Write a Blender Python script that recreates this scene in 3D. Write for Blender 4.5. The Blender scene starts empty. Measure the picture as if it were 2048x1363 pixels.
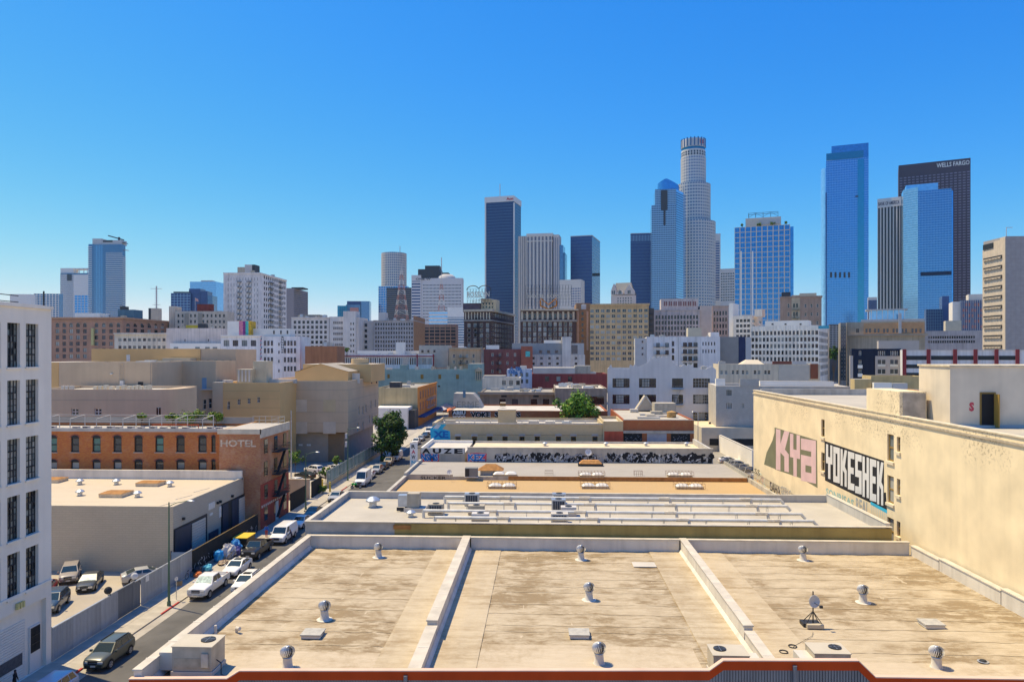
import bpy, bmesh, math, random
from mathutils import Vector, Matrix
S = bpy.context.scene
C = S.collection
RN = random.Random(11)
rad = math.radians
# ---------------------------------------------------------------- camera
TH = rad(2.46); F = 1422.0; HY = 705.0; CZ = 25.0
cam = bpy.data.cameras.new('camera'); cam.lens = 25.0; cam.sensor_width = 36.0
cam.shift_y = 23.5 / 2048; cam.clip_start = 0.5; cam.clip_end = 30000
co = bpy.data.objects.new('camera', cam); C.objects.link(co)
co.location = (0, 0, CZ); co.rotation_euler = (rad(90), 0, TH); S.camera = co
# ---------------------------------------------------------------- sky, sun, exposure
SUN = Vector((-0.40, 0.17, 0.90)).normalized()
w = bpy.data.worlds.new('World'); S.world = w; w.use_nodes = True
nt = w.node_tree; bg = nt.nodes['Background']
sky = nt.nodes.new('ShaderNodeTexSky'); sky.sky_type = 'NISHITA'; sky.sun_disc = False
sky.sun_elevation = math.asin(SUN.z); sky.sun_rotation = math.atan2(SUN.x, SUN.y)
sky.altitude = 100; sky.air_density = 1.0; sky.dust_density = 0.3; sky.ozone_density = 2.0
sp_ = nt.nodes.new('ShaderNodeSeparateColor'); cb_ = nt.nodes.new('ShaderNodeCombineColor')   # deep azure grade of the whole sky
nt.links.new(sky.outputs[0], sp_.inputs[0])
for k_, (g_, a_) in enumerate(((2.3, .68), (1.08, .575), (.4, .735))):
    p_ = nt.nodes.new('ShaderNodeMath'); p_.operation = 'POWER'; p_.inputs[1].default_value = g_
    q_ = nt.nodes.new('ShaderNodeMath'); q_.operation = 'MULTIPLY'; q_.inputs[1].default_value = a_ * (1 / .15) ** (1 - g_)
    nt.links.new(sp_.outputs[k_], p_.inputs[0]); nt.links.new(p_.outputs[0], q_.inputs[0]); m_ = nt.nodes.new('ShaderNodeMath'); m_.operation = 'MINIMUM'; m_.inputs[1].default_value = (.6, .72, .66)[k_] / .15
    nt.links.new(q_.outputs[0], m_.inputs[0]); nt.links.new(m_.outputs[0], cb_.inputs[k_])
nt.links.new(cb_.outputs[0], bg.inputs['Color'])
bg.inputs['Strength'].default_value = 0.15
sl = bpy.data.lights.new('sun', 'SUN'); sl.energy = 4.3; sl.angle = rad(0.5); sl.color = (1.0, 0.84, 0.55)
so = bpy.data.objects.new('sun', sl); C.objects.link(so)
so.rotation_euler = SUN.to_track_quat('Z', 'Y').to_euler(); so.location = (0, 0, 200)
S.view_settings.view_transform = 'Standard'; S.view_settings.look = 'None'
S.view_settings.exposure = 0.5; S.view_settings.gamma = 1.0
S.render.engine = 'CYCLES'
S.cycles.max_bounces = 5; S.cycles.diffuse_bounces = 3; S.cycles.glossy_bounces = 3; S.cycles.volume_bounces = 0
# ---------------------------------------------------------------- measuring helpers (a street grid seen from 25 m up)
ct, st = math.cos(TH), math.sin(TH)
def Xat(px, Y):                       # X of the upright line at column px on the plane Y
    u = (px - 1024) / F
    return Y * (u * ct - st) / (ct + u * st)
def Yat(px, X):
    u = (px - 1024) / F
    return X * (ct + u * st) / (u * ct - st)
def dep(X, Y): return -X * st + Y * ct
def Zat(py, X, Y): return CZ - (py - HY) / F * dep(X, Y)
def gnd(px, py, z=0.0):               # where the sight line meets the level z
    d = F * (CZ - z) / (py - HY); u = (px - 1024) / F
    return (u * d * ct - d * st, u * d * st + d * ct)
# ---------------------------------------------------------------- materials
MATS = {}
def warm(c):
    c = tuple(k ** .84 if k > .12 else k for k in c); return (c[0], c[1] * .955, c[2] * .86)
def _n(t, typ, **k):
    n = t.nodes.new(typ)
    for a, b in k.items(): setattr(n, a, b)
    return n
def M(name, col, rough=.85, var=.10, scale=.5, streak=0., bump=0., metal=0., spec=.3, rnd=0., sc2=None, coat=0.):
    if name in MATS: return MATS[name]
    m = bpy.data.materials.new(name); m.use_nodes = True; t = m.node_tree; L = t.links.new
    b = t.nodes['Principled BSDF']; b.inputs['Roughness'].default_value = rough
    b.inputs['Metallic'].default_value = metal; b.inputs['Specular IOR Level'].default_value = spec
    b.inputs['Coat Weight'].default_value = coat
    tc = _n(t, 'ShaderNodeTexCoord')
    c = _n(t, 'ShaderNodeRGB'); c.outputs[0].default_value = (*(warm(col) if metal < .3 else col), 1); out = c.outputs[0]
    if var:
        n = _n(t, 'ShaderNodeTexNoise'); n.inputs['Scale'].default_value = scale; n.inputs['Detail'].default_value = 6
        L(tc.outputs['Object'], n.inputs['Vector'])
        mr = _n(t, 'ShaderNodeMapRange'); mr.inputs[1].default_value = .3; mr.inputs[2].default_value = .7
        mr.inputs[3].default_value = 1 - var; mr.inputs[4].default_value = 1 + var
        L(n.outputs[0], mr.inputs[0])
        x = _n(t, 'ShaderNodeMix', data_type='RGBA', blend_type='MULTIPLY'); x.inputs[0].default_value = 1
        L(out, x.inputs[6]); L(mr.outputs[0], x.inputs[7]); out = x.outputs[2]
    if streak:
        mp = _n(t, 'ShaderNodeMapping'); mp.inputs['Scale'].default_value = (1.3, 1.3, .06)
        L(tc.outputs['Object'], mp.inputs['Vector'])
        n = _n(t, 'ShaderNodeTexNoise'); n.inputs['Scale'].default_value = sc2 or 1.0; n.inputs['Detail'].default_value = 5
        L(mp.outputs[0], n.inputs['Vector'])
        mr = _n(t, 'ShaderNodeMapRange'); mr.inputs[1].default_value = .45; mr.inputs[2].default_value = .75
        mr.inputs[3].default_value = 1; mr.inputs[4].default_value = 1 - streak
        L(n.outputs[0], mr.inputs[0])
        x = _n(t, 'ShaderNodeMix', data_type='RGBA', blend_type='MULTIPLY'); x.inputs[0].default_value = 1
        L(out, x.inputs[6]); L(mr.outputs[0], x.inputs[7]); out = x.outputs[2]
    if rnd:
        oi = _n(t, 'ShaderNodeObjectInfo')
        mr = _n(t, 'ShaderNodeMapRange'); mr.inputs[3].default_value = 1 - rnd; mr.inputs[4].default_value = 1 + rnd
        L(oi.outputs['Random'], mr.inputs[0])
        x = _n(t, 'ShaderNodeMix', data_type='RGBA', blend_type='MULTIPLY'); x.inputs[0].default_value = 1
        L(out, x.inputs[6]); L(mr.outputs[0], x.inputs[7]); out = x.outputs[2]
    L(out, b.inputs['Base Color'])
    if bump:
        n = _n(t, 'ShaderNodeTexNoise'); n.inputs['Scale'].default_value = 9; n.inputs['Detail'].default_value = 8
        L(tc.outputs['Object'], n.inputs['Vector'])
        bu = _n(t, 'ShaderNodeBump'); bu.inputs['Strength'].default_value = bump; bu.inputs['Distance'].default_value = .05
        L(n.outputs[0], bu.inputs['Height']); L(bu.outputs[0], b.inputs['Normal'])
    MATS[name] = m; return m
def glass(name, col, rough=.06, metal=.0, spec=.8, wav=.0, var=.25):
    if name in MATS: return MATS[name]
    m = M(name, col, rough=rough, var=var, scale=.35, metal=metal, spec=spec, rnd=.25)
    if wav:
        t = m.node_tree; b = t.nodes['Principled BSDF']; tc = _n(t, 'ShaderNodeTexCoord')
        n = _n(t, 'ShaderNodeTexNoise'); n.inputs['Scale'].default_value = .5; t.links.new(tc.outputs['Object'], n.inputs['Vector'])
        bu = _n(t, 'ShaderNodeBump'); bu.inputs['Strength'].default_value = wav; bu.inputs['Distance'].default_value = .3
        t.links.new(n.outputs[0], bu.inputs['Height']); t.links.new(bu.outputs[0], b.inputs['Normal'])
    return m
def brick(name, c1, c2, mortar, patch=None, pa=.5, scale=1.):
    if name in MATS: return MATS[name]
    m = bpy.data.materials.new(name); m.use_nodes = True; t = m.node_tree; L = t.links.new
    b = t.nodes['Principled BSDF']; b.inputs['Roughness'].default_value = .9; b.inputs['Specular IOR Level'].default_value = .15
    tc = _n(t, 'ShaderNodeTexCoord'); sx = _n(t, 'ShaderNodeSeparateXYZ'); L(tc.outputs['Object'], sx.inputs[0])
    ad = _n(t, 'ShaderNodeMath', operation='ADD'); L(sx.outputs[0], ad.inputs[0]); L(sx.outputs[1], ad.inputs[1])
    cx = _n(t, 'ShaderNodeCombineXYZ'); L(ad.outputs[0], cx.inputs[0]); L(sx.outputs[2], cx.inputs[1])
    br = _n(t, 'ShaderNodeTexBrick'); L(cx.outputs[0], br.inputs['Vector'])
    br.inputs['Scale'].default_value = 1; br.inputs['Brick Width'].default_value = .3 * scale; br.inputs['Row Height'].default_value = .1 * scale
    br.inputs['Mortar Size'].default_value = .012 * scale
    br.inputs['Color1'].default_value = (*warm(c1), 1); br.inputs['Color2'].default_value = (*warm(c2), 1); br.inputs['Mortar'].default_value = (*warm(mortar), 1)
    out = br.outputs[0]
    n = _n(t, 'ShaderNodeTexNoise'); n.inputs['Scale'].default_value = .35; n.inputs['Detail'].default_value = 7; n.inputs['Roughness'].default_value = .65
    L(tc.outputs['Object'], n.inputs['Vector'])
    mr = _n(t, 'ShaderNodeMapRange'); mr.inputs[1].default_value = .5; mr.inputs[2].default_value = .66; mr.inputs[4].default_value = pa
    L(n.outputs[0], mr.inputs[0])
    x = _n(t, 'ShaderNodeMix', data_type='RGBA'); L(mr.outputs[0], x.inputs[0]); L(out, x.inputs[6])
    x.inputs[7].default_value = (*warm(patch or mortar), 1); L(x.outputs[2], b.inputs['Base Color'])
    bu = _n(t, 'ShaderNodeBump'); bu.inputs['Strength'].default_value = .4; bu.inputs['Distance'].default_value = .02
    L(br.outputs['Fac'], bu.inputs['Height']); bu.invert = True; L(bu.outputs[0], b.inputs['Normal'])
    MATS[name] = m; return m
# ---------------------------------------------------------------- mesh builder
class MB:
    def __init__(s): s.v = []; s.f = []; s.m = []
    def add(s, vs, fs, m=0):
        o = len(s.v); s.v += [tuple(p) for p in vs]
        s.f += [tuple(o + i for i in f) for f in fs]; s.m += [m] * len(fs); return s
    def quad(s, a, b, c, d, m=0): return s.add([a, b, c, d], [(0, 1, 2, 3)], m)
    def box(s, x0, x1, y0, y1, z0, z1, m=0, top=None):
        vs = [(x0, y0, z0), (x1, y0, z0), (x1, y1, z0), (x0, y1, z0), (x0, y0, z1), (x1, y0, z1), (x1, y1, z1), (x0, y1, z1)]
        s.add(vs, [(0, 3, 2, 1), (0, 1, 5, 4), (1, 2, 6, 5), (2, 3, 7, 6), (3, 0, 4, 7)], m)
        return s.add(vs, [(4, 5, 6, 7)], m if top is None else top)
    def beam(s, p, q, wx, wz, m=0):
        p, q = Vector(p), Vector(q); d = (q - p).normalized()
        up = Vector((0, 0, 1)) if abs(d.z) < .95 else Vector((0, 1, 0))
        a = d.cross(up).normalized(); b = a.cross(d)
        vs = []
        for c in (p, q):
            for i, j in ((-1, -1), (1, -1), (1, 1), (-1, 1)): vs.append(c + a * i * wx / 2 + b * j * wz / 2)
        return s.add(vs, [(3, 2, 1, 0), (4, 5, 6, 7), (0, 1, 5, 4), (1, 2, 6, 5), (2, 3, 7, 6), (3, 0, 4, 7)], m)
    def tube(s, p, q, r, n=8, m=0, r2=None, cap=True):
        p, q = Vector(p), Vector(q); d = (q - p).normalized(); r2 = r if r2 is None else r2
        a = d.orthogonal().normalized(); b = d.cross(a); vs = []
        for c, rr in ((p, r), (q, r2)):
            for i in range(n):
                t = 2 * math.pi * i / n; vs.append(c + (a * math.cos(t) + b * math.sin(t)) * rr)
        fs = [(i, (i + 1) % n, n + (i + 1) % n, n + i) for i in range(n)]
        if cap: fs += [tuple(range(n))[::-1], tuple(range(n, 2 * n))]
        return s.add(vs, fs, m)
    def path(s, pts, r, n=7, m=0):
        for a, b in zip(pts[:-1], pts[1:]): s.tube(a, b, r, n, m)
        for a in pts[1:-1]: s.ball(a, r * 1.02, 6, 4, m)
        return s
    def ball(s, c, r, n=10, k=6, m=0, sq=(1, 1, 1)):
        pr = [(max(1e-4, math.sin(math.pi * i / k)), -math.cos(math.pi * i / k)) for i in range(k + 1)]
        vs = [(c[0] + r * a * math.cos(2 * math.pi * j / n) * sq[0], c[1] + r * a * math.sin(2 * math.pi * j / n) * sq[1], c[2] + r * z * sq[2]) for a, z in pr for j in range(n)]
        return s.add(vs, [(i * n + j, i * n + (j + 1) % n, (i + 1) * n + (j + 1) % n, (i + 1) * n + j) for i in range(k) for j in range(n)], m)
    def lathe(s, prof, n=16, c=(0, 0, 0), m=0, a0=0, a1=2 * math.pi):
        full = abs(a1 - a0 - 2 * math.pi) < 1e-6; k = n if full else n + 1
        vs = [(c[0] + r * math.cos(a0 + (a1 - a0) * j / n), c[1] + r * math.sin(a0 + (a1 - a0) * j / n), c[2] + z) for r, z in prof for j in range(k)]
        return s.add(vs, [(i * k + j, i * k + (j + 1) % k, (i + 1) * k + (j + 1) % k, (i + 1) * k + j) for i in range(len(prof) - 1) for j in range(n)], m)
    def prism(s, poly, z0, z1, m=0, top=None):
        n = len(poly)
        vs = [(x, y, z0) for x, y in poly] + [(x, y, z1) for x, y in poly]
        s.add(vs, [(i, (i + 1) % n, n + (i + 1) % n, n + i) for i in range(n)] + [tuple(range(n))[::-1]], m)
        return s.add(vs, [tuple(range(n, 2 * n))], m if top is None else top)
    def extr(s, poly, o, u, v, d, m=0):         # polygon in the (u, v) plane at o, extruded by vector d
        o, u, v, d = Vector(o), Vector(u), Vector(v), Vector(d); n = len(poly)
        a = [o + u * x + v * y for x, y in poly]; vs = a + [p + d for p in a]
        return s.add(vs, [(i, (i + 1) % n, n + (i + 1) % n, n + i) for i in range(n)] + [tuple(range(n))[::-1], tuple(range(n, 2 * n))], m)
    def mesh(s, name, mats):
        me = bpy.data.meshes.new(name); me.from_pydata(s.v, [], s.f)
        if not isinstance(mats, (list, tuple)): mats = [mats]
        for k in mats: me.materials.append(k)
        if len(mats) > 1: me.polygons.foreach_set('material_index', s.m)
        return me
    def build(s, name, mats, parent=None, loc=(0, 0, 0), rz=0, smooth=False, fix=True):
        me = s.mesh(name, mats)
        if fix:
            bm = bmesh.new(); bm.from_mesh(me); bmesh.ops.recalc_face_normals(bm, faces=bm.faces); bm.to_mesh(me); bm.free()
        if smooth:
            me.polygons.foreach_set('use_smooth', [True] * len(me.polygons))
            me.set_sharp_from_angle(angle=rad(40))
        return obj(name, me, parent, loc, rz)
def obj(name, data, parent=None, loc=(0, 0, 0), rz=0):
    o = bpy.data.objects.new(name, data); C.objects.link(o)
    o.location = loc; o.rotation_euler = (0, 0, rz)
    if parent: o.parent = parent
    return o
def tag(o, label=None, cat=None, group=None, kind=None):
    if label: o['label'] = label
    if cat: o['category'] = cat
    if group: o['group'] = group
    if kind: o['kind'] = kind
    return o
def thing(name, label, cat, loc=(0, 0, 0), rz=0, group=None):
    return tag(obj(name, None, None, loc, rz), label, cat, group)
def copy_tree(o, parent=None):
    c = o.copy(); C.objects.link(c); c.parent = parent
    for ch in list(o.children): copy_tree(ch, c)
    return c
# ---------------------------------------------------------------- lettering (made once, before anything else is linked)
TXT = {}
def _mktext(s, off=0.0):
    cu = bpy.data.curves.new('t', 'FONT'); cu.body = s; cu.offset = off; cu.resolution_u = 2
    o = bpy.data.objects.new('t', cu); C.objects.link(o)
    dg = bpy.context.evaluated_depsgraph_get(); dg.update()
    me = bpy.data.meshes.new_from_object(o.evaluated_get(dg))
    vs = [v.co.copy() for v in me.vertices]; fs = [tuple(p.vertices) for p in me.polygons]
    bpy.data.objects.remove(o); bpy.data.curves.remove(cu); bpy.data.meshes.remove(me)
    x0 = min(v.x for v in vs); x1 = max(v.x for v in vs); y0 = min(v.y for v in vs); y1 = max(v.y for v in vs)
    TXT[(s, off)] = ([((v.x - x0) / (x1 - x0), (v.y - y0) / (y1 - y0)) for v in vs], fs)
for s_, o_ in [('HOTEL', .03), ('WELLS FARGO', .02), ('Aon', .04), ('ROSSLYN', .02), ('HOTEL ROSSLYN', .01), ('HOTEL', .0), ('ALE', .03), ('XE', .05),
               ('NSMS', .04), ('NSMS', .09), ('KEZ', .04), ('KEZ', .09), ('VOKE', .06), ('VOKE', .11), ('ERME', .0), ('R', .03), ('A', .03), ('W', .03),
               ('N', .03), ('B', .03), ('U', .05), ('Z', .05), ('E', .05), ('A', .05), ('ONE W', .02), ('ABSU', .05), ('VODO', .05), ('S', .06), ('S', .11),
               ('SONRISAS', .03), ('REAL', .02), ('EAHA', .03), ('GEEKO', .0), ('SUCKER', .02), ('SS', .0), ('BANK OF AMERICA', .02), ('SAND', .0), ('US', .03)]:
    _mktext(s_, o_)
def text(mb, s, off, o, u, v, w, h, m=0):
    vs, fs = TXT[(s, off)]; o, u, v = Vector(o), Vector(u), Vector(v)
    mb.add([o + u * (x * w) + v * (y * h) for x, y in vs], fs, m)

# ---------------------------------------------------------------- figures (skinned once while the scene is still empty)
def _figure(joints, links):
    me = bpy.data.meshes.new('f'); names = list(joints); me.from_pydata([joints[n][:3] for n in names], [(names.index(a), names.index(b)) for a, b in links], [])
    o = bpy.data.objects.new('f', me); C.objects.link(o); o.modifiers.new('s', 'SKIN'); sv = me.skin_vertices[0].data
    for i, n in enumerate(names): sv[i].radius = joints[n][3:5]; sv[i].use_root = (n == 'pelvis')
    m = o.modifiers.new('u', 'SUBSURF'); m.levels = 2; m.render_levels = 2
    dg = bpy.context.evaluated_depsgraph_get(); dg.update(); r = bpy.data.meshes.new_from_object(o.evaluated_get(dg)); bpy.data.objects.remove(o); return r
def _pose(lean=0., arm=.15, knee=0.):
    L_ = lean; J = {'pelvis': (0, 0, .95, .16, .12), 'belly': (L_ * .3, 0, 1.12, .15, .11), 'chest': (L_ * .8, 0, 1.33, .18, .12), 'neck': (L_ * 1.15, 0, 1.5, .06, .06), 'head': (L_ * 1.3 + .02, 0, 1.62, .09, .10), 'crown': (L_ * 1.35, 0, 1.72, .075, .085)}
    K = [('pelvis', 'belly'), ('belly', 'chest'), ('chest', 'neck'), ('neck', 'head'), ('head', 'crown')]
    for s_, n in ((1, 'l'), (-1, 'r')):
        J.update({'sh' + n: (L_ * .9, .19 * s_, 1.42, .07, .07), 'el' + n: (L_ * .9 + arm * .5, .25 * s_, 1.15, .05, .05), 'wr' + n: (L_ * .9 + arm * 1.6, .24 * s_, .93, .035, .035), 'ha' + n: (L_ * .9 + arm * 1.9, .23 * s_, .84, .04, .025), 'th' + n: (L_ * .9 + arm * 2.1, .19 * s_, .88, .016, .016), 'hp' + n: (0, .10 * s_, .88, .10, .10), 'kn' + n: (.04 + knee * s_, .11 * s_, .5, .065, .065), 'an' + n: (knee * s_ * 1.2, .11 * s_, .09, .045, .045), 'to' + n: (.16 + knee * s_ * 1.2, .12 * s_, .04, .045, .035)})
        K += [('chest', 'sh' + n), ('sh' + n, 'el' + n), ('el' + n, 'wr' + n), ('wr' + n, 'ha' + n), ('wr' + n, 'th' + n), ('pelvis', 'hp' + n), ('hp' + n, 'kn' + n), ('kn' + n, 'an' + n), ('an' + n, 'to' + n)]
    return _figure(J, K)
FIG = {'stand': _pose(.03, .08, .05), 'walk': _pose(.06, .15, .14), 'reach': _pose(.16, .24, .06)}
# ---------------------------------------------------------------- shared materials
FR_W = M('frame_white', (.62, .60, .56), var=0); FR_D = M('frame_dark', (.04, .04, .045), var=0); FR_B = M('frame_brown', (.22, .13, .05), var=0)
G1 = glass('glass_dark', (.012, .016, .022)); G2 = glass('glass_mid', (.035, .05, .065)); G3 = glass('glass_blind', (.30, .31, .30), rough=.3, spec=.5)
G4 = glass('glass_pale', (.13, .16, .17), rough=.15); G5 = glass('glass_green', (.05, .14, .13))
ROOFG = M('roof_grey', (.27, .255, .235), var=.22, scale=.25, bump=.1); ROOFW = M('roof_white', (.50, .47, .43), var=.16, scale=.25)
DARKM = M('dark_metal', (.03, .032, .036), rough=.5, var=0); GALV = M('galvanised', (.50, .52, .54), rough=.38, metal=.65, var=.15, scale=2)
UNITG = M('unit_beige', (.42, .37, .29), rough=.6, var=.12, scale=1.5, streak=.25); UNITD = M('coil_grille', (.035, .045, .07), rough=.6, var=0)
CONC = M('concrete', (.42, .40, .37), var=.18, scale=.5, streak=.25, bump=.15)
GLS = {'mix': (G1, G1, G2, G3, G4), 'dark': (G1, G1, G2), 'blind': (G3, G2, G3, G4), 'green': (G5, G2, G1, G5), 'all': (G1, G2)}
WCACHE = {}
def window_mesh(w, h, style, fr, gl):
    key = (round(w, 2), round(h, 2), style, fr.name, gl.name)
    if key in WCACHE: return WCACHE[key]
    b = MB(); b.quad((0, 0, 0), (w, 0, 0), (w, 0, h), (0, 0, h), 1)
    t = min(.09 * w + .02, .14)
    def bar(x0, x1, z0, z1, d=.06):
        b.add([(x0, -d, z0), (x1, -d, z0), (x1, -d, z1), (x0, -d, z1), (x0, 0, z0), (x1, 0, z0), (x1, 0, z1), (x0, 0, z1)],
              [(0, 1, 2, 3), (4, 5, 1, 0), (5, 6, 2, 1), (6, 7, 3, 2), (7, 4, 0, 3)], 0)
    if style != 'pane':
        bar(0, t, 0, h); bar(w - t, w, 0, h)
        if style in ('sash', 'cross'): bar(t, w - t, h * .5 - t / 2, h * .5 + t / 2, .07)
        if style in ('cross', 'two'): bar(w / 2 - t / 2, w / 2 + t / 2, 0, h, .05)
        if style == 'three': bar(w * .34 - t / 2, w * .34 + t / 2, 0, h, .05); bar(w * .67 - t / 2, w * .67 + t / 2, 0, h, .05)
        if style in ('sash', 'cross', 'full'): bar(t, w - t, 0, t); bar(t, w - t, h - t, h)
    me = b.mesh('window', [fr, gl]); WCACHE[key] = me; return me
class Bld:
    """box building: local x along the front, y into the block; front-left base corner at the root"""
    def __init__(s, name, label, cat, pl, pr, ytop, Y, a=None, ps=None, dp=14., wall=None, roof=None, par=.6, base=0., group=None, X=None):
        if a is None: a = -22 if pl > 1690 else -18 if pl > 1440 else -6 if pl > 1100 else 6 if pl < 700 and ps is None else 0
        s.a = rad(a); s.u = Vector((math.cos(s.a), math.sin(s.a), 0)); s.n = Vector((-math.sin(s.a), math.cos(s.a), 0))
        s.O = Vector((Xat(pl, Y) if X is None else X, Y, 0)); s.wall = wall; s.roof = roof or ROOFG; s.par = par; s.base = base
        s.W = s.fx(pr); s.H = Zat(ytop, s.O.x + s.u.x * s.W / 2, s.O.y + s.u.y * s.W / 2); s.D = dp; s.pl, s.pr = pl, pr
        s.sd = 'right'
        if ps is not None:
            s.sd = 'right' if ps > pr else 'left'
            s.D = s.sx(ps)
        s.root = thing(name, label, cat, (s.O.x, s.O.y, base), s.a, group)
        s.rc = {'front': [], 'side': []}; s.fr = FR_W; s.gl = 'mix'
        s.wd = .25
    def _hit(s, px, o, d):                      # parameter along o + t d met by column px
        k = (px - 1024) / F; nx, ny = ct + k * st, st - k * ct        # points with x*nx + y*ny = 0 ... x_c = k*depth
        return -(o.x * nx + o.y * ny) / (d.x * nx + d.y * ny)
    def fx(s, px, y=0): return s._hit(px, s.O + s.n * y, s.u)
    def sx(s, px): return s._hit(px, s.O + (s.u * s.W if s.sd == 'right' else Vector((0, 0, 0))), s.n)
    def z(s, py, x=None, y=0):
        p = s.O + s.u * (s.W / 2 if x is None else x) + s.n * y; return Zat(py, p.x, p.y)
    def zs(s, py, y): 
        return s.z(py, s.W if s.sd == 'right' else 0, y)
    def grid(s, face, xa, xb, n, wp, ya, yb, m, hp, style='sash', fr=None, gl=None, single=True, skip=None, depth=None):
        """centres of first/last column and row and window size, all in photo pixels of the face"""
        if face == 'front':
            X0, X1 = s.fx(xa), s.fx(xb); zf = lambda py: s.z(py, (X0 + X1) / 2); wm = abs(s.fx(xa + wp / 2) - s.fx(xa - wp / 2))
        else:
            X0, X1 = s.sx(xa), s.sx(xb); zf = lambda py: s.zs(py, (X0 + X1) / 2); wm = abs(s.sx((xa + xb) / 2 + wp / 2) - s.sx((xa + xb) / 2 - wp / 2))
        Z0, Z1 = zf(ya), zf(yb); hm = abs(zf(ya + hp / 2) - zf(ya - hp / 2))
        for i in range(n):
            cx = X0 + (X1 - X0) * (i / (n - 1) if n > 1 else .5)
            for j in range(m):
                if skip and skip(i, j): continue
                cz = Z0 + (Z1 - Z0) * (j / (m - 1) if m > 1 else .5)
                if cz - hm / 2 < s.base + .2: continue
                s.rc[face].append((cx - wm / 2, cx + wm / 2, cz - hm / 2, cz + hm / 2, style, fr or s.fr, gl or s.gl, single))
        return s
    def wallface(s, mb, W, rects, o, u, nn, z0, z1):
        xs = sorted({0., W} | {min(max(r[k], 0), W) for r in rects for k in (0, 1)}); zs = sorted({z0, z1} | {r[k] for r in rects for k in (2, 3)})
        cols = {}
        def P(x, z, d=0): q = o + u * x - nn * d; return (q.x, q.y, z)
        ev = sorted(rects)
        xm = [(a + b) / 2 for a, b in zip(xs[:-1], xs[1:])]; zm = [(a + b) / 2 for a, b in zip(zs[:-1], zs[1:])]
        hole = set()
        for r in rects:
            for i, x in enumerate(xm):
                if r[0] < x < r[1]:
                    for j, z in enumerate(zm):
                        if r[2] < z < r[3]: hole.add((i, j))
        for i in range(len(xm)):
            j = 0
            while j < len(zm):
                if (i, j) in hole: j += 1; continue
                k = j
                while k + 1 < len(zm) and (i, k + 1) not in hole: k += 1
                mb.quad(P(xs[i], zs[j]), P(xs[i + 1], zs[j]), P(xs[i + 1], zs[k + 1]), P(xs[i], zs[k + 1])); j = k + 1
        d = s.wd
        for r in rects:
            a, b, c, e = r[:4]
            mb.quad(P(a, c), P(b, c), P(b, c, d), P(a, c, d)); mb.quad(P(a, e, d), P(b, e, d), P(b, e), P(a, e))
            mb.quad(P(a, c), P(a, c, d), P(a, e, d), P(a, e)); mb.quad(P(b, c, d), P(b, c), P(b, e), P(b, e, d))
    def wins(s, rects, o, u, nn, ang):
        st_ = MB(); mats = {}
        for r in rects:
            gl = RN.choice(GLS[r[6]]) if isinstance(r[6], str) else r[6]
            q = o + u * r[0] - nn * (s.wd - .02)
            me = window_mesh(r[1] - r[0], r[3] - r[2], r[4], r[5], gl)
            if r[7]:
                obj('window', me, s.root, (q.x, q.y, r[2] - s.base), ang)
            else:
                c, sn = math.cos(ang), math.sin(ang)
                ix = mats.setdefault(gl, len(mats) + 1)
                vs = [(q.x + v.co.x * c - v.co.y * sn, q.y + v.co.x * sn + v.co.y * c, r[2] - s.base + v.co.z) for v in me.vertices]
                for p in me.polygons: pass
                o2 = len(st_.v); st_.v += vs
                for p in me.polygons: st_.f.append(tuple(o2 + i for i in p.vertices)); st_.m.append(ix if p.material_index else 0)
                s._fr = r[5]
        if st_.v:
            tag(st_.build('window_panes', [s._fr] + list(mats), s.root, fix=False), kind='stuff')
    def done(s, pw=.3):
        mb = MB(); W, D, H, b = s.W, s.D, s.H, s.base
        V = Vector
        s.wallface(mb, W, s.rc['front'], V((0, 0, 0)), V((1, 0, 0)), V((0, -1, 0)), b, H)
        if s.sd == 'right':
            s.wallface(mb, D, s.rc['side'], V((W, 0, 0)), V((0, 1, 0)), V((1, 0, 0)), b, H); mb.quad((0, D, b), (0, 0, b), (0, 0, H), (0, D, H))
        else:
            s.wallface(mb, D, s.rc['side'], V((0, 0, 0)), V((0, 1, 0)), V((-1, 0, 0)), b, H); mb.quad((W, 0, b), (W, D, b), (W, D, H), (W, 0, H))
        mb.quad((W, D, b), (0, D, b), (0, D, H), (W, D, H))
        p = pw; h = H - s.par
        o_ = [(0, 0), (W, 0), (W, D), (0, D)]; i_ = [(p, p), (W - p, p), (W - p, D - p), (p, D - p)]
        for k in range(4):
            a, c = o_[k], o_[(k + 1) % 4]; e, g = i_[k], i_[(k + 1) % 4]
            mb.quad((*a, H), (*c, H), (*g, H), (*e, H)); mb.quad((*e, H), (*g, H), (*g, h), (*e, h))
        mb.v = [(x, y, z - b) for x, y, z in mb.v]
        wl = mb.build('wall', s.wall, s.root, fix=False)
        MB().quad(*[(x, y, h - b) for x, y in i_]).build('roof', s.roof, s.root, fix=False)
        s.wins(s.rc['front'], V((0, 0, 0)), V((1, 0, 0)), V((0, -1, 0)), 0)
        if s.sd == 'right': s.wins(s.rc['side'], V((W, 0, 0)), V((0, 1, 0)), V((1, 0, 0)), rad(90))
        else: s.wins([(D - r[1], D - r[0]) + r[2:] for r in s.rc['side']], V((0, D, 0)), V((0, -1, 0)), V((-1, 0, 0)), rad(-90))
        return s
    def band(s, ya, yb, d=.4, mat=None, name='cornice', side=True, z0=None, z1=None):
        z1 = s.z(ya) if z1 is None else z1; z0 = s.z(yb) if z0 is None else z0; b = s.base
        mb = MB(); e = .004
        xa = -d if s.sd == 'left' else -.003; xb = s.W + d if s.sd == 'right' else s.W + .003
        mb.box(xa, xb, -d, -e, z0 - b, z1 - b)
        if side:
            if s.sd == 'right': mb.box(s.W + e, s.W + d, -e, s.D, z0 - b, z1 - b)
            else: mb.box(-d, -e, -e, s.D, z0 - b, z1 - b)
        return mb.build(name, mat or s.wall, s.root)
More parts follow.
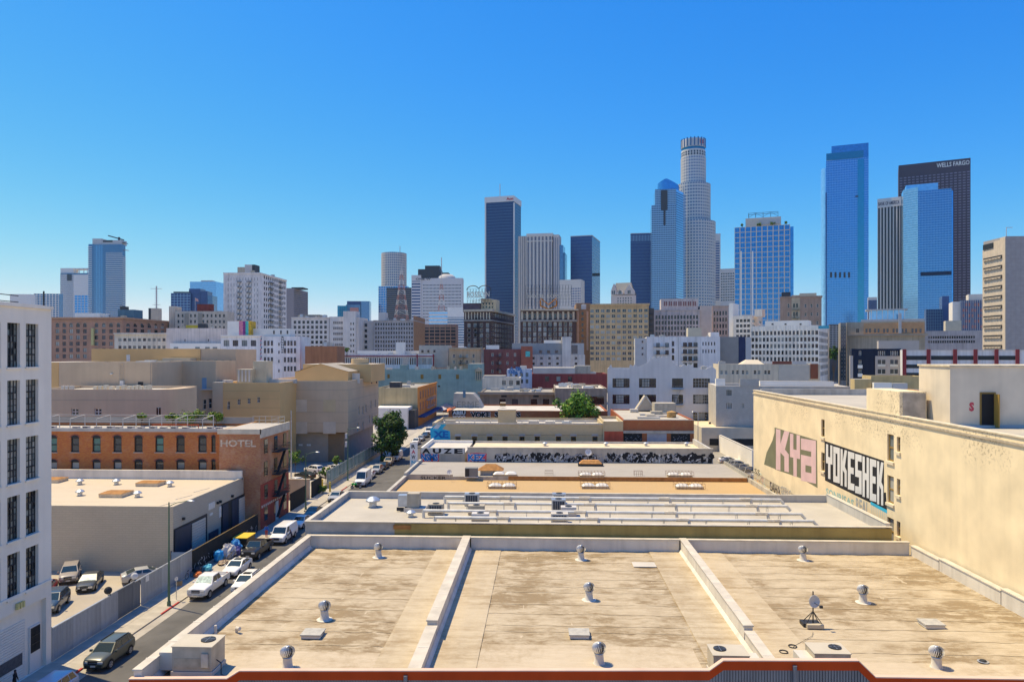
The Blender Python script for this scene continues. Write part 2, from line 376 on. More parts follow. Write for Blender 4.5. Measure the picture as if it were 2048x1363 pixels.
    def box(s, name, pa, pb, ya, yb=None, y=3., d=6., mat=None, top=None, z0=None):
        xa, xb = s.fx(pa, y), s.fx(pb, y); z1 = s.z(ya, (xa + xb) / 2, y)
        z0 = (s.H - s.par + .01 if yb is None else s.z(yb, (xa + xb) / 2, y)) if z0 is None else z0
        mb = MB().box(xa, xb, y, y + d, z0 - s.base, z1 - s.base, 0, 1)
        return mb.build(name, [mat or s.wall, top or s.roof], s.root)
    def bars(s, face, nv, nh, mat, wv=.25, wh=.3, d=.15, name='mullion_grid', pa=None, pb=None, ya=None, yb=None, zb=None):
        """real uprights and rails standing proud of a glass skin"""
        mb = MB(); L = s.W if face == 'front' else s.D
        if face == 'front': x0 = 0 if pa is None else s.fx(pa); x1 = L if pb is None else s.fx(pb)
        else: x0 = 0 if pa is None else s.sx(pa); x1 = L if pb is None else s.sx(pb)
        x0, x1 = min(x0, x1), max(x0, x1)
        z1 = s.H if ya is None else s.z(ya); z0 = (zb if zb is not None else s.base) if yb is None else s.z(yb)
        e = .003
        def put(a, b_, c, f, dd):
            if face == 'front': mb.box(a, b_, -dd, -e, c - s.base, f - s.base)
            elif s.sd == 'right': mb.box(s.W + e, s.W + dd, a, b_, c - s.base, f - s.base)
            else: mb.box(-dd, -e, a, b_, c - s.base, f - s.base)
        for i in range(nv + 1):
            c = x0 + (x1 - x0) * i / max(nv, 1)
            if nv: put(max(c - wv / 2, x0), min(c + wv / 2, x1), z0, z1, d)
        for j in range(nh + 1):
            c = z0 + (z1 - z0) * j / max(nh, 1)
            if nh: put(x0, x1, max(c - wh / 2, z0), min(c + wh / 2, z1), d * .8)
        return tag(mb.build(name, mat, s.root, fix=False), kind='stuff')
    def sign(s, txt, off, pa, pb, ya, yb, mat, face='front', d=.05, name='lettering'):
        mb = MB()
        if face == 'front':
            xa, xb = s.fx(pa), s.fx(pb); za, zb = s.z(ya, (xa + xb) / 2), s.z(yb, (xa + xb) / 2)
            text(mb, txt, off, (xa, -d, zb - s.base), (1, 0, 0), (0, 0, 1), xb - xa, za - zb)
        else:
            xa, xb = s.sx(pa), s.sx(pb); za, zb = s.zs(ya, (xa + xb) / 2), s.zs(yb, (xa + xb) / 2)
            if s.sd == 'right': text(mb, txt, off, (s.W + d, xa, zb - s.base), (0, 1, 0), (0, 0, 1), xb - xa, za - zb)
            else: text(mb, txt, off, (-d, xa, zb - s.base), (0, -1, 0), (0, 0, 1), xa - xb, za - zb)
        return mb.build(name, mat, s.root, fix=False)
def clutter(s, n, y0=3, y1=None, x0=1, x1=None, mats=None, hmax=1.6):
    """rooftop boxes of a building, each a part of it"""
    for i in range(n):
        x = RN.uniform(x0, (x1 or s.W - 3)); y = RN.uniform(y0, (y1 or s.D - 3)); w_, d_, h_ = RN.uniform(.8, 3), RN.uniform(.8, 2.5), RN.uniform(.5, hmax)
        z = s.H - s.par + .005 - s.base
        b = MB().box(x, x + w_, y, y + d_, z + .15, z + h_); b.box(x + .1, x + .3, y + .1, y + d_ - .1, z, z + .15); b.box(x + w_ - .3, x + w_ - .1, y + .1, y + d_ - .1, z, z + .15)
        if h_ > .9: b.lathe([(min(w_, d_) * .38, 0), (min(w_, d_) * .38, .12), (.01, .12)], 10, (x + w_ / 2, y + d_ / 2, z + h_))
        b.build('roof_unit', RN.choice(mats or (UNITG, GALV, ROOFW)), s.root)
# ================================================================ ground
GRND = M('city_ground', (.30, .28, .26), var=.25, scale=.05)
tag(MB().quad((-4000, -300, 0), (4000, -300, 0), (4000, 4000, 0), (-4000, 4000, 0)).build('ground', GRND), kind='structure')
# ================================================================ far towers
T_NAVY = glass('tower_glass_navy', (.045, .085, .17), rough=.25, metal=.1, spec=.35, var=.12); T_BLUE = glass('tower_glass_blue', (.07, .33, .68), rough=.10, metal=.55, spec=.8, wav=.12, var=.16)
T_PALE = glass('tower_glass_pale', (.24, .50, .74), rough=.12, metal=.5, spec=.8, wav=.1, var=.14); T_TEAL = glass('tower_glass_teal', (.02, .26, .40), rough=.12, metal=.5, var=.1)
T_STEEL = glass('tower_glass_steel', (.10, .20, .33), rough=.12, metal=.4, var=.15)
CREAM = M('tower_cream', (.66, .60, .55), var=.05); PALE = M('tower_pale', (.74, .70, .68), var=.05); LINE = M('tower_line', (.10, .16, .25), var=0)
LINB = M('tower_line_blue', (.22, .42, .62), var=0, rough=.5); MAROON = M('tower_maroon', (.085, .055, .075), var=.06, rough=.5); WHT = M('white_paint', (.84, .82, .79), var=.05, scale=.3)
RED = M('red_sign', (.45, .02, .03), var=0); LAV = M('tower_grey', (.50, .49, .50), var=.05); DGREY = M('tower_dark', (.055, .058, .068), var=.05, rough=.5)
def tower(name, label, pl, pr, yt, Y, wall, **k):
    return Bld(name, label, 'tower', pl, pr, yt, Y, wall=wall, par=1.0, group='downtown towers', **k)
NMT = 'office_tower'
# --- left cluster
t = tower('apartment_tower', 'pale glass apartment tower with open roof frame behind the teal one on the left', 121, 176, 546, 1750, T_STEEL, ps=179).done()
t.bars('front', 12, 24, PALE, 1.2, 1.0, .6, pa=121, pb=147, ya=548, yb=640); t.box('wall_panel', 147, 176, 549, 640, y=-1.2, d=1.1, mat=PALE)
t.box('dark_panel', 134, 143, 548, 561, y=-2, d=.7, mat=DGREY); t.box('roof_frame', 121, 147, 536, 547, y=2, d=20, mat=PALE); t.box('roof_frame', 148, 176, 536, 538.5, y=2, d=24, mat=PALE)
for p in (150, 158, 167, 174): t.box('roof_post', p, p + 1.2, 537, 547, y=2, d=1.2, mat=PALE)
t = tower('apartment_tower', 'short blue glass block in front of the pale apartment tower', 149, 176, 590, 1600, T_BLUE).done(); t.bars('front', 4, 10, PALE, .8, 1., .4, ya=590, yb=640)
t = tower('apartment_tower', 'teal apartment tower with tilted roof plate and balconies', 184, 245, 489, 1500, T_STEEL, ps=251).done()
t.bars('front', 0, 38, PALE, .6, 1.1, 1.0, pa=212, pb=245, ya=505, yb=650); t.bars('front', 5, 38, T_PALE, 1.0, .6, .5, pa=190, pb=206, ya=490, yb=650, name='glass_fins')
t.bars('side', 0, 34, PALE, .6, 1.2, 2.2, ya=512, yb=650, name='balcony'); t.box('wing', 177, 188, 488, 650, y=2, d=20, mat=T_STEEL)
b_ = MB()
for j in range(38): b_.box(t.fx(177, 2) - .6, t.fx(190, 2), .6, 1.99, t.z(650) + (t.z(494) - t.z(650)) * j / 37, t.z(650) + (t.z(494) - t.z(650)) * j / 37 + 1.4)
tag(b_.build('balcony', PALE, t.root, fix=False), kind='stuff')
t.box('crown', 185, 203, 477, 489.5, y=3, d=18, mat=LAV); t.box('crown', 203.2, 243, 480, 489.5, y=3, d=20, mat=LAV); t.box('louvre', 206, 225, 480.5, 484, y=2.4, d=.5, mat=DARKM)
t.box('mast', 236, 239, 474, 480, y=8, d=3, mat=DGREY)
def slab(t, a, b, y, th, dy, mat, nm):
    xa, xb = t.fx(a[0], y), t.fx(b[0], y); za, zb = t.z(a[1], xa, y), t.z(b[1], xb, y)
    MB().beam((xa, y + dy / 2, za), (xb, y + dy / 2, zb), dy, th).build(nm, mat, t.root)
slab(t, (216, 471), (241, 478), 6, 2.4, 14, DGREY, 'roof_plate'); slab(t, (236, 482.5), (251, 486), 6, 1.6, 10, DGREY, 'roof_plate'); slab(t, (243, 499), (254, 500), 6, 1.2, 8, LAV, 'roof_plate')
t = tower('apartment_tower', 'pale balconied apartment block just right of the white loft roof', 68, 118, 587, 1350, T_STEEL).done(); t.bars('front', 8, 12, PALE, 1.4, 1.2, .8, ya=587, yb=640)
t = tower('apartment_tower', 'low pale block with roof garden peeking over the white loft', 20, 62, 588, 1250, PALE).done()
t = tower(NMT, 'dark stepped glass office block behind the flag', 342, 381, 586, 1000, T_NAVY).done(); t.bars('front', 6, 12, LINB, .5, .7, .3, ya=586, yb=650)
t.box('step', 378, 401, 577, 650, y=4, d=20, mat=T_NAVY); t.box('step', 401.2, 415, 582, 650, y=2, d=20, mat=T_NAVY); t.box('step', 415.2, 425, 591, 650, y=1, d=20, mat=T_STEEL); t.box('crown', 347, 380, 583, 586.5, y=3, d=10, mat=DGREY)
t = tower(NMT, 'wide pale blue glass tower left of the white block with fire escapes', 380, 432, 563, 1200, T_PALE, ps=448).done(); t.bars('front', 0, 26, LINB, .4, .8, .2, ya=563, yb=660); t.box('crown', 402, 424, 560.5, 564, y=6, d=12, mat=LAV)
t = tower(NMT, 'brown gridded office tower right of the white block with fire escapes', 573, 587, 576, 900, M('brown_tower', (.23, .20, .22), var=.05), ps=616)
t.grid('side', 590, 614, 12, 1.2, 585, 655, 20, 2.0, 'pane', gl='dark', single=False).done(); t.box('crown', 583, 606, 574.3, 577, y=4, d=20, mat=DGREY)
t = tower(NMT, 'teal glass stepped block right of the gap in the skyline', 675, 694, 611, 1100, T_TEAL, ps=None).done(); t.bars('front', 5, 6, LINE, .4, .5, .2, ya=611, yb=650)
t.box('step', 694, 722, 602, 650, y=6, d=20, mat=T_NAVY); t.box('step', 722.3, 739, 602, 650, y=3, d=20, mat=T_STEEL); t.box('step', 692, 721, 609, 650, y=2, d=3, mat=T_STEEL); t.box('panel', 700, 717, 615, 624, y=1.2, d=.6, mat=M('salmon_panel', (.52, .22, .18), var=.1))
# --- round-topped tower
def cylgrid(root, cx, cy, r, z0, z1, nf, nv, mat, sp, pw, name='facade_grid', n=40):
    mb = MB(); fh = (z1 - z0) / nf
    for j in range(nf): mb.lathe([(r, 0), (r + .5, 0), (r + .5, fh * sp), (r, fh * sp)], n, (cx, cy, z0 + j * fh))
    for i in range(nv):
        a = 2 * math.pi * i / nv; c, s_ = math.cos(a), math.sin(a); h = pw / 2
        ps = [(cx + (r + q) * c - k * s_, cy + (r + q) * s_ + k * c) for q, k in ((-.2, -h), (.7, -h), (.7, h), (-.2, h))]
        mb.prism(ps, z0, z1)
    return tag(mb.build(name, mat, root, fix=False), kind='stuff')
t = tower(NMT, 'pale tower with round drum top and mast behind red lattice masts', 757, 815, 572, 1150, T_BLUE).done(); t.bars('front', 12, 14, PALE, .5, .8, .3, ya=572, yb=640)
cx = t.fx(788, 20); r1 = (t.fx(812, 20) - t.fx(764, 20)) / 2; zt = t.z(507, cx, 20)
MB().lathe([(r1, t.H - 2), (r1, zt), (r1 - 1, zt), (.01, zt - .5)], 40, (cx, 20, 0)).build('drum', T_STEEL, t.root, smooth=True)
cylgrid(t.root, cx, 20, r1, t.H, zt, 14, 40, CREAM, .42, 1.1); MB().tube((cx + 10, 20, zt - 1), (cx + 10, 20, t.z(492, cx, 20)), .5).build('mast', LAV, t.root)
t = tower(NMT, 'dark banded office block behind the left red and white mast', 773, 822, 575, 1000, DGREY).done(); t.bars('front', 0, 18, M('grey_band', (.16, .17, .20), var=0), .5, 1.2, .3, ya=577, yb=650)
# --- white office block with letters
t = tower(NMT, 'white gridded office block with dark top floors left of the first rooftop sign', 823, 925, 556, 950, M('white_tower', (.60, .58, .60), var=.04))
t.grid('front', 847, 921, 28, 1.5, 570, 640, 12, 2.4, 'pane', gl='dark', single=False).done()
t.box('side_wing', 823, 842, 550, 660, y=-1.5, d=1.45); b_ = t.bars('front', 0, 14, T_NAVY, .5, 1.7, 1.9, pa=824, pb=841, ya=562, yb=645, name='window_bands')
t.box('dark_crown', 836, 880, 538, 557, y=8, d=24, mat=DGREY); t.box('dark_crown', 850, 879, 531, 539, y=10, d=20, mat=DGREY); t.box('louvre_crown', 868, 897, 545, 557, y=7.7, d=20, mat=DGREY)
t.sign('ONE W', .02, 832, 862, 556, 560, DARKM, d=1.6)
MB().lathe([(13, 0), (12, 3), (8, 6), (.01, 7)], 20, (t.fx(893, 14), 14, t.H)).build('dome', LAV, t.root, smooth=True)
MB().tube((t.fx(883, 12), 12, t.H), (t.fx(883, 12), 12, t.z(515, None, 12)), .6).build('mast', LAV, t.root)
t = tower(NMT, 'low pale blue glass block left of the dark brick hotel with a sign', 858, 925, 622, 760, T_PALE).done(); t.bars('front', 0, 6, PALE, .4, 2.0, .3, ya=622, yb=665)
t = tower(NMT, 'white office block with dark window bands left of the dark brick hotel with a sign', 895, 940, 614, 690, WHT).done(); t.bars('front', 0, 11, T_STEEL, .5, 1.4, .1, ya=634, yb=690, name='window_bands')
# --- red and white lattice masts
def lattice(name, label, px, yt, yb, Y, w0, w1):
    X = Xat(px, Y); z0, z1 = Zat(yb, X, Y), Zat(yt, X, Y); r = thing(name, label, 'radio mast', (X, Y, z0)); n = 10; H = z1 - z0
    for k, mt in ((0, M('mast_red', (.42, .16, .13), var=0)), (1, M('mast_white', (.65, .62, .6), var=0))):
        b = MB()
        for j in range(n):
            if j % 2 != k: continue
            a, c = w0 + (w1 - w0) * j / n, w0 + (w1 - w0) * (j + 1) / n; za, zc = H * j / n, H * (j + 1) / n
            q = [(-1, -1), (1, -1), (1, 1), (-1, 1)]
            for i in range(4):
                x, y = q[i]; u, v = q[(i + 1) % 4]
                b.beam((x * a, y * a, za), (x * c, y * c, zc), .3, .3); b.beam((x * a, y * a, za), (u * c, v * c, zc), .16, .16); b.beam((u * a, v * a, za), (x * c, y * c, zc), .16, .16); b.beam((x * c, y * c, zc), (u * c, v * c, zc), .16, .16)
        b.build('lattice', mt, r)
    MB().tube((0, 0, H), (0, 0, H * 1.12), .2).build('tip', LAV, r)
lattice('radio_mast', 'red and white lattice mast in front of the dark banded block', 803, 540, 640, 800, 7, .8)
lattice('radio_mast', 'red and white lattice mast in front of the white gridded office block', 883, 558, 664, 780, 5, .8)
b_ = Bld('antenna_roof', 'beige roof hut carrying a stepped antenna mast on the left skyline', 'building', 302, 316, 616, 620, dp=8, wall=M('hut_beige', (.42, .37, .31), var=.05)).done()
a_ = MB(); x = b_.fx(313, 3); z1 = b_.z(572, x, 3); a_.beam((x, 3, b_.H - .6), (x, 3, z1), .9, .9)
for k in range(9): a_.beam((x - 2.2 + .1 * k, 3, b_.H + 1 + k * 2), (x + 2.2 - .1 * k, 3, b_.H + 1 + k * 2), .18, .18)
a_.beam((x - 5, 3, b_.z(577, x, 3)), (x + 5, 3, b_.z(577, x, 3)), .35, .35); a_.beam((x - 3.6, 3, b_.z(609, x, 3)), (x + 3.6, 3, b_.z(609, x, 3)), .3, .3); a_.build('antenna_mast', LAV, b_.root)
b_.box('dark_side', 297, 301.8, 616, 640, y=0, d=8, mat=DGREY)
# --- centre cluster
t = tower(NMT, 'tall black glass tower with white top band and red letters', 969.5, 1027, 393, 1150, T_NAVY, a=-14, ps=1042).done()
t.bars('front', 0, 58, LINE, .5, .5, .12, pa=972, pb=1026); t.bars('side', 0, 58, LINE, .5, .5, .12)
for p in (969.5, 1026.6): t.box('corner_strip', p, p + 2.6, 405, 720, y=-1, d=.95, mat=PALE)
t.band(393, 404, .8, PALE, 'top_band'); t.sign('Aon', .04, 1013, 1027, 394.5, 400.5, RED, d=.9); MB().tube((t.fx(1000, 8), 8, t.H - 1), (t.fx(1000, 8), 8, t.z(368, None, 8)), .6).build('mast', LAV, t.root)
t = tower(NMT, 'cream tower of stepped vertical ribs right of the black tower', 1053, 1104, 467, 1080, T_NAVY, a=-8, ps=1109).done(); t.bars('front', 7, 0, CREAM, 2.2, 1, 1.2); t.band(467, 473, 1.3, CREAM, 'crown'); t.bars('front', 21, 0, CREAM, .5, 1, .7, name='thin_ribs')
t.band(481, 483, 1.3, CREAM, 'belt')
t.box('wing', 1036, 1052.8, 472, 720, y=4, d=30, mat=M('rib_wall', (.33, .31, .32), var=.05)); t.box('wing', 1105.5, 1118, 469, 720, y=3, d=30, mat=CREAM); t.box('wing', 1118.2, 1126, 490, 720, y=8, d=30, mat=T_STEEL); t.box('wing', 1126.2, 1130, 505, 720, y=10, d=30, mat=T_STEEL)
for p in (1038, 1042, 1046, 1050): t.box('rib', p, p + 1.5, 473, 700, y=3, d=.98, mat=CREAM)
for p in (1107, 1111, 1115): t.box('dark_strip', p, p + 1.2, 475, 700, y=2.7, d=.29, mat=T_NAVY)
t = tower(NMT, 'rounded cream office block with square windows between two dark towers', 1119, 1162, 559, 1000, CREAM, a=-15, ps=1169); t.grid('front', 1144, 1160, 6, 1.8, 577, 612, 8, 3, 'pane', gl=T_NAVY, single=False).done()
t = tower(NMT, 'dark blue slab tower with pale banded right side', 1141, 1184, 471, 1120, T_NAVY, a=-15, ps=1200).done(); t.bars('front', 0, 40, LINE, .5, .5, .12); t.bars('side', 0, 42, LINB, .5, 1.2, .2, ya=486); t.band(471, 472.5, .4, LAV, 'coping')
t.box('dark_belt', 1184.4, 1200, 546, 552, y=.2, d=.1, mat=DARKM)
t = tower(NMT, 'dark blue slab tower behind the blue stepped tower', 1261, 1303, 466, 1130, T_NAVY).done(); t.bars('front', 0, 42, LINE, .5, .5, .12); t.bars('front', 14, 0, LINB, .9, .5, .3, ya=470, yb=482, name='pale_band'); t.band(466, 467.2, .4, LAV, 'coping')  # paler blue uprights form a band near the top
# postmodern tower with steep gables
t = tower('gabled_tower', 'cream tower with steep grey gabled roof and small dormers', 1222, 1268, 590, 800, M('gable_cream', (.60, .50, .45), var=.06), a=-17, ps=1272)
t.grid('front', 1236, 1262, 6, 2.0, 596, 612, 4, 3, 'pane', gl='dark', single=False).done()
zt, ze = t.z(564), t.z(588); x0, x1 = t.fx(1224), t.fx(1268); xc = (x0 + x1) / 2; sl_ = M('slate', (.20, .20, .20), var=.1)
g_ = MB(); g_.quad((x0, 0, ze), (x1, 0, ze), (t.fx(1260), 8, zt), (t.fx(1229), 8, zt)); g_.quad((x0, 16, ze), (x1, 16, ze), (t.fx(1260), 8, zt), (t.fx(1229), 8, zt)); g_.build('gable_roof', sl_, t.root)
for a, c, h in ((1222, 1233, 566), (1233.5, 1247, 577), (1249, 1268, 568)):
    xa, xb = t.fx(a), t.fx(c); zz = t.z(h); g_ = MB(); g_.extr([(0, 0), (xb - xa, 0), (xb - xa, (zz - ze) * .35), ((xb - xa) / 2, zz - ze), (0, (zz - ze) * .35)], (xa, -1.0, ze - .5), (1, 0, 0), (0, 0, 1), (0, 7, 0)); g_.build('gable', t.wall, t.root)
    g_ = MB(); q = (xb - xa) / 2 + xa; g_.quad((q - 1.6, -1.03, ze), (q - .3, -1.03, ze), (q - .3, -1.03, ze + 4), (q - 1.6, -1.03, ze + 4)); g_.quad((q + .3, -1.03, ze), (q + 1.6, -1.03, ze), (q + 1.6, -1.03, ze + 4), (q + .3, -1.03, ze + 4)); g_.build('gable_window', G1, t.root)
# blue stepped tower
t = tower('stepped_tower', 'blue glass stepped tower with oval glass crown', 1303, 1352, 410, 1020, T_STEEL, ps=None, dp=45).done()
t.bars('front', 14, 48, LINB, .5, 1.3, .4, yb=620); up = t.box('upper_block', 1310, 1352, 378, 409.9, y=1, d=40, mat=T_STEEL)
zz = t.z(378); b_ = MB()
for i in range(14): b_.box(t.fx(1310 + i * 3.1, 1), t.fx(1310 + i * 3.1, 1) + .5, .5, .98, t.H, zz)
for j in range(9): b_.box(t.fx(1310, 1), t.fx(1352, 1), .6, .98, t.H + (zz - t.H) * j / 9, t.H + (zz - t.H) * j / 9 + 1.3)
tag(b_.build('mullion_grid', LINB, t.root, fix=False), kind='stuff')
b_ = MB(); xa, xb, xc = t.fx(1352.2), t.fx(1366, 26), t.fx(1371, 46); b_.prism([(xa, 0), (xb, 24), (xc, 46), (xa, 46)], 0, t.z(379)); b_.build('chamfer', T_PALE, t.root)
b_ = MB(); n_ = 50
for j in range(n_):
    z_ = t.z(620) + (t.z(381) - t.z(620)) * j / n_; b_.beam((xa + .3, -.25, z_), (xb + .3, 23.7, z_), .4, 1.4)
tag(b_.build('chamfer_bands', T_STEEL, t.root), kind='stuff')
t.box('dark_slot', 1322, 1335, 380, 420, y=-.9, d=.85, mat=DGREY); t.box('dark_slot', 1327, 1331, 420.1, 450, y=-.9, d=.85, mat=DGREY)
xa, xb = t.fx(1315, 14), t.fx(1358, 14); rr = (xb - xa) / 2; b_ = MB(); n = 36; zb_ = zz - .5
ring = [(rr * math.cos(2 * math.pi * i / n), 10 * math.sin(2 * math.pi * i / n)) for i in range(n)]
zc = lambda x: t.z(355) - abs(x + rr * .25) * (t.z(355) - t.z(366)) / (rr * 1.0)
vs = [(xa + rr + x, 14 + y, zb_) for x, y in ring] + [(xa + rr + x, 14 + y, zc(x)) for x, y in ring]
b_.add(vs, [(i, (i + 1) % n, n + (i + 1) % n, n + i) for i in range(n)] + [tuple(range(n, 2 * n))]); b_.build('oval_crown', T_BLUE, t.root)
# round shaft tower
t = tower('round_tower', 'tallest pale round-topped tower stepping out in tiers', 1366, 1408, 372, 1110, M('shaft_core', (.30, .36, .42), var=.05, rough=.3), dp=34).done()
cx = t.fx(1386.5, 20); cy = 20; wcol = M('shaft_pale', (.56, .55, .55), var=.05)
for pr_, yt, nv, nm in ((24.3, 318, 30, 'shaft'), (33.5, 371, 40, 'tier'), (43.5, 446, 48, 'tier')):
    r = t.fx(1386.5 + pr_, 20) - cx; z1 = t.z(yt, cx, 20)
    MB().lathe([(r, 0), (r, z1), (r - 1.5, z1), (.01, z1 - .3)], 40, (cx, cy, 0)).build(nm, T_STEEL, t.root, smooth=True)
    z0 = t.z(640, cx, 20) if nm == 'tier' and pr_ > 40 else (t.z(446, cx, 20) if nm == 'tier' else t.z(371, cx, 20))
    cylgrid(t.root, cx, cy, r, z0, z1, int((z1 - z0) / 4.6), nv, wcol, .5, 1.6)
r = t.fx(1386.5 + 24.3, 20) - cx
for a, b2, mt, rr, nm in ((318, 303, wcol, r * 1.0, 'drum'), (303, 298, T_TEAL, r * .96, 'glass_ring'), (298, 282, wcol, r, 'crown')):
    z0, z1 = t.z(a, cx, 20) - .01, t.z(b2, cx, 20); MB().lathe([(rr, z0), (rr, z1), (rr - 2, z1), (rr - 2, z1 - 1), (.01, z1 - 1.2)], 40, (cx, cy, 0)).build(nm, mt, t.root, smooth=True)
b_ = MB(); z0, z1 = t.z(297, cx, 20), t.z(280, cx, 20)
for i in range(20):
    a = 2 * math.pi * i / 20; b_.box(cx + (r - .2) * math.cos(a) - .9, cx + (r - .2) * math.cos(a) + .9, cy + (r + .2) * math.sin(a) - .9, cy + (r + .2) * math.sin(a) + .9, z0, z1)
tag(b_.build('crown_fins', T_STEEL, t.root), kind='stuff')
b_ = MB(); z0, z1 = t.z(315, cx, 20), t.z(306.5, cx, 20)
for i in range(26):
    a = 2 * math.pi * (i + .5) / 26; c, s_ = math.cos(a), math.sin(a)
    for za, zb_ in ((z0, z0 + (z1 - z0) * .42), (z0 + (z1 - z0) * .58, z1)): b_.prism([(cx + (r + q) * c - k * s_, cy + (r + q) * s_ + k * c) for q, k in ((-.3, -1.2), (.12, -1.2), (.12, 1.2), (-.3, 1.2))], za, zb_)
tag(b_.build('drum_windows', G1, t.root), kind='stuff')
a = -math.pi / 2 + .62; b_ = MB(); text(b_, 'US', .03, (cx + (r + 1.2) * math.cos(a) - 3, cy + (r + 1.4) * math.sin(a) - 1, t.z(293, cx, 20)), (math.cos(.62), math.sin(.62), 0), (0, 0, 1), 7, 6); b_.build('lettering', RED, t.root)
t = tower(NMT, 'slim white tower with dark window bands right of the tallest round tower', 1428, 1441, 467, 1200, PALE).done(); t.bars('front', 0, 24, T_NAVY, .5, 2.4, .1, pa=1429, pb=1439, ya=482, yb=600, name='window_bands')
t = tower(NMT, 'short pale gridded tower left of the blue and cream gridded block', 1441, 1469, 537, 1150, PALE); t.grid('front', 1443, 1467, 8, 2.2, 547, 600, 11, 2.6, 'pane', gl='dark', single=False).done()
# gridded hotel-like tower
t = Bld('gridded_tower', 'blue glass and cream gridded block with planted roof terrace', 'tower', 1469, 1580, 452, 620, wall=T_BLUE, ps=None, dp=25, group='downtown towers', par=1).done()
gc = M('grid_cream', (.60, .53, .46), var=.05); t.bars('front', 10, 20, gc, .75, .55, .4, yb=660); t.bars('front', 30, 40, M('fine_mull', (.04, .09, .17), var=0), .12, .16, .1, yb=660, name='fine_mullions')
for p in (1480.5, 1503.5): t.box('white_fin', p, p + 3, 502, 660, y=-.75, d=.7, mat=WHT)
t.box('wing', 1580.4, 1587, 453, 660, y=1, d=20, mat=T_BLUE); t.box('penthouse', 1491, 1562, 435, None, y=4, d=14, mat=gc, top=ROOFG); t.box('penthouse_louvre', 1517, 1561, 437, 448, y=3.7, d=.29, mat=LAV)
b_ = MB(); za, zb_ = t.z(434, None, 5), t.z(425, None, 5); xs = [t.fx(p, 5) for p in (1497, 1511, 1526, 1541, 1556)]
for x in xs: b_.beam((x, 5, za), (x, 5, zb_), .3, .3); b_.beam((x, 12, za), (x, 12, zb_), .3, .3); b_.beam((x, 5, zb_), (x, 12, zb_), .3, .3)
for i in range(4): b_.beam((xs[i], 5, [za, zb_][i % 2]), (xs[i + 1], 5, [zb_, za][i % 2]), .22, .22); b_.beam((xs[i], 5, zb_), (xs[i + 1], 5, zb_), .3, .3); b_.beam((xs[i], 12, zb_), (xs[i + 1], 12, zb_), .3, .3)
b_.build('roof_truss', LINE, t.root)
GRIDT = t
# --- bunker hill cluster on the right
t = tower('blue_glass_tower', 'tall bright blue glass tower with teal stripe and stepped shoulder', 1652, 1737, 318, 1100, T_BLUE, a=-19, dp=55)
t.done(); t.bars('front', 26, 72, LINB, .22, .35, .12, yb=660)
t.box('upper_block', 1663, 1737, 289, 317.9, y=2, d=40, mat=T_BLUE, top=LAV); t.box('teal_belt', 1652.5, 1727, 304, 318, y=-.5, d=2.4, mat=T_TEAL); t.box('teal_stripe', 1715, 1728, 317.9, 660, y=-.5, d=.45, mat=T_TEAL)
b_ = MB(); x0 = t.fx(1652); xl = t.fx(1642, 12); n = 8; z1 = t.z(332)
pts = [(x0, 0)] + [(xl + (x0 - xl) * (1 - math.sin(math.pi / 2 * i / n)), 14 * (1 - math.cos(math.pi / 2 * i / n))) for i in range(1, n + 1)] + [(xl, 40), (x0, 40)]
b_.prism(pts, 0, z1); b_.build('round_shoulder', T_PALE, t.root); t.box('dark_slot', 1651, 1653.4, 385, 660, y=-.8, d=.75, mat=T_NAVY)
for k in range(5): t.box('vent_opening', 1660 + k * 9, 1664 + k * 9, 544, 555, y=-.4, d=.35, mat=DGREY)
t.box('vent_opening', 1710.5, 1716.5, 391, 394, y=-.9, d=.35, mat=DGREY)
t = tower('ribbed_tower', 'white ribbed tower with dark lettering partly behind the maroon one', 1755, 1800, 396, 1080, DGREY, a=-34, dp=40).done(); t.bars('front', 7, 0, M('rib_white', (.66, .62, .60), var=.04), 1.7, 1, .9); t.band(396, 414, 1.3, M('rib_white', (.66, .62, .60)), 'top_band', side=False)
t.sign('BANK OF AMERICA', .02, 1757, 1799, 402.5, 410, M('sign_navy', (.03, .03, .07), var=0), d=1.4)
t = tower('maroon_tower', 'wide dark maroon tower with white lettering at its top right', 1797, 1941, 323.5, 1180, MAROON, a=-25, dp=50)
t.grid('front', 1802, 1937, 17, 5.4, 350, 610, 50, 2.4, 'pane', gl=M('maroon_win', (.20, .16, .23), rough=.3, var=.2, scale=.2), single=False).done(); t.sign('WELLS FARGO', .02, 1873, 1939, 323.5, 332.5, WHT, d=.4)
t = tower('blue_glass_tower', 'two-tone bright blue glass tower in front of the maroon one', 1836, 1903, 379, 1000, T_BLUE, dp=40).done(); t.bars('front', 22, 58, LINB, .2, .35, .12, yb=660); t.box('corner_curve', 1903.2, 1906, 381, 660, y=2, d=30, mat=T_BLUE)
b_ = MB(); xa, xb = t.fx(1806, 14), t.fx(1836) - .05; b_.prism([(xa, 12), (xb, 0), (xb, 40), (xa, 40)], 0, t.z(371)); b_.build('pale_wing', T_PALE, t.root); t.box('crown', 1812, 1876, 368, None, y=12, d=20, mat=T_PALE)
t.box('dark_belt', 1841, 1903, 543, 550.5, y=-.5, d=.46, mat=M('belt_navy', (.01, .02, .06), var=0)); b_ = MB()
p0, p1 = Vector((xa, 12, 0)), Vector((xb, 0, 0))
for j in range(60): z_ = t.z(660) + (t.z(373) - t.z(660)) * j / 60; b_.beam(p0 + Vector((-.1, -.1, z_)), p1 + Vector((-.1, -.1, z_)), .25, .4)
tag(b_.build('wing_bands', LINB, t.root), kind='stuff')
t = tower(NMT, 'low ribbed block in the gap left of the white ribbed tower', 1736, 1754, 594, 900, LAV).done(); t.bars('front', 8, 0, T_NAVY, 1, 1, .3, ya=600, yb=640)
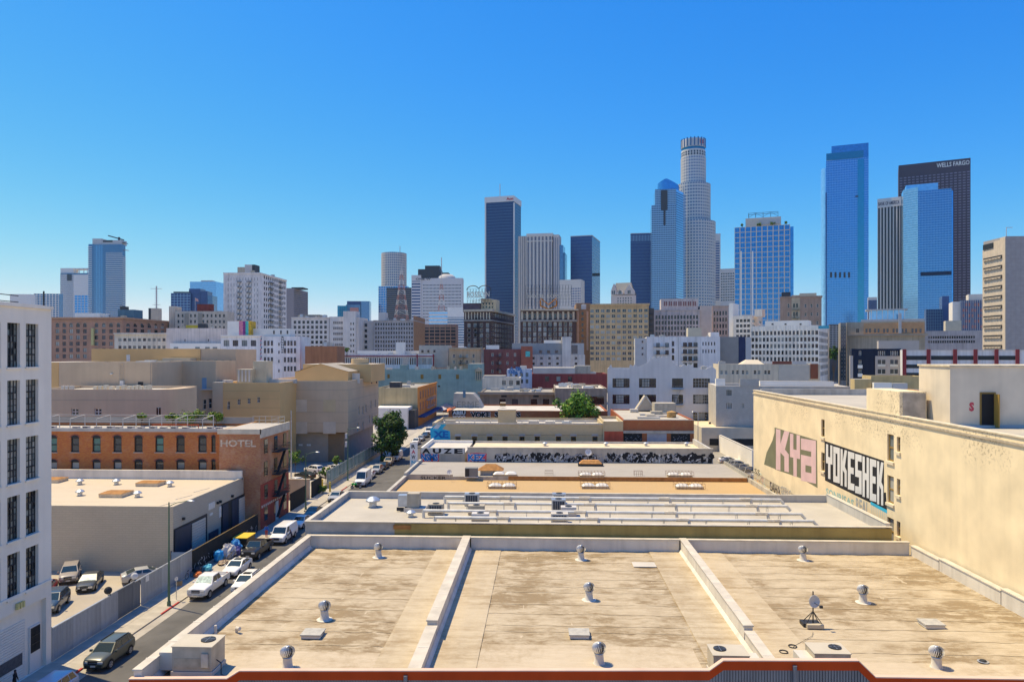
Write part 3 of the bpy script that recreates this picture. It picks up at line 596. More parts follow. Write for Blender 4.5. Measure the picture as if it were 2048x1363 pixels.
t = tower('dark_tower', 'dark blue slab with red panels left of the beige concrete block', 1922, 1966, 600, 560, T_NAVY, ps=None, dp=30).done(); rp = M('red_panel', (.30, .10, .08), var=.1)
for k in range(7):
    for j in range(5):
        if (k + j) % 3: t.box('red_panel', 1925 + k * 6, 1928.4 + k * 6, 606 + j * 11, 612 + j * 11, y=-.2, d=.18, mat=rp)
t.bars('front', 12, 0, LAV, .25, 1, .25, ya=600, yb=660); t.box('penthouse', 1937, 1966, 588, None, y=3, d=12, mat=CREAM); t.box('side_wing', 1905, 1921.6, 603, 660, y=4, d=20, mat=PALE)
t = tower('dark_tower', 'dark stepped glass block in front of the bright blue tower on the right', 1852, 1885, 618, 640, T_NAVY).done(); t.bars('front', 7, 9, LINE, .3, .4, .2, yb=670); t.box('step', 1884, 1898, 592, 670, y=2, d=18, mat=T_NAVY)
# beige concrete slab at the right edge
bc = M('beige_concrete', (.56, .46, .36), var=.07, streak=.12)
t = Bld('concrete_block', 'beige concrete block with rows of louvred balconies at the right edge', 'building', 2012, 2110, 472, 300, wall=M('grey_concrete', (.30, .28, .29), var=.08), a=0, ps=None, dp=15, par=1).done()
t.bars('front', 10, 30, M('joint', (.24, .225, .235), var=0), .06, .06, .03, yb=700, name='joint_lines')
b_ = MB(); O = t.O; xl = -.1; x0 = t.fx(2012)
for a, c, yt in ((0., .22, 473), (.22, .5, 480), (.5, .72, 488), (.72, 1., 498)):
    pa_, pc = Vector((x0 - .05, 0, 0)).lerp(Vector((xl, 15, 0)), a), Vector((x0 - .05, 0, 0)).lerp(Vector((xl, 15, 0)), c)
    b_.box(-.4, -.02, pa_.y + .01, pc.y, 0, t.z(yt, 0, pa_.y))
b_.build('stepped_wall', bc, t.root)
P0, P1 = Vector((x0 - .4, 0, 0)), Vector((xl - .35, 15, 0)); dd = (P1 - P0).normalized(); nn_ = Vector((-abs(dd.y), -abs(dd.x), 0)).normalized(); LL = (P1 - P0).length
for j in range(17):
    z_ = t.z(522, 0, 17) - j * (t.z(522, 0, 17) - t.z(541, 0, 17)); a, c = P0 + dd * (LL * .12), P0 + dd * (LL * .93)
    if z_ < 4: break
    MB().beam(a + nn_ * .02 + Vector((0, 0, z_)), c + nn_ * .02 + Vector((0, 0, z_)), .5, 1.3).build('balcony_recess', DARKM, t.root)
    b_ = MB(); b_.beam(a + nn_ * .45 + Vector((0, 0, z_ - .1)), c + nn_ * .45 + Vector((0, 0, z_ - .1)), .25, .22)
    for k in range(6): p = P0 + dd * (LL * (.15 + .13 * k)); b_.beam(p + nn_ * .5 + Vector((0, 0, z_ - .5)), p + dd * 1.6 + nn_ * .5 + Vector((0, 0, z_ - .5)), .2, .3)
    b_.build('balcony_rail', bc, t.root)
for k in range(4): p = P0 + dd * (LL * (.5 + .11 * k)); z_ = t.z(497, 0, 17); MB().beam(p + nn_ * .05 + Vector((0, 0, z_)), p + dd * 1.8 + nn_ * .05 + Vector((0, 0, z_)), .4, 2.2).build('louvre', DARKM, t.root)
b_ = MB(); z0 = t.H - 1; b_.tube((2, 3, z0), (2, 3, z0 + 5.2), .12); b_.beam((2, 3, z0 + 5.1), (4.5, 3, z0 + 5.1), .2, .2); b_.build('roof_mast', LAV, t.root)
# ================================================================ middle distance: the old downtown blocks
def mid(name, label, pl, pr, yt, Y, col, streak=.28, var=.14, **k):
    if isinstance(col, tuple): col = tuple(min(c * 1.28, .84) if max(col) > .12 else c for c in col)
    wm = col if not isinstance(col, tuple) else M('paint_%s_%d_%d' % (name, pl, Y), col, var=var, scale=.2, streak=streak)
    return Bld(name, label, 'building', pl, pr, yt, Y, wall=wm, group='downtown blocks', **k)
TERRA = M('terracotta_trim', (.42, .24, .15), var=.1)
def fire_escape(B, face, pa, pb, ys, mat=None, drop=True, out=1.1):
    """each landing with its rail a part, ladders between"""
    zs = []
    for yy in ys:
        if face == 'front': a, b = B.fx(pa), B.fx(pb); z = B.z(yy, (a + b) / 2)
        else: a, b = sorted((B.sx(pa), B.sx(pb))); z = B.zs(yy, (a + b) / 2)
        zs.append(z); m = MB(); r = max(.03, dep(B.O.x, B.O.y) / 9000)
        def P(t, o, h):
            return (t, -o, h - B.base) if face == 'front' else ((B.W + o if B.sd == 'right' else -o), t, h - B.base)
        for o in (.1, out * .5, out): m.beam(P(a, o, z), P(b, o, z), .35, .05)
        for h in (.5, 1.0): m.beam(P(a, out, z + h), P(b, out, z + h), r, r); m.beam(P(a, .05, z + h), P(a, out, z + h), r, r); m.beam(P(b, .05, z + h), P(b, out, z + h), r, r)
        n = max(3, int((b - a) / .5))
        for i in range(n + 1): m.beam(P(a + (b - a) * i / n, out, z), P(a + (b - a) * i / n, out, z + 1), r * .7, r * .7)
        m.build('fire_escape_landing', mat or DARKM, B.root)
    if drop:
        for z0, z1 in zip(zs[1:], zs[:-1]):
            m = MB(); m.beam(P(a + (b - a) * .2, out * .6, z0), P(a + (b - a) * .75, out * .6, z1), .06, .12); m.beam(P(a + (b - a) * .2, out * .3, z0), P(a + (b - a) * .75, out * .3, z1), .06, .12); m.build('fire_escape_stair', mat or DARKM, B.root)
# --- red-brown arched hotel, left
hb = M('arched_brick', (.36, .19, .13), var=.14, scale=.2, streak=.1)
t = mid('arched_hotel', 'red brown hotel with a row of arched top windows on the left', 95, 245, 634, 430, hb, ps=345)
t.grid('front', 115, 170, 5, 7.2, 662, 712, 5, 8, 'two', FR_D, 'mix'); t.grid('front', 193, 237, 4, 7.2, 662, 712, 5, 8, 'two', FR_D, 'mix'); t.grid('front', 115, 170, 5, 7.2, 651.5, 651.5, 1, 5, 'two', FR_D); t.grid('front', 193, 237, 4, 7.2, 651.5, 651.5, 1, 5, 'two', FR_D)
t.grid('side', 256, 325, 6, 7, 662, 682, 3, 7, 'two', FR_D, 'mix'); t.grid('side', 256, 325, 6, 7, 652.5, 652.5, 1, 5, 'two', FR_D, 'mix'); t.done()
t.band(634, 637, .9, TERRA); t.band(640, 641.4, .4, TERRA, 'belt')
for f_, q, r_ in (('front', [115 + 13.75 * i for i in range(5)] + [193 + 14.67 * i for i in range(4)], 3.6), ('side', [256 + 13.8 * i for i in range(6)], 3.5)):
    for px in q:
        m = MB(); g = MB(); rr = abs(t.fx(117) - t.fx(115)) * r_ / 2
        for i in range(8):
            a, b = math.pi * i / 8, math.pi * (i + 1) / 8
            for (R0, R1, mm, o) in ((rr, rr * 1.32, m, .14), (0, rr, g, .02)):
                if f_ == 'front':
                    c = t.fx(px); z = t.z(649.1, c); V_ = lambda R_, w_: (c + R_ * math.cos(w_), -o, z + R_ * math.sin(w_))
                else:
                    c = t.sx(px); z = t.zs(650, c); V_ = lambda R_, w_: (t.W + o, c + R_ * 1.6 * math.cos(w_), z + R_ * math.sin(w_))
                mm.quad(V_(R0, a), V_(R1, a), V_(R1, b), V_(R0, b))
        m.build('arch', TERRA, t.root, fix=False); g.build('arch_pane', RN.choice((G1, G2)), t.root, fix=False)
t.box('blade_sign', 182, 187, 656, 690, y=-1.2, d=1.1, mat=M('sign_olive', (.45, .42, .18), var=.2, scale=3)); clutter(t, 8, hmax=3.5); t.box('roof_house', 150, 200, 626, None, y=8, d=10, mat=WHT); t.box('dark_tank', 236, 268, 619, None, y=12, d=10, mat=M('tank_blue', (.09, .13, .2), var=.1)); t.box('tank_house', 240, 247, 612, None, y=14, d=6, mat=DGREY)
t = mid('beige_hotel', 'beige hotel with two light wells under the flag', 350, 455, 622, 480, (.45, .38, .31)); t.grid('front', 357, 448, 12, 3.6, 631, 690, 6, 6, 'sash', FR_D, 'dark').done()
for p in (369, 396): t.box('light_well', p, p + 8, 626, 700, y=-.3, d=.28, mat=M('well', (.30, .26, .21), var=.1))
t.box('roof_sign', 394, 426, 608, None, y=4, d=2, mat=M('rust_sign', (.16, .05, .04), var=.2)); clutter(t, 4)
t.box('low_wing', 338, 349.5, 612, 700, y=3, d=12); m = MB(); x = t.fx(390.5, 2); z0 = t.H - .6; z1 = t.z(595, x, 2); m.tube((x, 2, z0), (x, 2, z1), .14); m.build('flag_pole', LAV, t.root); MB().quad((x, 2, z1 - .2), (x + 1.9, 2.3, z1 - .9), (x + 2.2, 2.1, z1 - 2.8), (x, 2, z1 - 2.2)).build('flag', M('flag_red', (.65, .30, .26), var=.3, scale=2), t.root)
# --- white tower with fire escapes
t = mid('white_high_rise', 'tall white block with two columns of black fire escapes', 447, 520, 545, 520, (.62, .58, .57), ps=573)
t.grid('front', 456, 516, 11, 2.6, 558, 656, 10, 6, 'sash', FR_D, 'dark'); t.grid('side', 529, 570, 11, 2.2, 560, 656, 10, 6, 'sash', FR_D, 'dark'); t.done()
t.band(545, 547.5, .5); fire_escape(t, 'front', 475, 484, [564 + 10.9 * k for k in range(9)]); fire_escape(t, 'front', 494, 503, [564 + 10.9 * k for k in range(9)]); fire_escape(t, 'side', 537, 546, [566 + 10.9 * k for k in range(9)]); fire_escape(t, 'side', 557, 563, [566 + 10.9 * k for k in range(9)])
for k in range(12): t.box('pilaster', 449 + k * 6.05, 450.6 + k * 6.05, 549, 680, y=-.25, d=.24)
t.box('penthouse', 475, 490, 534, None, y=8, d=8, mat=UNITG); t.box('penthouse', 489.6, 504, 529, None, y=7, d=10, mat=LAV); t.box('penthouse', 504.3, 510, 529, None, y=7.3, d=9, mat=DGREY); clutter(t, 6, hmax=3)
# --- white block with stair tower
wb = M('white_block', (.66, .62, .61), var=.08, scale=.2, streak=.18)
t = mid('white_block', 'white block with a tall blank stair tower left of the grey gridded block', 583, 658, 634, 400, wb, ps=664)
t.grid('front', 590, 651, 8, 5.2, 644, 694, 6, 6, 'two', FR_D, 'dark').done(); t.band(634, 636, .35)
t.box('wing', 659, 687, 633, 720, y=-.01, d=26); t.box('stair_tower', 686.5, 711, 622, 740, y=-2, d=9); t.box('wing', 711.3, 718, 634, 740, y=0, d=20)
b_ = MB()
def dots(B, name, pxs, pys, w_, h_, y, mat=G1):
    for px in pxs:
        for py in pys:
            x = B.fx(px, y); z = B.z(py, x, y); ww = abs(B.fx(px + w_ / 2, y) - x); hh = abs(B.z(py + h_ / 2, x, y) - z)
            MB().box(x - ww, x + ww, y - .1, y - .004, z - hh, z + hh).build(name, mat, B.root)
dots(t, 'window', [668, 672, 676, 680, 684], [645, 656, 667, 678, 689], 2.2, 5, -.012); dots(t, 'window', [702, 707], [647, 658, 669, 680, 691, 702], 2, 4.5, -2); clutter(t, 9, hmax=2.5)
t.box('roof_house', 600, 640, 629, None, y=6, d=10, mat=ROOFG)
# --- grey gridded block with brick flank
t = mid('grey_block', 'slate grey block with many small windows and a brick right flank', 747, 827, 640, 410, (.27, .27, .30), ps=849)
t.grid('front', 752, 824, 15, 3.0, 648, 700, 7, 5, 'sash', FR_D, 'dark').done(); m = MB(); m.box(t.W + .01, t.W + .3, 0, t.D, 0, t.z(631)); m.build('brick_flank', M('flank_brick', (.30, .15, .11), var=.15), t.root)
t.box('wing', 719, 746.6, 641, 720, y=1, d=24, mat=M('wing_grey', (.42, .41, .42), var=.08)); dots(t, 'window', [724, 732], [650, 661, 672, 683, 694], 5, 6, 1); t.band(640, 641.5, .5); clutter(t, 8, hmax=3); t.box('water_tank', 757, 770, 624, None, y=6, d=8, mat=LAV)
t = mid('brown_garage', 'brown low block with open horizontal bands behind the white band building', 848, 912, 648, 520, (.26, .15, .11)).done(); t.bars('front', 0, 5, DARKM, .3, 1.6, .1, ya=655, yb=690, name='open_bands'); t.bars('front', 6, 0, TERRA, .5, 1, .3, ya=648, yb=692); 
# --- hotels with roof signs
db = M('dark_brick', (.085, .055, .055), var=.15, scale=.2); cb = M('cream_cornice', (.50, .43, .33), var=.12)
t = Bld('sign_hotel', 'dark brick hotel with cream top floor and arched roof sign frame', 'building', 928, 981, 621, 470, a=-11.7, wall=db, ps=1028, group='downtown blocks')
t.grid('front', 938, 975, 4, 6, 650, 700, 6, 7.5, 'full', FR_W, 'mix'); t.grid('side', 984, 1023, 13, 2.0, 652, 700, 6, 7.5, 'sash', FR_W, 'dark'); t.grid('front', 938, 975, 4, 5, 631, 631, 1, 7, 'full', FR_W, 'dark'); t.grid('side', 984, 1023, 13, 2., 633, 633, 1, 7, 'sash', FR_W, 'dark'); t.done()
t.band(618.5, 623, 1.4, cb); t.band(624, 639, .2, cb, 'cream_floor') if 0 else None; t.band(639.5, 642, .9, M('belt_grey', (.28, .27, .26), var=.1), 'belt'); fire_escape(t, 'front', 950, 962, [638, 655, 668, 681, 694])
for k in range(9): t.box('cream_pier', 930 + k * 6.0, 932.2 + k * 6.0, 624, 638.5, y=-.3, d=.29, mat=cb)
t.box('turret', 962, 992, 599, None, y=6, d=9, mat=M('turret_cream', (.56, .46, .29), var=.1)); dots(t, 'turret_window', [967, 973, 979, 985], [607, 614], 2.5, 4, 6); t.box('turret_cap', 961, 980, 596.5, 599, y=5.6, d=9.8, mat=cb); t.box('mansard', 926, 960, 606, None, y=4, d=10, mat=M('mansard', (.12, .09, .12), var=.2))
clutter(t, 5)
def rsign(B, pa, pb, yt, yb, nx, nz, words, arch=True):
    xa, xb = B.fx(pa, 3), B.fx(pb, 3); za, zb = B.z(yb, None, 3), B.z(yt, None, 3); m = MB(); r = .09
    for y in (3, 5):
        for i in range(nx + 1): x = xa + (xb - xa) * i / nx; m.beam((x, y, za), (x, y, zb), r, r)
    for j in range(nz + 1): z = za + (zb - za) * j / nz; m.beam((xa, 3, z), (xb, 3, z), r, r)
    for i in range(nx): x = xa + (xb - xa) * i / nx; m.beam((x, 3, za), (x + (xb - xa) / nx, 5, zb), .1, .1)
    m.build('sign_frame', DARKM, B.root)
    if arch:
        m = MB(); pts = [(xa, 3, zb - 1)]
        for i in range(17):
            f = i / 16; pts.append((xa + (xb - xa) * f, 3, zb + 2.0 * abs(math.sin(2 * math.pi * f)) ** .6))
        pts += [(xb, 3, zb - 1)]; m.path(pts, .28, 6); m.build('sign_arch', DARKM, B.root)
    for (s_, off, a, b, y1, y2, mt) in words:
        m = MB(); x1, x2 = B.fx(a, 2.8), B.fx(b, 2.8); z1, z2 = B.z(y1, None, 2.8), B.z(y2, None, 2.8); text(m, s_, off, (x1, 2.8, z2), (1, 0, 0), (0, 0, 1), x2 - x1, z1 - z2); m.build('sign_lettering', mt, B.root)
SL = M('sign_bulb_white', (.60, .55, .45), var=0); rsign(t, 934, 981, 577, 606, 8, 5, [('ROSSLYN', .02, 934, 979, 583, 594, SL), ('HOTEL', .0, 944, 968, 599, 605, SL)])
t = Bld('sign_hotel', 'dark brick hotel with wide lattice roof sign and orange heart frame', 'building', 1041, 1152, 619, 470, wall=db, ps=None, dp=40, group='downtown blocks')
t.grid('front', 1049, 1141, 10, 6, 648, 698, 6, 8, 'full', FR_W, 'mix'); t.grid('front', 1049, 1141, 10, 5, 631, 631, 1, 9, 'full', cb, 'dark'); t.done()
t.band(618, 621, 1.5, cb); t.band(639.5, 643, .9, M('belt_grey', (.28, .27, .26)), 'belt')
for k in range(11): t.box('cream_pier', 1042 + k * 10.3, 1046 + k * 10.3, 623, 639, y=-.3, d=.29, mat=cb)
fire_escape(t, 'front', 1096, 1104, [640, 655, 668, 681, 694])
t.box('brick_wing', 1152.4, 1180, 606, 730, y=4, d=30, mat=M('wing_brick', (.26, .14, .11), var=.15)); dots(t, 'window', [1165], [616, 627, 638, 649, 660, 671, 682], 4, 6, 4); t.box('cream_quoin', 1153, 1158, 622, 700, y=3.8, d=.18, mat=M('quoin', (.45, .30, .24), var=.1)); t.box('cream_quoin', 1173, 1177, 622, 700, y=3.8, d=.18, mat=M('quoin', (.45, .30, .24)))
MB().lathe([(.01, 2.2), (2.6, 1.2), (2.6, -2), (.01, -2)], 14, (t.fx(1167, 6), 6, t.z(613, None, 6))).build('roof_tank', LAV, t.root, smooth=True)
OR = M('heart_orange', (.50, .16, .03), var=.1)
rsign(t, 1051, 1143, 570, 611, 16, 6, [('HOTEL ROSSLYN', .01, 1055, 1140, 588, 596, SL)], arch=False)
m = MB(); q = lambda px, py: (t.fx(px, 2.5), 2.5, t.z(py, None, 2.5)); m.path([q(1081, 600), q(1081, 611), q(1097, 618), q(1113, 611), q(1113, 600)], .5, 6); m.path([q(1081, 596), q(1097, 609), q(1113, 596)], .35, 6); m.build('heart_frame', OR, t.root); clutter(t, 3)
# --- tan hotel of many windows
t = mid('tan_hotel', 'wide tan hotel with a dense grid of windows and a dark fire escape edge', 1180, 1297, 609, 450, (.42, .29, .15), ps=None, dp=35)
t.grid('front', 1184, 1292, 11, 7.4, 621, 717, 10, 6, 'two', FR_W, 'mix').done(); t.band(607, 610.5, .7); t.band(614, 615.4, .25, name='belt'); t.box('dark_flank', 1297.3, 1308, 616, 740, y=.5, d=30, mat=M('flank_dark', (.09, .08, .08), var=.2))
for k in range(7): MB().box(t.W + .2, t.W + 2.2, -.6, .4, t.z(628 + 11 * k), t.z(629.2 + 11 * k)).build('fire_escape_landing', DARKM, t.root)
# --- art deco stone block
t = mid('stone_block', 'pinkish stone block with stepped top tier and tall window strips', 1306, 1400, 620, 480, (.44, .37, .36), ps=None, dp=30)
t.grid('front', 1313, 1394, 14, 4, 634, 689, 6, 7.5, 'two', FR_D, 'dark').done(); t.band(619, 621, .4); t.box('top_tier', 1322, 1396, 597, None, y=2.5, d=16); dots(t, 'tier_window', [1331 + 9.6 * k + d for k in range(7) for d in (-2, 2)], [607], 2.6, 9, 2.5, M('tier_pane', (.2, .12, .12), var=.1))
for k in range(8): t.box('pilaster', 1308 + k * 12.6, 1310.5 + k * 12.6, 622, 700, y=-.4, d=.38)
t.box('pink_wing', 1400.3, 1424, 611, 700, y=1, d=24, mat=M('pink_wing', (.50, .41, .38), var=.08)); clutter(t, 6, y0=4, hmax=2)
t = mid('salmon_block', 'salmon block with thin window columns right of the pinkish stone block', 1424.5, 1457, 612, 500, (.48, .33, .26), ps=None); t.grid('front', 1429, 1452, 5, 3, 626, 690, 6, 8, 'sash', FR_D, 'dark').done(); t.band(611, 613.4, .4)
t = mid('white_block', 'white stucco block with small dark windows below the gridded blue tower', 1466, 1503, 631, 440, (.64, .59, .53), a=-30, ps=1525); t.grid('front', 1475, 1497, 4, 5.5, 641, 672, 4, 6, 'two', FR_D, 'dark'); t.grid('side', 1507, 1520, 2, 5, 643, 672, 4, 5, 'two', FR_D, 'dark').done(); t.box('stair_head', 1509, 1524, 618, None, y=6, d=8); t.box('side_wing', 1458, 1465.5, 606, 690, y=8, d=14, mat=WHT)
t = mid('brown_block', 'brown brick block with water tanks between the two blue towers', 1560, 1643, 592, 430, (.30, .20, .15), ps=None); t.grid('front', 1577, 1577, 1, 4, 611, 645, 3, 8, 'sash', FR_W, 'dark'); t.grid('front', 1611, 1635, 3, 4, 611, 645, 3, 7, 'sash', FR_W, 'dark').done()
t.box('cream_strip', 1583, 1600, 590, 660, y=-.3, d=.29, mat=M('strip_cream', (.50, .40, .27), var=.1)); dots(t, 'window', [1588, 1594], [611, 628, 645], 3.4, 8, -.31); t.band(592, 595, .5); t.box('dark_tank', 1563, 1581, 584, None, y=4, d=8, mat=DGREY); t.box('loggia', 1599, 1633, 586, None, y=4, d=8, mat=M('loggia', (.55, .48, .36), var=.1)); fire_escape(t, 'front', 1584, 1599, [620, 637, 652])
# --- big white gridded block
t = mid('white_gridded_block', 'big white block with rows of paired windows beside the canyon street', 1502, 1636, 651, 330, (.66, .63, .59), a=-27, ps=1658)
t.grid('front', 1505.5, 1633, 18, 5.6, 665.5, 744, 7, 8, 'sash', FR_D, 'mix'); t.grid('side', 1640, 1655, 7, 1.7, 668, 746, 7, 8, 'sash', FR_D, 'dark'); t.done(); t.box('penthouse', 1530, 1617, 641, None, y=6, d=10, mat=WHT)
dots(t, 'penthouse_window', [1545, 1571, 1601], [648], 4, 3, 6); t.box('dark_crown_side', 1636.6, 1658, 651, 657, y=.3, d=.1, mat=T_TEAL); clutter(t, 4)
for k in range(19): t.box('pilaster', 1501.6 + k * 7.5, 1502.9 + k * 7.5, 658, 760, y=-.22, d=.21)
# --- street canyon and what frames it
t = mid('stone_corner_block', 'tan stone corner block with terracotta top and glass rooftop garden', 1693, 1850, 643, 360, (.32, .27, .20), ps=None, dp=30)
t.grid('front', 1715, 1715, 1, 6, 661, 661, 1, 8, 'sash', FR_D, 'dark'); t.done(); t.box('terracotta_floor', 1728, 1848, 645, 667, y=-.5, d=.49, mat=M('terracotta_face', (.50, .27, .13), var=.12)); dots(t, 'window', [1733, 1740, 1750, 1757, 1768, 1775, 1787, 1794, 1805, 1812, 1825, 1832, 1841], [661], 3.8, 8, -.52, G2)
t.band(667.5, 671, 1.2, M('stone_corn', (.36, .30, .23), var=.15)); t.box('glass_pavilion', 1740, 1810, 620, None, y=5, d=9, mat=T_PALE); t.box('pavilion_roof', 1732, 1815, 617.5, 620, y=4, d=11, mat=LAV); t.box('terrace_wall', 1722, 1848, 638, None, y=1.5, d=.4, mat=LAV); t.box('flue', 1797, 1803, 626, 666, y=-1.5, d=.9, mat=LAV)
for k in range(7): t.box('pavilion_post', 1742 + k * 11, 1743.2 + k * 11, 620, None, y=4.7, d=.28, mat=WHT)
m = MB()
for k in range(8): m.box(*sorted((t.fx(1694 + k * 3), t.fx(1694 + k * 3) + .5)), -.4, -.01, 4, t.z(672))
m.build('pilasters', t.wall, t.root).name = 'pilaster_row'
t = mid('dark_canyon_block', 'dark narrow block framing the left side of the canyon street', 1659, 1692, 648, 620, (.10, .10, .11)).done(); t.bars('front', 5, 14, LAV, .4, .4, .3, ya=650, yb=700)
t = mid('dark_glass_block', 'dark glass corner block on the right of the canyon street', 1681, 1692.5, 645, 350, (.20, .19, .18)).done(); t.bars('front', 2, 14, G2, .9, 1.2, .1, ya=652, yb=760)
t = mid('open_garage', 'grey parking deck with dark square openings left of the beige concrete block', 1848, 1966, 661, 400, (.34, .31, .32)); t.grid('front', 1858, 1948, 20, 3.4, 674, 683, 2, 5, 'pane', FR_D, 'dark').done(); t.box('stair_head', 1891, 1923, 641, None, y=3, d=8, mat=M('cream_hut', (.52, .47, .37), var=.08))
t = mid('navy_block', 'navy blue apartment block with white framed windows', 1703, 1802, 697, 230, (.016, .022, .05), ps=None, dp=25, var=.05)
t.grid('front', 1720, 1720, 1, 5, 706, 706, 1, 9, 'cross', FR_W, 'dark'); t.grid('front', 1720, 1720, 1, 6, 724, 742, 2, 8, 'cross', FR_W, 'dark'); t.grid('front', 1763, 1788, 2, 14, 706, 706, 1, 9, 'three', FR_W, 'dark'); t.done()
t.box('grey_panel', 1750.5, 1802, 711.5, 756, y=-.4, d=.39, mat=M('panel_grey', (.42, .37, .35), var=.05)); t.box('grey_edge', 1700, 1706, 711, 800, y=-.3, d=12, mat=M('panel_grey', (.42, .37, .35)))
for px in (1763, 1788):
    for py in (724, 743): t.box('window', px - 7.5, px + 7.5, py - 5, py + 4, y=-.48, d=.07, mat=G2); t.box('window_rail', px - 8, px + 8, py + 3.9, py + 9 if py < 730 else py + 5, y=-.6, d=.12, mat=FR_W); t.box('window_mullion', px - .5, px + .5, py - 5, py + 3.8, y=-.53, d=.045, mat=FR_W)
for py in (733, 750): t.box('white_balcony', 1715.5, 1725, py - 3.4, py + 3, y=-.5, d=.48, mat=WHT)
clutter(t, 3); t.box('grey_roof_house', 1757, 1838, 681, None, y=12, d=10, mat=M('panel_grey', (.42, .37, .35)))
t = mid('parking_garage', 'white parking deck with maroon columns behind the cream penthouse', 1806, 2100, 699, 215, (.55, .55, .58), ps=None, dp=30, var=.05).done()
for k, (a, c) in enumerate(((1810, 1853), (1862, 1906), (1915, 1947), (1956, 1989), (1998, 2031))):
    for y1, y2 in ((711, 719.5), (728.5, 736), (745, 752)): t.box('deck_opening', a, c, y1, y2, y=-.05, d=.045, mat=DARKM)
for p in (1805, 1853.5, 1906.5, 1947.5, 1989.5, 2031.5): t.box('maroon_column', p, p + 7.6, 698, 775, y=-.5, d=.49, mat=M('maroon_paint', (.22, .045, .05), var=.06))
t.band(699, 700.5, .15, LAV)
# ---------------------------------------------------------------- nearer middle distance
def clut(*a, **k): clutter(*a, **k)
t = mid('cornice_block', 'cream block with bracketed cornice in front of the arched hotel', 229, 333, 667, 330, (.50, .46, .40), ps=None, dp=20); t.grid('front', 240, 328, 10, 6, 679, 694, 2, 6, 'two', FR_D, 'mix').done(); t.band(665.5, 668.5, 1.0); clut(t, 5)
t = mid('pink_wall_block', 'plain pinkish wall block left of the mural box', 333, 442, 656, 322, (.56, .48, .45), ps=None, dp=18); t.grid('front', 370, 417, 2, 2, 680, 680, 1, 5, 'pane', FR_D, 'dark').done(); t.box('white_lower', 340, 440, 686, 720, y=-4, d=3.9, mat=WHT); dots(t, 'window', [352, 395, 415, 430], [696], 9, 5, -4, G4); clut(t, 6)
t.box('roof_yellow', 372, 400, 650, None, y=5, d=3, mat=M('yellow_roof', (.5, .40, .06), var=.2)); t.box('dark_sign_box', 396, 411, 647, None, y=4, d=3, mat=DGREY)
t = mid('white_warehouse', 'white block with painted vertical graffiti strips in front of the white stair tower', 442, 520, 671, 290, (.66, .64, .66), ps=None, dp=20)
t.grid('front', 453, 507, 4, 11, 686, 745, 4, 12, 'two', FR_D, 'mix').done(); t.box('right_wing', 520.3, 600, 672, 790, y=.4, d=20); dots(t, 'window', [530, 537, 544], [686, 701, 719], 4, 10, .4); dots(t, 'window', [570, 577, 583, 590], [686, 701, 719, 737], 4, 10, .4); dots(t, 'window', [558], [688, 704, 722, 741], 2.2, 6, .4); t.band(670, 672.5, .5, WHT, side=False)
m = MB(); cols = [M('gp_pink', (.55, .12, .22), var=.2), M('gp_blue', (.15, .3, .5), var=.2), M('gp_black', (.03, .03, .03), var=0)]
for k in range(16):
    y = 672 + k * 3.0; x = t.fx(522.5 + RN.uniform(-1.2, 1.2), .3); z = t.z(y, x, .3); w_ = RN.uniform(.25, .5); m.add([(x - w_, .37 - .004 * k % .02, z), (x, .37, z - .35), (x + w_, .37, z), (x, .37, z + .35)], [(0, 1, 2, 3)], k % 3)
m.build('graffiti_strip', cols, t.root, fix=False); m = MB()
for k in range(7):
    y = 674 + k * 5; x = t.fx(565 + RN.uniform(-1, 1), .3); z = t.z(y, x, .3); text(m, RN.choice(('R', 'A', 'W', 'N', 'B')), .03, (x - .6, .39, z - .5), (1, 0, 0), (0, 0, 1), 1.1, .9)
m.build('graffiti_tag', cols[2], t.root, fix=False)
t.box('mural_box', 455, 478, 642, None, y=5, d=7, mat=WHT); 
for a, c, cc in ((478.2, 486, (.62, .18, .30)), (486.1, 491, (.22, .06, .20)), (491.1, 497, (.10, .45, .42)), (497.1, 502, (.65, .38, .05))): t.box('mural_panel', a, c, 642, None, y=5, d=7, mat=M('mural_%d' % a, cc, var=.35, scale=.8))
t.box('white_roof_wing', 500, 580, 657, None, y=8, d=9, mat=WHT); dots(t, 'window', [548, 562, 575], [664], 3, 7, 8); clut(t, 4)
t = mid('red_brick_block', 'plain red brown brick block behind the shelter gable', 610, 674, 692, 280, (.25, .10, .075), ps=None, dp=18).done(); clut(t, 4, hmax=2.4); t.box('chimney', 645, 657, 683, None, y=4, d=3, mat=CONC)
t = mid('white_band_block', 'long white window-band block with maroon edges above the teal building', 678, 868, 708, 322, (.66, .62, .60), ps=None, dp=16); t.grid('front', 684, 830, 34, 3.1, 722, 722, 1, 14, 'full', FR_W, 'mix', single=True); t.grid('front', 838, 862, 7, 2.6, 722, 722, 1, 14, 'full', FR_W, 'mix'); t.done(); mr = M('maroon_trim', (.26, .05, .06), var=.05); t.band(711, 713, .25, mr, 'maroon_band', side=False)
for p in (833, 865.5): t.box('maroon_edge', p, p + 2.6, 708, 740, y=-.3, d=.29, mat=mr)
t.box('roof_house', 792, 809, 684, None, y=6, d=6, mat=WHT); t.box('white_back', 715, 840, 701, None, y=10, d=6, mat=WHT); clut(t, 8, hmax=1.2)
t = mid('tan_fire_block', 'tan block with cornice and fire escape right of the white band building', 898, 960, 697, 324, (.38, .26, .17), ps=None, dp=20); t.grid('front', 908, 947, 4, 5, 711, 723, 2, 7, 'sash', FR_W, 'mix').done(); t.band(695, 698, .8, M('corn_tan', (.42, .32, .22), var=.1)); fire_escape(t, 'front', 917, 933, [715, 728]); clut(t, 5)
t.box('cream_house', 838, 897, 690, 735, y=4, d=12, mat=M('cream_house', (.46, .42, .37), var=.1)); dots(t, 'window', [845, 857, 869], [702], 4, 5, 4)
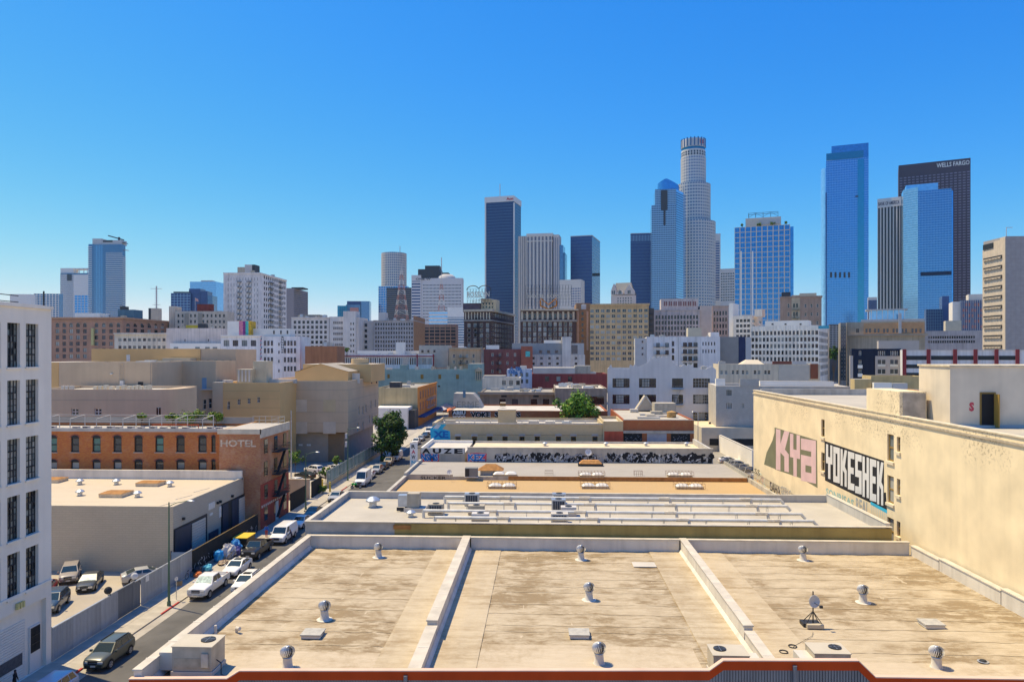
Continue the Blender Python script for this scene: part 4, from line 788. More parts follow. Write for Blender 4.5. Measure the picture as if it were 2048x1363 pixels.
t = mid('dark_red_block', 'dark red brick block with a side fire escape left of the grey modern block', 968, 1060, 698, 330, (.15, .075, .07), ps=None, dp=20); t.grid('front', 985, 1045, 5, 4.5, 709, 742, 3, 7, 'sash', FR_W, 'mix').done(); fire_escape(t, 'front', 992, 1003, [714, 728, 741]); t.box('brick_pylon', 1042, 1065, 692, 745, y=-2, d=4, mat=M('pylon_brick', (.30, .12, .08), var=.12)); t.box('pylon_sign', 1051, 1060, 702, 713, y=-2.2, d=.15, mat=M('sign_teal', (.12, .45, .45), var=.3, scale=2)); t.box('white_tank', 972, 997, 690, None, y=4, d=6, mat=WHT); t.box('mural_left', 958, 968, 699, 745, y=.5, d=12, mat=LAV)
t = mid('grey_modern_block', 'modern block with grey upper floors and a tall blank stair tower', 1022, 1170, 709, 350, (.50, .47, .45), ps=None, dp=20); t.grid('front', 1067, 1115, 4, 5, 716, 727, 2, 5, 'pane', FR_D, 'dark'); t.grid('front', 1152, 1152, 1, 5, 716, 727, 2, 5, 'pane', FR_D, 'dark'); t.done()
t.box('grey_upper', 1024, 1124, 686, 708.8, y=.2, d=18, mat=M('upper_grey', (.25, .27, .30), var=.06)); t.box('grey_upper', 1142, 1168, 686, 708.8, y=.2, d=18, mat=M('upper_grey2', (.40, .40, .41), var=.06)); t.box('stair_tower', 1124, 1142, 673, 745, y=-1.5, d=8); t.box('window', 1143, 1155, 690, 707, y=.1, d=.09, mat=G2)
dots(t, 'window', [1081, 1097, 1113], [703], 6, 6, .2); t.box('white_tank', 1088, 1122, 680, None, y=6, d=5, mat=WHT)
# --- lofts with balconies
t = mid('balcony_lofts', 'white lofts with two columns of black balconies behind the grey gabled loft', 1293, 1440, 673, 270, (.62, .60, .62), ps=None, dp=18)
t.grid('front', 1316, 1334, 2, 7, 690, 719, 3, 9, 'sash', FR_D, 'mix'); t.grid('front', 1346, 1346, 1, 5, 687, 715, 3, 10, 'sash', FR_D, 'dark'); t.grid('front', 1370, 1391, 3, 8, 689, 730, 4, 9, 'sash', FR_D, 'mix'); t.grid('front', 1406, 1429, 5, 2.4, 687, 702, 2, 7, 'sash', FR_D, 'dark'); t.done()
for y in (693, 708, 722): fire_escape(t, 'front', 1307, 1337, [y], drop=False, out=1.4)
for y in (693, 707, 721, 735): fire_escape(t, 'front', 1363, 1395, [y], drop=False, out=1.4)
t.box('grey_end', 1270, 1292.6, 676, 760, y=.3, d=14, mat=LAV); dots(t, 'window', [1285], [683, 696, 708], 3, 4, .3); t.box('dark_seam', 1356, 1358, 674, 740, y=-.1, d=.09, mat=LAV); t.box('cream_house', 1376, 1403, 655, None, y=5, d=7, mat=M('cream_hut', (.52, .47, .37))); t.box('white_wing', 1421, 1438, 664, None, y=2, d=8); t.box('blank_grey', 1439, 1477, 673, 740, y=3, d=10, mat=M('blank_grey', (.25, .24, .235), var=.06)); t.box('blue_window_bay', 1476.5, 1491, 673, 740, y=3.3, d=9, mat=M('bay_blue', (.04, .05, .12), var=.1)); t.box('bay_edge', 1491.3, 1502, 674, 740, y=3, d=10, mat=LAV); clut(t, 7)
# --- low blocks before them
t = mid('cream_low_block', 'low cream block with paired windows and brick parapet graffiti', 1437, 1640, 728, 240, (.50, .43, .33), ps=None, dp=14); t.grid('front', 1443, 1452, 2, 5.5, 744, 744, 1, 8, 'sash', FR_W, 'mix'); t.grid('front', 1466, 1475, 2, 5.5, 744, 744, 1, 8, 'sash', FR_W, 'dark'); t.grid('front', 1486, 1494, 2, 5.5, 744, 744, 1, 8, 'sash', FR_W, 'mix'); t.grid('front', 1510, 1518, 2, 5.5, 744, 744, 1, 8, 'sash', FR_W, 'mix'); t.grid('front', 1531, 1538, 2, 5.5, 744, 744, 1, 8, 'sash', FR_W, 'mix'); t.done()
t.box('brick_parapet', 1545, 1612, 722, None, y=3, d=.5, mat=M('par_brick', (.17, .08, .06), var=.2)); t.box('graffiti_panel', 1584, 1612, 721.5, 729, y=2.7, d=.28, mat=LAV); t.box('brown_end', 1621, 1636, 727, 757, y=-.3, d=.29, mat=M('end_brown', (.20, .09, .05), var=.1)); t.box('plain_panel', 1557, 1618, 731, 765, y=-.2, d=.19, mat=M('plain_panel', (.50, .46, .40), var=.06)); clut(t, 3)
m = MB(); xa, xb = t.fx(1484), t.fx(1536); z0, z1 = t.H - .5, t.z(719.5); m.add([(xa, 3, z0), (xb, 3, z0), (xb, 12, z0), (xa, 12, z0), (t.fx(1500), 6, z1), (t.fx(1523), 6, z1), (t.fx(1523), 9, z1), (t.fx(1500), 9, z1)], [(0, 1, 5, 4), (1, 2, 6, 5), (2, 3, 7, 6), (3, 0, 4, 7), (4, 5, 6, 7)]); m.build('hip_roof', M('hip_cream', (.60, .52, .40), var=.08), t.root)
pb = brick('painted_brick', (.44, .41, .38), (.38, .36, .33), (.48, .45, .42), (.56, .53, .50), .7)
t = mid('painted_brick_block', 'long pale painted brick wall with white coping right of the grey gabled loft', 1432, 1700, 772, 185, pb, ps=None, dp=16); t.grid('front', 1458, 1458, 1, 10, 785, 811, 2, 11, 'two', FR_D, 'blind'); t.grid('front', 1486, 1486, 1, 4.5, 811, 811, 1, 9, 'pane', FR_W, 'blind'); t.done(pw=1.2); t.box('white_coping', 1520, 1668, 762, None, y=1.5, d=2.5, mat=WHT); t.box('raised_parapet', 1480, 1518, 757, 772.2, y=-.12, d=.5); t.box('white_coping', 1432, 1450, 757, None, y=1.4, d=2, mat=WHT)
# --- lavender grey loft with crenellated gable
lw = M('loft_white', (.60, .60, .62), var=.06, scale=.3, streak=.10)
t = Bld('gabled_loft', 'lavender grey loft with zigzag parapet and square industrial windows', 'building', 1215, 1432, 738, 205, wall=lw, ps=None, dp=22, par=.9)
for c, w_ in ((1242, 34), (1295, 34), (1355, 22), (1403, 34)):
    t.grid('front', c, c, 1, w_, 765.5, 798, 2, 18.5, 'pane', FR_D, 'dark')
t.grid('front', 1403, 1403, 1, 34, 833, 833, 1, 18, 'pane', FR_D, 'dark'); t.grid('front', 1242, 1242, 1, 34, 833, 833, 1, 18, 'pane', FR_D, 'dark'); t.done()
bars = MB()
for r in t.rc['front']:
    n, k = (6, 3) if r[1] - r[0] > 4 else (4, 3); m = MB(); cx_ = (r[0] + r[1]) / 2
    for i in range(n + 1): x = r[0] + (r[1] - r[0]) * i / n; m.box(x - .05, x + .05, .16, .22, r[2], r[3])
    for i in range(k + 1): z = r[2] + (r[3] - r[2]) * i / k; m.box(r[0], r[1], .165, .215, z - .05, z + .05)
    m.build('window_bars', FR_D if cx_ < t.W * .8 else M('bar_grey', (.35, .36, .38), var=0), t.root)
    if RN.random() < .6: m = MB(); q = RN.uniform(.1, .4); m.box(r[0] + (r[1] - r[0]) * q, r[0] + (r[1] - r[0]) * (q + .45), .221, .226, r[2] + .3, r[3] - .2); m.build('window_blind', G3, t.root)
pts = [(1215, 738), (1222, 728), (1226, 738), (1231, 741), (1258, 738), (1260, 728), (1266, 732), (1270, 727), (1275, 733), (1284, 731), (1290, 727), (1297, 724), (1300, 714), (1305, 717), (1309, 713), (1313, 716), (1318, 712), (1322, 715), (1326, 712), (1331, 715), (1336, 713), (1340, 716), (1344, 723), (1352, 730), (1362, 733), (1368, 727), (1373, 731), (1378, 727), (1382, 730), (1386, 727), (1387, 738), (1410, 740), (1414, 736), (1424, 732), (1431, 738)]
poly = [(t.fx(p[0]), t.z(p[1], t.fx(p[0]))) for p in pts]; poly = [(0, t.H - 1.0)] + [(min(max(a, 0), t.W), max(b, t.H - .9)) for a, b in poly] + [(t.W, t.H - 1.0)]
m = MB(); n = len(poly)
for i in range(1, n - 2):
    a, b = poly[i], poly[i + 1]
    m.add([(a[0], -.006, t.H - 1), (b[0], -.006, t.H - 1), (b[0], -.006, b[1]), (a[0], -.006, a[1]), (a[0], .5, t.H - 1), (b[0], .5, t.H - 1), (b[0], .5, b[1]), (a[0], .5, a[1])], [(0, 1, 2, 3), (7, 6, 5, 4), (3, 2, 6, 7)])
m.build('zigzag_parapet', lw, t.root, fix=False); fire_escape(t, 'front', 1343, 1367, [778, 809], mat=M('escape_grey', (.35, .36, .40), var=0))
t.box('red_sign_band', 1384, 1432, 848, 858, y=-.25, d=.24, mat=M('sale_red', (.36, .07, .05), var=.12, scale=2)); t.sign('ALE', .03, 1402, 1428, 849.8, 856.2, WHT, d=.27); clut(t, 6, y0=3, hmax=1.8)
# --- small street of shop roofs left of it
t = mid('red_shop_block', 'low dark red block with white roof left of the gabled loft', 1064, 1214, 747, 250, (.19, .055, .05), ps=None, dp=16); t.grid('front', 1094, 1140, 3, 8, 749.5 + 8, 757, 1, 10, 'pane', FR_W, 'blind').done(); t.roof = ROOFW; t.box('white_roof', 1066, 1150, 735, None, y=3, d=10, mat=ROOFW); clut(t, 6, hmax=1.2); t.box('roof_hut', 1150, 1181, 731, None, y=4, d=5, mat=UNITG)
t = mid('blue_tag_block', 'small pale blue block covered in blue tags left of the red shop block', 1014, 1063, 738, 240, (.42, .46, .58), ps=None, dp=10); t.grid('front', 1022, 1054, 4, 5, 749, 762, 2, 8, 'sash', FR_D, 'mix').done(); m = MB()
for k in range(10): x = t.fx(1017 + k * 2.4); z = t.z(RN.uniform(739, 750), x); text(m, RN.choice(('S', 'SS', 'B', 'W', 'A')), .0 if 0 else {'S': .06, 'SS': .0, 'B': .03, 'W': .03, 'A': .03}['S'] if 0 else {'S': .06, 'SS': .0, 'B': .03, 'W': .03, 'A': .03}[RN.choice(('S',))] if 0 else .03, (x, -.05, z), (1, 0, 0), (0, 0, 1), .8, 1.0) if 0 else text(m, 'A' if k % 2 else 'B', .03, (x, -.05 - .001 * k, z), (1, 0, 0), (0, 0, 1), 1.3, 1.2)
m.build('graffiti_tag', M('tag_blue', (.10, .17, .42), var=.1), t.root, fix=False); t.box('bay', 1040, 1053, 731, None, y=3, d=3, mat=CREAM)
t = mid('cream_low_shop', 'cream low block with white roof below the dark red brick block', 965, 1040, 755, 225, (.50, .45, .38), ps=None, dp=12); t.grid('front', 1008, 1036, 3, 7, 765, 765, 1, 9, 'sash', FR_D, 'blind').done(); t.box('white_roof', 966, 1010, 751, None, y=2, d=8, mat=ROOFW)
# --- teal and orange buildings
tl = M('teal_paint', (.20, .33, .33), var=.13, scale=.3, streak=.12)
t = Bld('teal_building', 'long teal painted building with small rusty windows', 'building', 752, 938, 739, 300, wall=tl, ps=None, dp=18, group='downtown blocks'); t.grid('front', 777, 777, 1, 5, 752, 752, 1, 8, 'pane', FR_B, FR_B); t.grid('front', 844, 915, 3, 6, 753, 753, 1, 9, 'pane', FR_B, FR_B); t.grid('front', 878, 878, 1, 5, 772, 772, 1, 3, 'pane', FR_D, 'dark').done()
clut(t, 9, hmax=2.0); t.box('raised_end', 936, 963, 727, 800, y=-.2, d=14); t.box('raised_block', 800, 813, 729, None, y=.2, d=6); t.box('dark_flue', 806, 815, 716, None, y=4, d=3, mat=CONC)
m = MB(); x0, x1 = t.fx(951), t.fx(964); m.box(x0, x1, -1.6, -.21, t.z(742), t.z(739)); 
for k in range(4): x = x0 + (x1 - x0) * k / 3.3; m.box(x, x + .35, -1.0, -.21, t.z(759), t.z(742))
m.add([(x0 - .4, -1.8, t.z(739)), (x1 + .4, -1.8, t.z(739)), ((x0 + x1) / 2, -1.8, t.z(734)), (x0 - .4, -.21, t.z(739)), (x1 + .4, -.21, t.z(739)), ((x0 + x1) / 2, -.21, t.z(734))], [(0, 1, 2), (0, 2, 5, 3), (1, 4, 5, 2)]); m.build('bell_gable', M('gable_tan', (.40, .38, .30), var=.1), t.root)
oc = M('ochre_stucco', (.42, .34, .19), var=.12, scale=.3, streak=.2); og = M('orange_paint', (.62, .22, .07), var=.12, scale=.5, streak=.15)
t = Bld('orange_building', 'ochre building with orange street front and tall windows behind the tree', 'building', 755, 835, 775, 240, wall=oc, ps=872, group=None, par=.5)
t.done(); m = MB(); m.box(t.W + .01, t.W + .25, 0, t.D, 0, t.H + .2); m.build('orange_front', og, t.root)
for k in range(7):
    y = t.D * (k + .6) / 7.4
    for z in (t.H * .70, t.H * .40): MB().box(t.W + .1, t.W + .29, y, y + 1.9, z, z + t.H * .2).build('window', M('win_rust', (.20, .07, .04), rough=.3, var=.2), t.root); MB().box(t.W + .2, t.W + .5, y - .2, y + 2.1, z - .25, z - .02).build('sill', og, t.root)
m = MB(); m.box(t.W + .25, t.W + .6, -.2, t.D, t.H - .2, t.H + .25); m.build('cornice', og, t.root)
fire_escape(t, 'side', 850, 866, [797, 812], mat=GALV); MB().box(t.W + .26, t.W + 2.6, 0, t.D, 3.0, 3.5).build('awning', M('awning_blue', (.03, .07, .16), var=.3), t.root)
MB().box(1, 12, -9, -.1, 0, 7).build('white_annex', WHT, t.root); MB().box(12.05, 13.0 + 1, -7, -.1, 0, 6).build('annex_door', DGREY, t.root); clut(t, 3); t.box('roof_cowl', 779, 800, 764, None, y=5, d=4, mat=DGREY)
# ================================================================ the near blocks, laid out on the street grid
def blk(name, label, x0, x1, y0, y1, h, wall, roof=None, par=.6, sd='right', base=0., cat='building', group=None):
    s = Bld.__new__(Bld); s.a = 0; s.u = Vector((1, 0, 0)); s.n = Vector((0, 1, 0)); s.O = Vector((x0, y0, 0)); s.wall = wall; s.roof = roof or ROOFG
    s.par = par; s.base = base; s.W = x1 - x0; s.D = y1 - y0; s.H = h; s.sd = sd; s.rc = {'front': [], 'side': []}; s.fr = FR_D; s.gl = 'mix'; s.wd = .25
    s.root = thing(name, label, cat, (x0, y0, base), 0, group); return s
def roofmat(name, light, dark, amt=1., fine=1., warm=None, grain=(.5, 1.3)):
    m = bpy.data.materials.new(name); m.use_nodes = True; t = m.node_tree; L = t.links.new; b = t.nodes['Principled BSDF']
    b.inputs['Roughness'].default_value = .82; b.inputs['Specular IOR Level'].default_value = .25
    tc = _n(t, 'ShaderNodeTexCoord')
    def noise(sc, scale, det=7, ro=.6, dist=0.):
        mp = _n(t, 'ShaderNodeMapping'); mp.inputs['Scale'].default_value = sc; L(tc.outputs['Object'], mp.inputs[0])
        n = _n(t, 'ShaderNodeTexNoise'); n.inputs['Scale'].default_value = scale; n.inputs['Detail'].default_value = det; n.inputs['Roughness'].default_value = ro; n.inputs['Distortion'].default_value = dist
        L(mp.outputs[0], n.inputs['Vector']); return n.outputs[0]
    def rng(o, a, c, d=0., e=1.):
        r = _n(t, 'ShaderNodeMapRange'); r.inputs[1].default_value = a; r.inputs[2].default_value = c; r.inputs[3].default_value = d; r.inputs[4].default_value = e; L(o, r.inputs[0]); return r.outputs[0]
    def mul(p, q, op='MULTIPLY'):
        r = _n(t, 'ShaderNodeMath', operation=op)
        for i, k in enumerate((p, q)):
            if isinstance(k, (int, float)): r.inputs[i].default_value = k
            else: L(k, r.inputs[i])
        return r.outputs[0]
    big = rng(noise((1, 1.4, 1), .13, 5, .6), .38, .58, .12, 1.)                 # ponding areas
    strk = rng(noise((grain[0], grain[1], 1), .9, 8, .68, .6), .44, .66)          # streaks running across the slope
    fin = rng(noise((.5, 3.0, 1), 1.3, 7, .7, 1.2), .42, .68)
    blot = rng(noise((1, 1.5, 1), .5, 9, .72), .42, .64)
    f = mul(mul(big, mul(strk, .42)), mul(fin, .20), 'ADD'); f = mul(f, mul(mul(blot, big), .55), 'ADD'); f = mul(f, amt); f = mul(f, .92, 'MINIMUM')
    x = _n(t, 'ShaderNodeMix', data_type='RGBA'); x.inputs[6].default_value = (*light, 1); x.inputs[7].default_value = (*dark, 1); L(f, x.inputs[0]); out = x.outputs[2]
    sp = rng(noise((1, 1, 1), 6, 4, .7), .66, .76, 0, .45 * fine)
    y = _n(t, 'ShaderNodeMix', data_type='RGBA'); y.inputs[7].default_value = (dark[0] * .55, dark[1] * .55, dark[2] * .5, 1); L(sp, y.inputs[0]); L(out, y.inputs[6]); L(y.outputs[2], b.inputs['Base Color'])
    hgt = mul(noise((.25, 3.0, 1), 1.2, 6, .62, .8), mul(noise((1, 1, 1), 5, 6), .35), 'ADD')
    bu = _n(t, 'ShaderNodeBump'); bu.inputs['Strength'].default_value = .5 * fine; bu.inputs['Distance'].default_value = .10; L(hgt, bu.inputs['Height']); L(bu.outputs[0], b.inputs['Normal'])
    MATS[name] = m; return m
ASPH = M('asphalt', (.115, .112, .11), var=.22, scale=.35, bump=.25, rough=.9); WALK = M('sidewalk', (.36, .33, .28), var=.14, scale=.6, bump=.1, rnd=.05); GUT = M('gutter', (.31, .285, .25), var=.15, scale=.8)
LOT = M('lot_concrete', (.34, .30, .25), var=.14, scale=.25, bump=.1); KERBR = M('kerb_red', (.40, .07, .06), var=.2, scale=2); LINEW = M('line_white', (.70, .69, .66), var=.15, scale=2)
# ---------------------------------------------------------------- street
rd = tag(MB().quad((-36.3, -40, .004), (-25.6, -40, .004), (-25.6, 300, .004), (-36.3, 300, .004)).build('road', ASPH), kind='structure')
tag(MB().quad((-36.29, -40, .008), (-35.35, -40, .008), (-35.35, 300, .008), (-36.29, 300, .008)).build('gutter', GUT), kind='structure')
tag(MB().quad((-100, -40, .004), (-39.5, -40, .004), (-39.5, 160, .004), (-100, 160, .004)).build('parking_lot', LOT), kind='structure')
tag(MB().quad((34.8, 118, .004), (75, 118, .004), (75, 200, .004), (34.8, 200, .004)).build('parking_lot', M('lot_asphalt', (.22, .21, .20), var=.2, scale=.3)), kind='structure')
tag(MB().box(-25.6, -22.4, -40, 300, 0, .13).build('pavement', WALK), kind='structure')
sw = tag(MB().box(-39.5, -36.46, -40, 300, 0, .10).build('pavement', WALK), kind='structure')
sm = MB().box(-.79, .79, -.79, .79, 0, .03).mesh('paving_slab', WALK)
for j in range(60):
    for i in range(2): o_ = obj('paving_slab', sm, sw, (-38.75 + i * 1.6 - .0, 45 + j * 1.6, .10)); o_.rotation_euler = (RN.uniform(-.002, .002), RN.uniform(-.002, .002), 0)
for a, b, mt in ((-40, 52, WALK), (52, 54.7, KERBR), (54.7, 66.3, WALK), (66.3, 69.7, KERBR), (69.7, 127, WALK), (127, 131, KERBR), (131, 300, WALK)):
    k0 = MB(); k0.box(-36.455, -36.3, a, b, 0, .132); k0.build('kerb', mt, sw)
for k in range(2): MB().quad((-31.0, 50 + k * 7, .0085), (-30.88, 50 + k * 7, .0085), (-30.88, 52 + k * 7, .0085), (-31.0, 52 + k * 7, .0085)).build('lane_dash', LINEW, rd)
# ---------------------------------------------------------------- white loft at the left edge
cr = M('loft_cream', (.84, .78, .70), var=.05, scale=.3, streak=.08)
t = blk('white_loft', 'tall white loft with steel-barred windows at the left edge', -62, -39.5, 30, 55.6, 28.7, cr, par=.8)
t.wd = .35
LWIN = []
for px, wp in ((-12, 26), (27.5, 25.5), (64.5, 25)):
    for r in range(5):
        yc = {0: 690, 1: 803, 2: 918, 3: 1030, 4: 1142}[r]; ym = 705 + (yc - 705) * (1085 - px) / (1085 - 46)
        a, b = t.sx(px - wp / 2), t.sx(px + wp / 2); z = t.zs(ym, (a + b) / 2); hh = 3.32 / 2
        t.rc['side'].append((a, b, z - hh, z + hh, 'pane', FR_D, 'dark', False)); LWIN.append((a, b, z - hh, z + hh))
o0, o1 = t.sx(-60), t.sx(92.5); ot = 5.55
t.rc['side'].append((o0, o1, .12, ot, 'pane', cr, cr, False))
sv = t.rc['side']; t.done()
for o_ in list(t.root.children):
    if o_.name.startswith('window_panes'): bpy.data.objects.remove(o_)
pm = {}
for (a, b, c, d) in LWIN:
    w_, h_ = b - a, d - c; x = t.W - .30; fr = MB()
    for i in range(5): y = a + w_ * i / 4; fr.box(x, x + .05, y - .025, y + .025, c, d)
    for j in range(8): z = c + h_ * j / 7; q = .05 if j in (2, 5) else .022; fr.box(x - .005, x + .045, a, b, z - q, z + q)
    wo = fr.build('window', FR_D, t.root)
    lvl = RN.random()
    for i in range(4):
        for j in range(7):
            g = RN.choice((G2, G2, G4, G4, G1) if lvl < .5 else (G3, G4, G3, G4)); k = (round(w_, 3), g.name)
            if k not in pm: pm[k] = MB().quad((0, 0, 0), (0, w_ / 4, 0), (0, w_ / 4, h_ / 7), (0, 0, h_ / 7)).mesh('pane', g)
            p_ = obj('pane', pm[k], wo, (x - .01, a + w_ * i / 4, c + h_ * j / 7)); p_.rotation_euler = (0, RN.uniform(-.03, .03), RN.uniform(-.03, .03))
    MB().box(t.W + .003, t.W + .12, a - .1, b + .1, c - .14, c).build('sill', cr, t.root)
y0s = t.sx(57); m = MB()
MB().quad((t.W - .34, o0, .12), (t.W - .34, o1, .12), (t.W - .34, o1, ot), (t.W - .34, o0, ot)).build('recess_wall', cr, t.root)
for j in range(22): z = .15 + j * .2; m.box(t.W - .335, t.W - .26, o0 + .2, y0s, z, z + .17)
m.build('roller_shutter', M('shutter_white', (.74, .71, .66), var=.06), t.root); MB().box(t.W - .258, t.W - .25, o0 + .3, y0s - .3, 1.2, 2.1).build('shutter_window', M('vent_dark', (.10, .10, .11), var=.3, scale=4), t.root)
d0, d1 = t.sx(65), t.sx(86); MB().box(t.W - .335, t.W - .2, d0, d1, .14, 3.7).build('door', M('door_white', (.72, .69, .66), var=.05), t.root); m = MB()
for i in range(8): y = d0 + .1 + (d1 - d0 - .2) * i / 7; m.box(t.W - .19, t.W - .16, y - .02, y + .02, 1.7, 3.6)
for z in (1.7, 2.3, 2.9, 3.58): m.box(t.W - .195, t.W - .155, d0 + .08, d1 - .08, z - .02, z + .02)
m.build('door_grille', DARKM, t.root); MB().box(t.W - .199, t.W - .196, d0 + .1, d1 - .1, 1.7, 3.6).build('door_glass', G2, t.root)
MB().box(t.W + .003, t.W + .10, 0, t.D + .02, 6.7, 6.86).build('string_course', cr, t.root); MB().box(t.W + .003, t.W + .16, -.05, t.D + .02, 28.45, 28.72).build('coping', cr, t.root)
lx = t.sx(30); m = MB()
for i in range(3): m.box(t.W + .05, t.W + .25, lx + i * .28, lx + .18 + i * .28, 5.75, 6.2)
m.build('wall_lamp', M('lamp_yellow', (.65, .55, .2), var=.1), t.root)
for dz in (0, .5): MB().beam((t.W - 2, .5, 29 + dz), (t.W - 2, t.D - 1, 29 + dz), .06, .06).build('roof_rail', DARKM, t.root)
MB().box(3, t.W - 4, 10, t.D - 2.5, 27.9, 29.6).build('roof_duct', M('duct_navy', (.05, .06, .09), var=.1), t.root); m = MB(); m.tube((t.W - 1, t.sx(18), 27.9), (t.W - 1, t.sx(18), 31.2), .07); m.beam((t.W - 1, t.sx(18) - 1.5, 30.6), (t.W - 1, t.sx(18) + .2, 30.7), .04, .04); m.beam((t.W - 1, t.sx(18) - 1.3, 30.3), (t.W - 1, t.sx(18) + .1, 30.3), .03, .03); m.build('roof_antenna', M('ant_blue', (.06, .10, .14), var=0), t.root)
m = MB(); m.tube((t.W - .2, t.D - .6, 27.9), (t.W - .2, t.D - .6, 29.9), .06); m.build('roof_post', DARKM, t.root)
# ---------------------------------------------------------------- fence of ribbed steel sheets, one object per sheet
FGREY = M('fence_grey', (.36, .40, .46), rough=.5, metal=.2, var=.10, scale=1.2, streak=.25, rnd=.10); FDARK = M('fence_dark', (.16, .18, .21), rough=.5, metal=.2, var=.10, streak=.2, rnd=.08)
def sheet(w, h, n):
    b = MB(); p = w / n
    for i in range(n):
        x = i * p
        for a, c, d0, d1 in ((0, .35, 0, 0), (.35, .5, 0, .05), (.5, .85, .05, .05), (.85, 1, .05, 0)): b.quad((d0, x + a * p, 0), (d1, x + c * p, 0), (d1, x + c * p, h), (d0, x + a * p, h))
    return b
fe = thing('metal_fence', 'light grey ribbed sheet metal fence along the left pavement', 'fence', (-39.52, 55.7, 0))
ga = thing('sliding_gate', 'darker grey ribbed sliding gate in the sheet metal fence', 'gate', (-39.62, 63.6, 0))
s1 = sheet(1.27, 2.65, 7).mesh('fence_sheet', FGREY); s2 = sheet(1.27, 2.65, 7).mesh('gate_sheet', FDARK)
for k in range(18):
    y = 55.7 + k * 1.27
    if 63.5 <= y < 67.2: o_ = obj('gate_sheet', s2, ga, (0, y - 63.6, .12))
    else: o_ = obj('fence_sheet', s1, fe, (0, y - 55.7, .14)); o_.rotation_euler = (0, RN.uniform(-.008, .008), 0)
for p_, a, b in ((fe, 0, 7.6), (fe, 11.55, 22.9), (ga, -.1, 3.85)): MB().box(-.06, .08, a, b, 2.78, 2.86).build('top_rail', GALV if p_ is fe else FDARK, p_); MB().box(-.05, -.01, a, b, .3, .38).build('bottom_rail', FDARK, p_)
for y in (0, 7.7, 11.5, 15.3, 19.1, 22.9): MB().box(-.12, -.02, y - .05, y + .05, 0, 2.9).build('post', FDARK, fe)
MB().box(.06, .09, 13.4, 14.0, 2.2, 2.9).build('notice', LINEW, fe); MB().box(-.01, .06, -.14, -.02, 0, 2.95).build('gate_post', DARKM, ga)
def mirror(y, label):
    r = thing('convex_mirror', label, 'mirror', (-39.7, y, 2.86)); b = MB(); b.tube((0, 0, -.3), (0, 0, .15), .03); b.build('bracket', DARKM, r)
    b = MB(); b.lathe([(.01, .12), (.2, .09), (.34, 0), (.01, -.03)], 16); o = b.build('mirror_face', DARKM if 'black' in label else LINEW, r, (0, 0, .42)); o.rotation_euler = (rad(75), 0, rad(40))
mirror(63.4, 'round black backed mirror on the fence left of the dark gate'); mirror(67.6, 'round white backed mirror on the fence right of the dark gate')
# ---------------------------------------------------------------- beige block warehouse
cm = brick('beige_cmu', (.47, .41, .33), (.44, .385, .31), (.40, .35, .28), (.36, .31, .25), .35, scale=2.6); WCR = roofmat('warehouse_roof', (.58, .48, .34), (.46, .36, .24), .5, .4)
t = blk('beige_warehouse', 'low beige block warehouse with cream roof left of the street', -92, -42.0, 79.2, 98.3, 7.5, cm, WCR, par=.25); t.done(pw=.25)
sp = lambda px: t.sx(px)
def fbox(nm, pa, pb, z0, z1, mt, d=.08): return MB().box(t.W + .003, t.W + d, sp(pa), sp(pb), z0, z1).build(nm, mt, t.root)
NAVY = M('door_navy', (.035, .05, .09), rough=.5, var=.15, streak=.2); SHW = M('roll_door', (.58, .53, .46), var=.08)
fbox('door_frame', 347, 414, 0, 4.9, DARKM, .04); fbox('steel_door', 349, 381, .05, 4.7, NAVY, .12); fbox('door_frame', 442, 491, .0, 5.2, DARKM, .04); fbox('steel_door', 444, 455, .05, 5.0, NAVY, .12); fbox('steel_door', 463, 476, .05, 5.0, NAVY, .12)
m = MB()
for j in range(14): m.box(t.W + .045, t.W + .1, sp(383), sp(410), .1 + j * .32, .38 + j * .32)
m.build('roller_door', SHW, t.root); m = MB()
for j in range(14): m.box(t.W + .045, t.W + .1, sp(477), sp(489.5), .1 + j * .34, .40 + j * .34)
m.build('roller_door', SHW, t.root)
fbox('small_door', 417, 436, 0, 2.3, NAVY); fbox('notice', 417, 429, 5.2, 6.0, LINEW, .05); fbox('notice', 438, 442, 3.6, 5.0, LINEW, .05); fbox('notice', 419, 425, 4.4, 4.7, LINEW, .05)
for p in (364, 433, 438, 462): fbox('wall_lamp', p, p + 2, 5.5, 5.8, DARKM, .3)
MB().box(0, t.W, t.D - .6, t.D - .26, 7.2, 8.5).build('back_parapet', M('parapet_white', (.70, .66, .60), var=.12, scale=.5, streak=.15), t.root)
m = MB()
for y in (1.0, 5.0, 9.5): m.beam((t.W - 2.4, y, 7.26), (t.W - .3, y, 7.8), .05, .05)
m.build('pipe_run', GALV, t.root)
RUST = M('rust_sheet', (.30, .13, .06), var=.25, scale=1.5)
def skyl(px, py, w_, d_, lab):
    x, y = gnd(px, py, 7.28); r = thing('roof_skylight', lab, 'skylight', (x, y, 7.26)); b = MB(); b.box(-w_ / 2, w_ / 2, -d_ / 2, d_ / 2, 0, .45); b.build('curb', M('curb_cream', (.58, .47, .33), var=.2, scale=2), r)
    b = MB(); b.add([(-w_ / 2 - .05, -d_ / 2 - .05, .45), (w_ / 2 + .05, -d_ / 2 - .05, .45), (w_ / 2 + .05, d_ / 2 + .05, .45), (-w_ / 2 - .05, d_ / 2 + .05, .45), (-w_ / 2 + .3, 0, .62), (w_ / 2 - .3, 0, .62)], [(0, 1, 5, 4), (1, 2, 5), (2, 3, 4, 5), (3, 0, 4)]); b.build('rusty_lid', RUST, r)
skyl(233, 990, 2.9, 2.6, 'rusty skylight nearest the front edge of the beige warehouse roof'); skyl(302, 969, 3.0, 2.2, 'rusty skylight near the back parapet of the beige warehouse roof'); skyl(108, 962, 2.6, 2.2, 'rusty skylight beside the white loft on the beige warehouse roof')
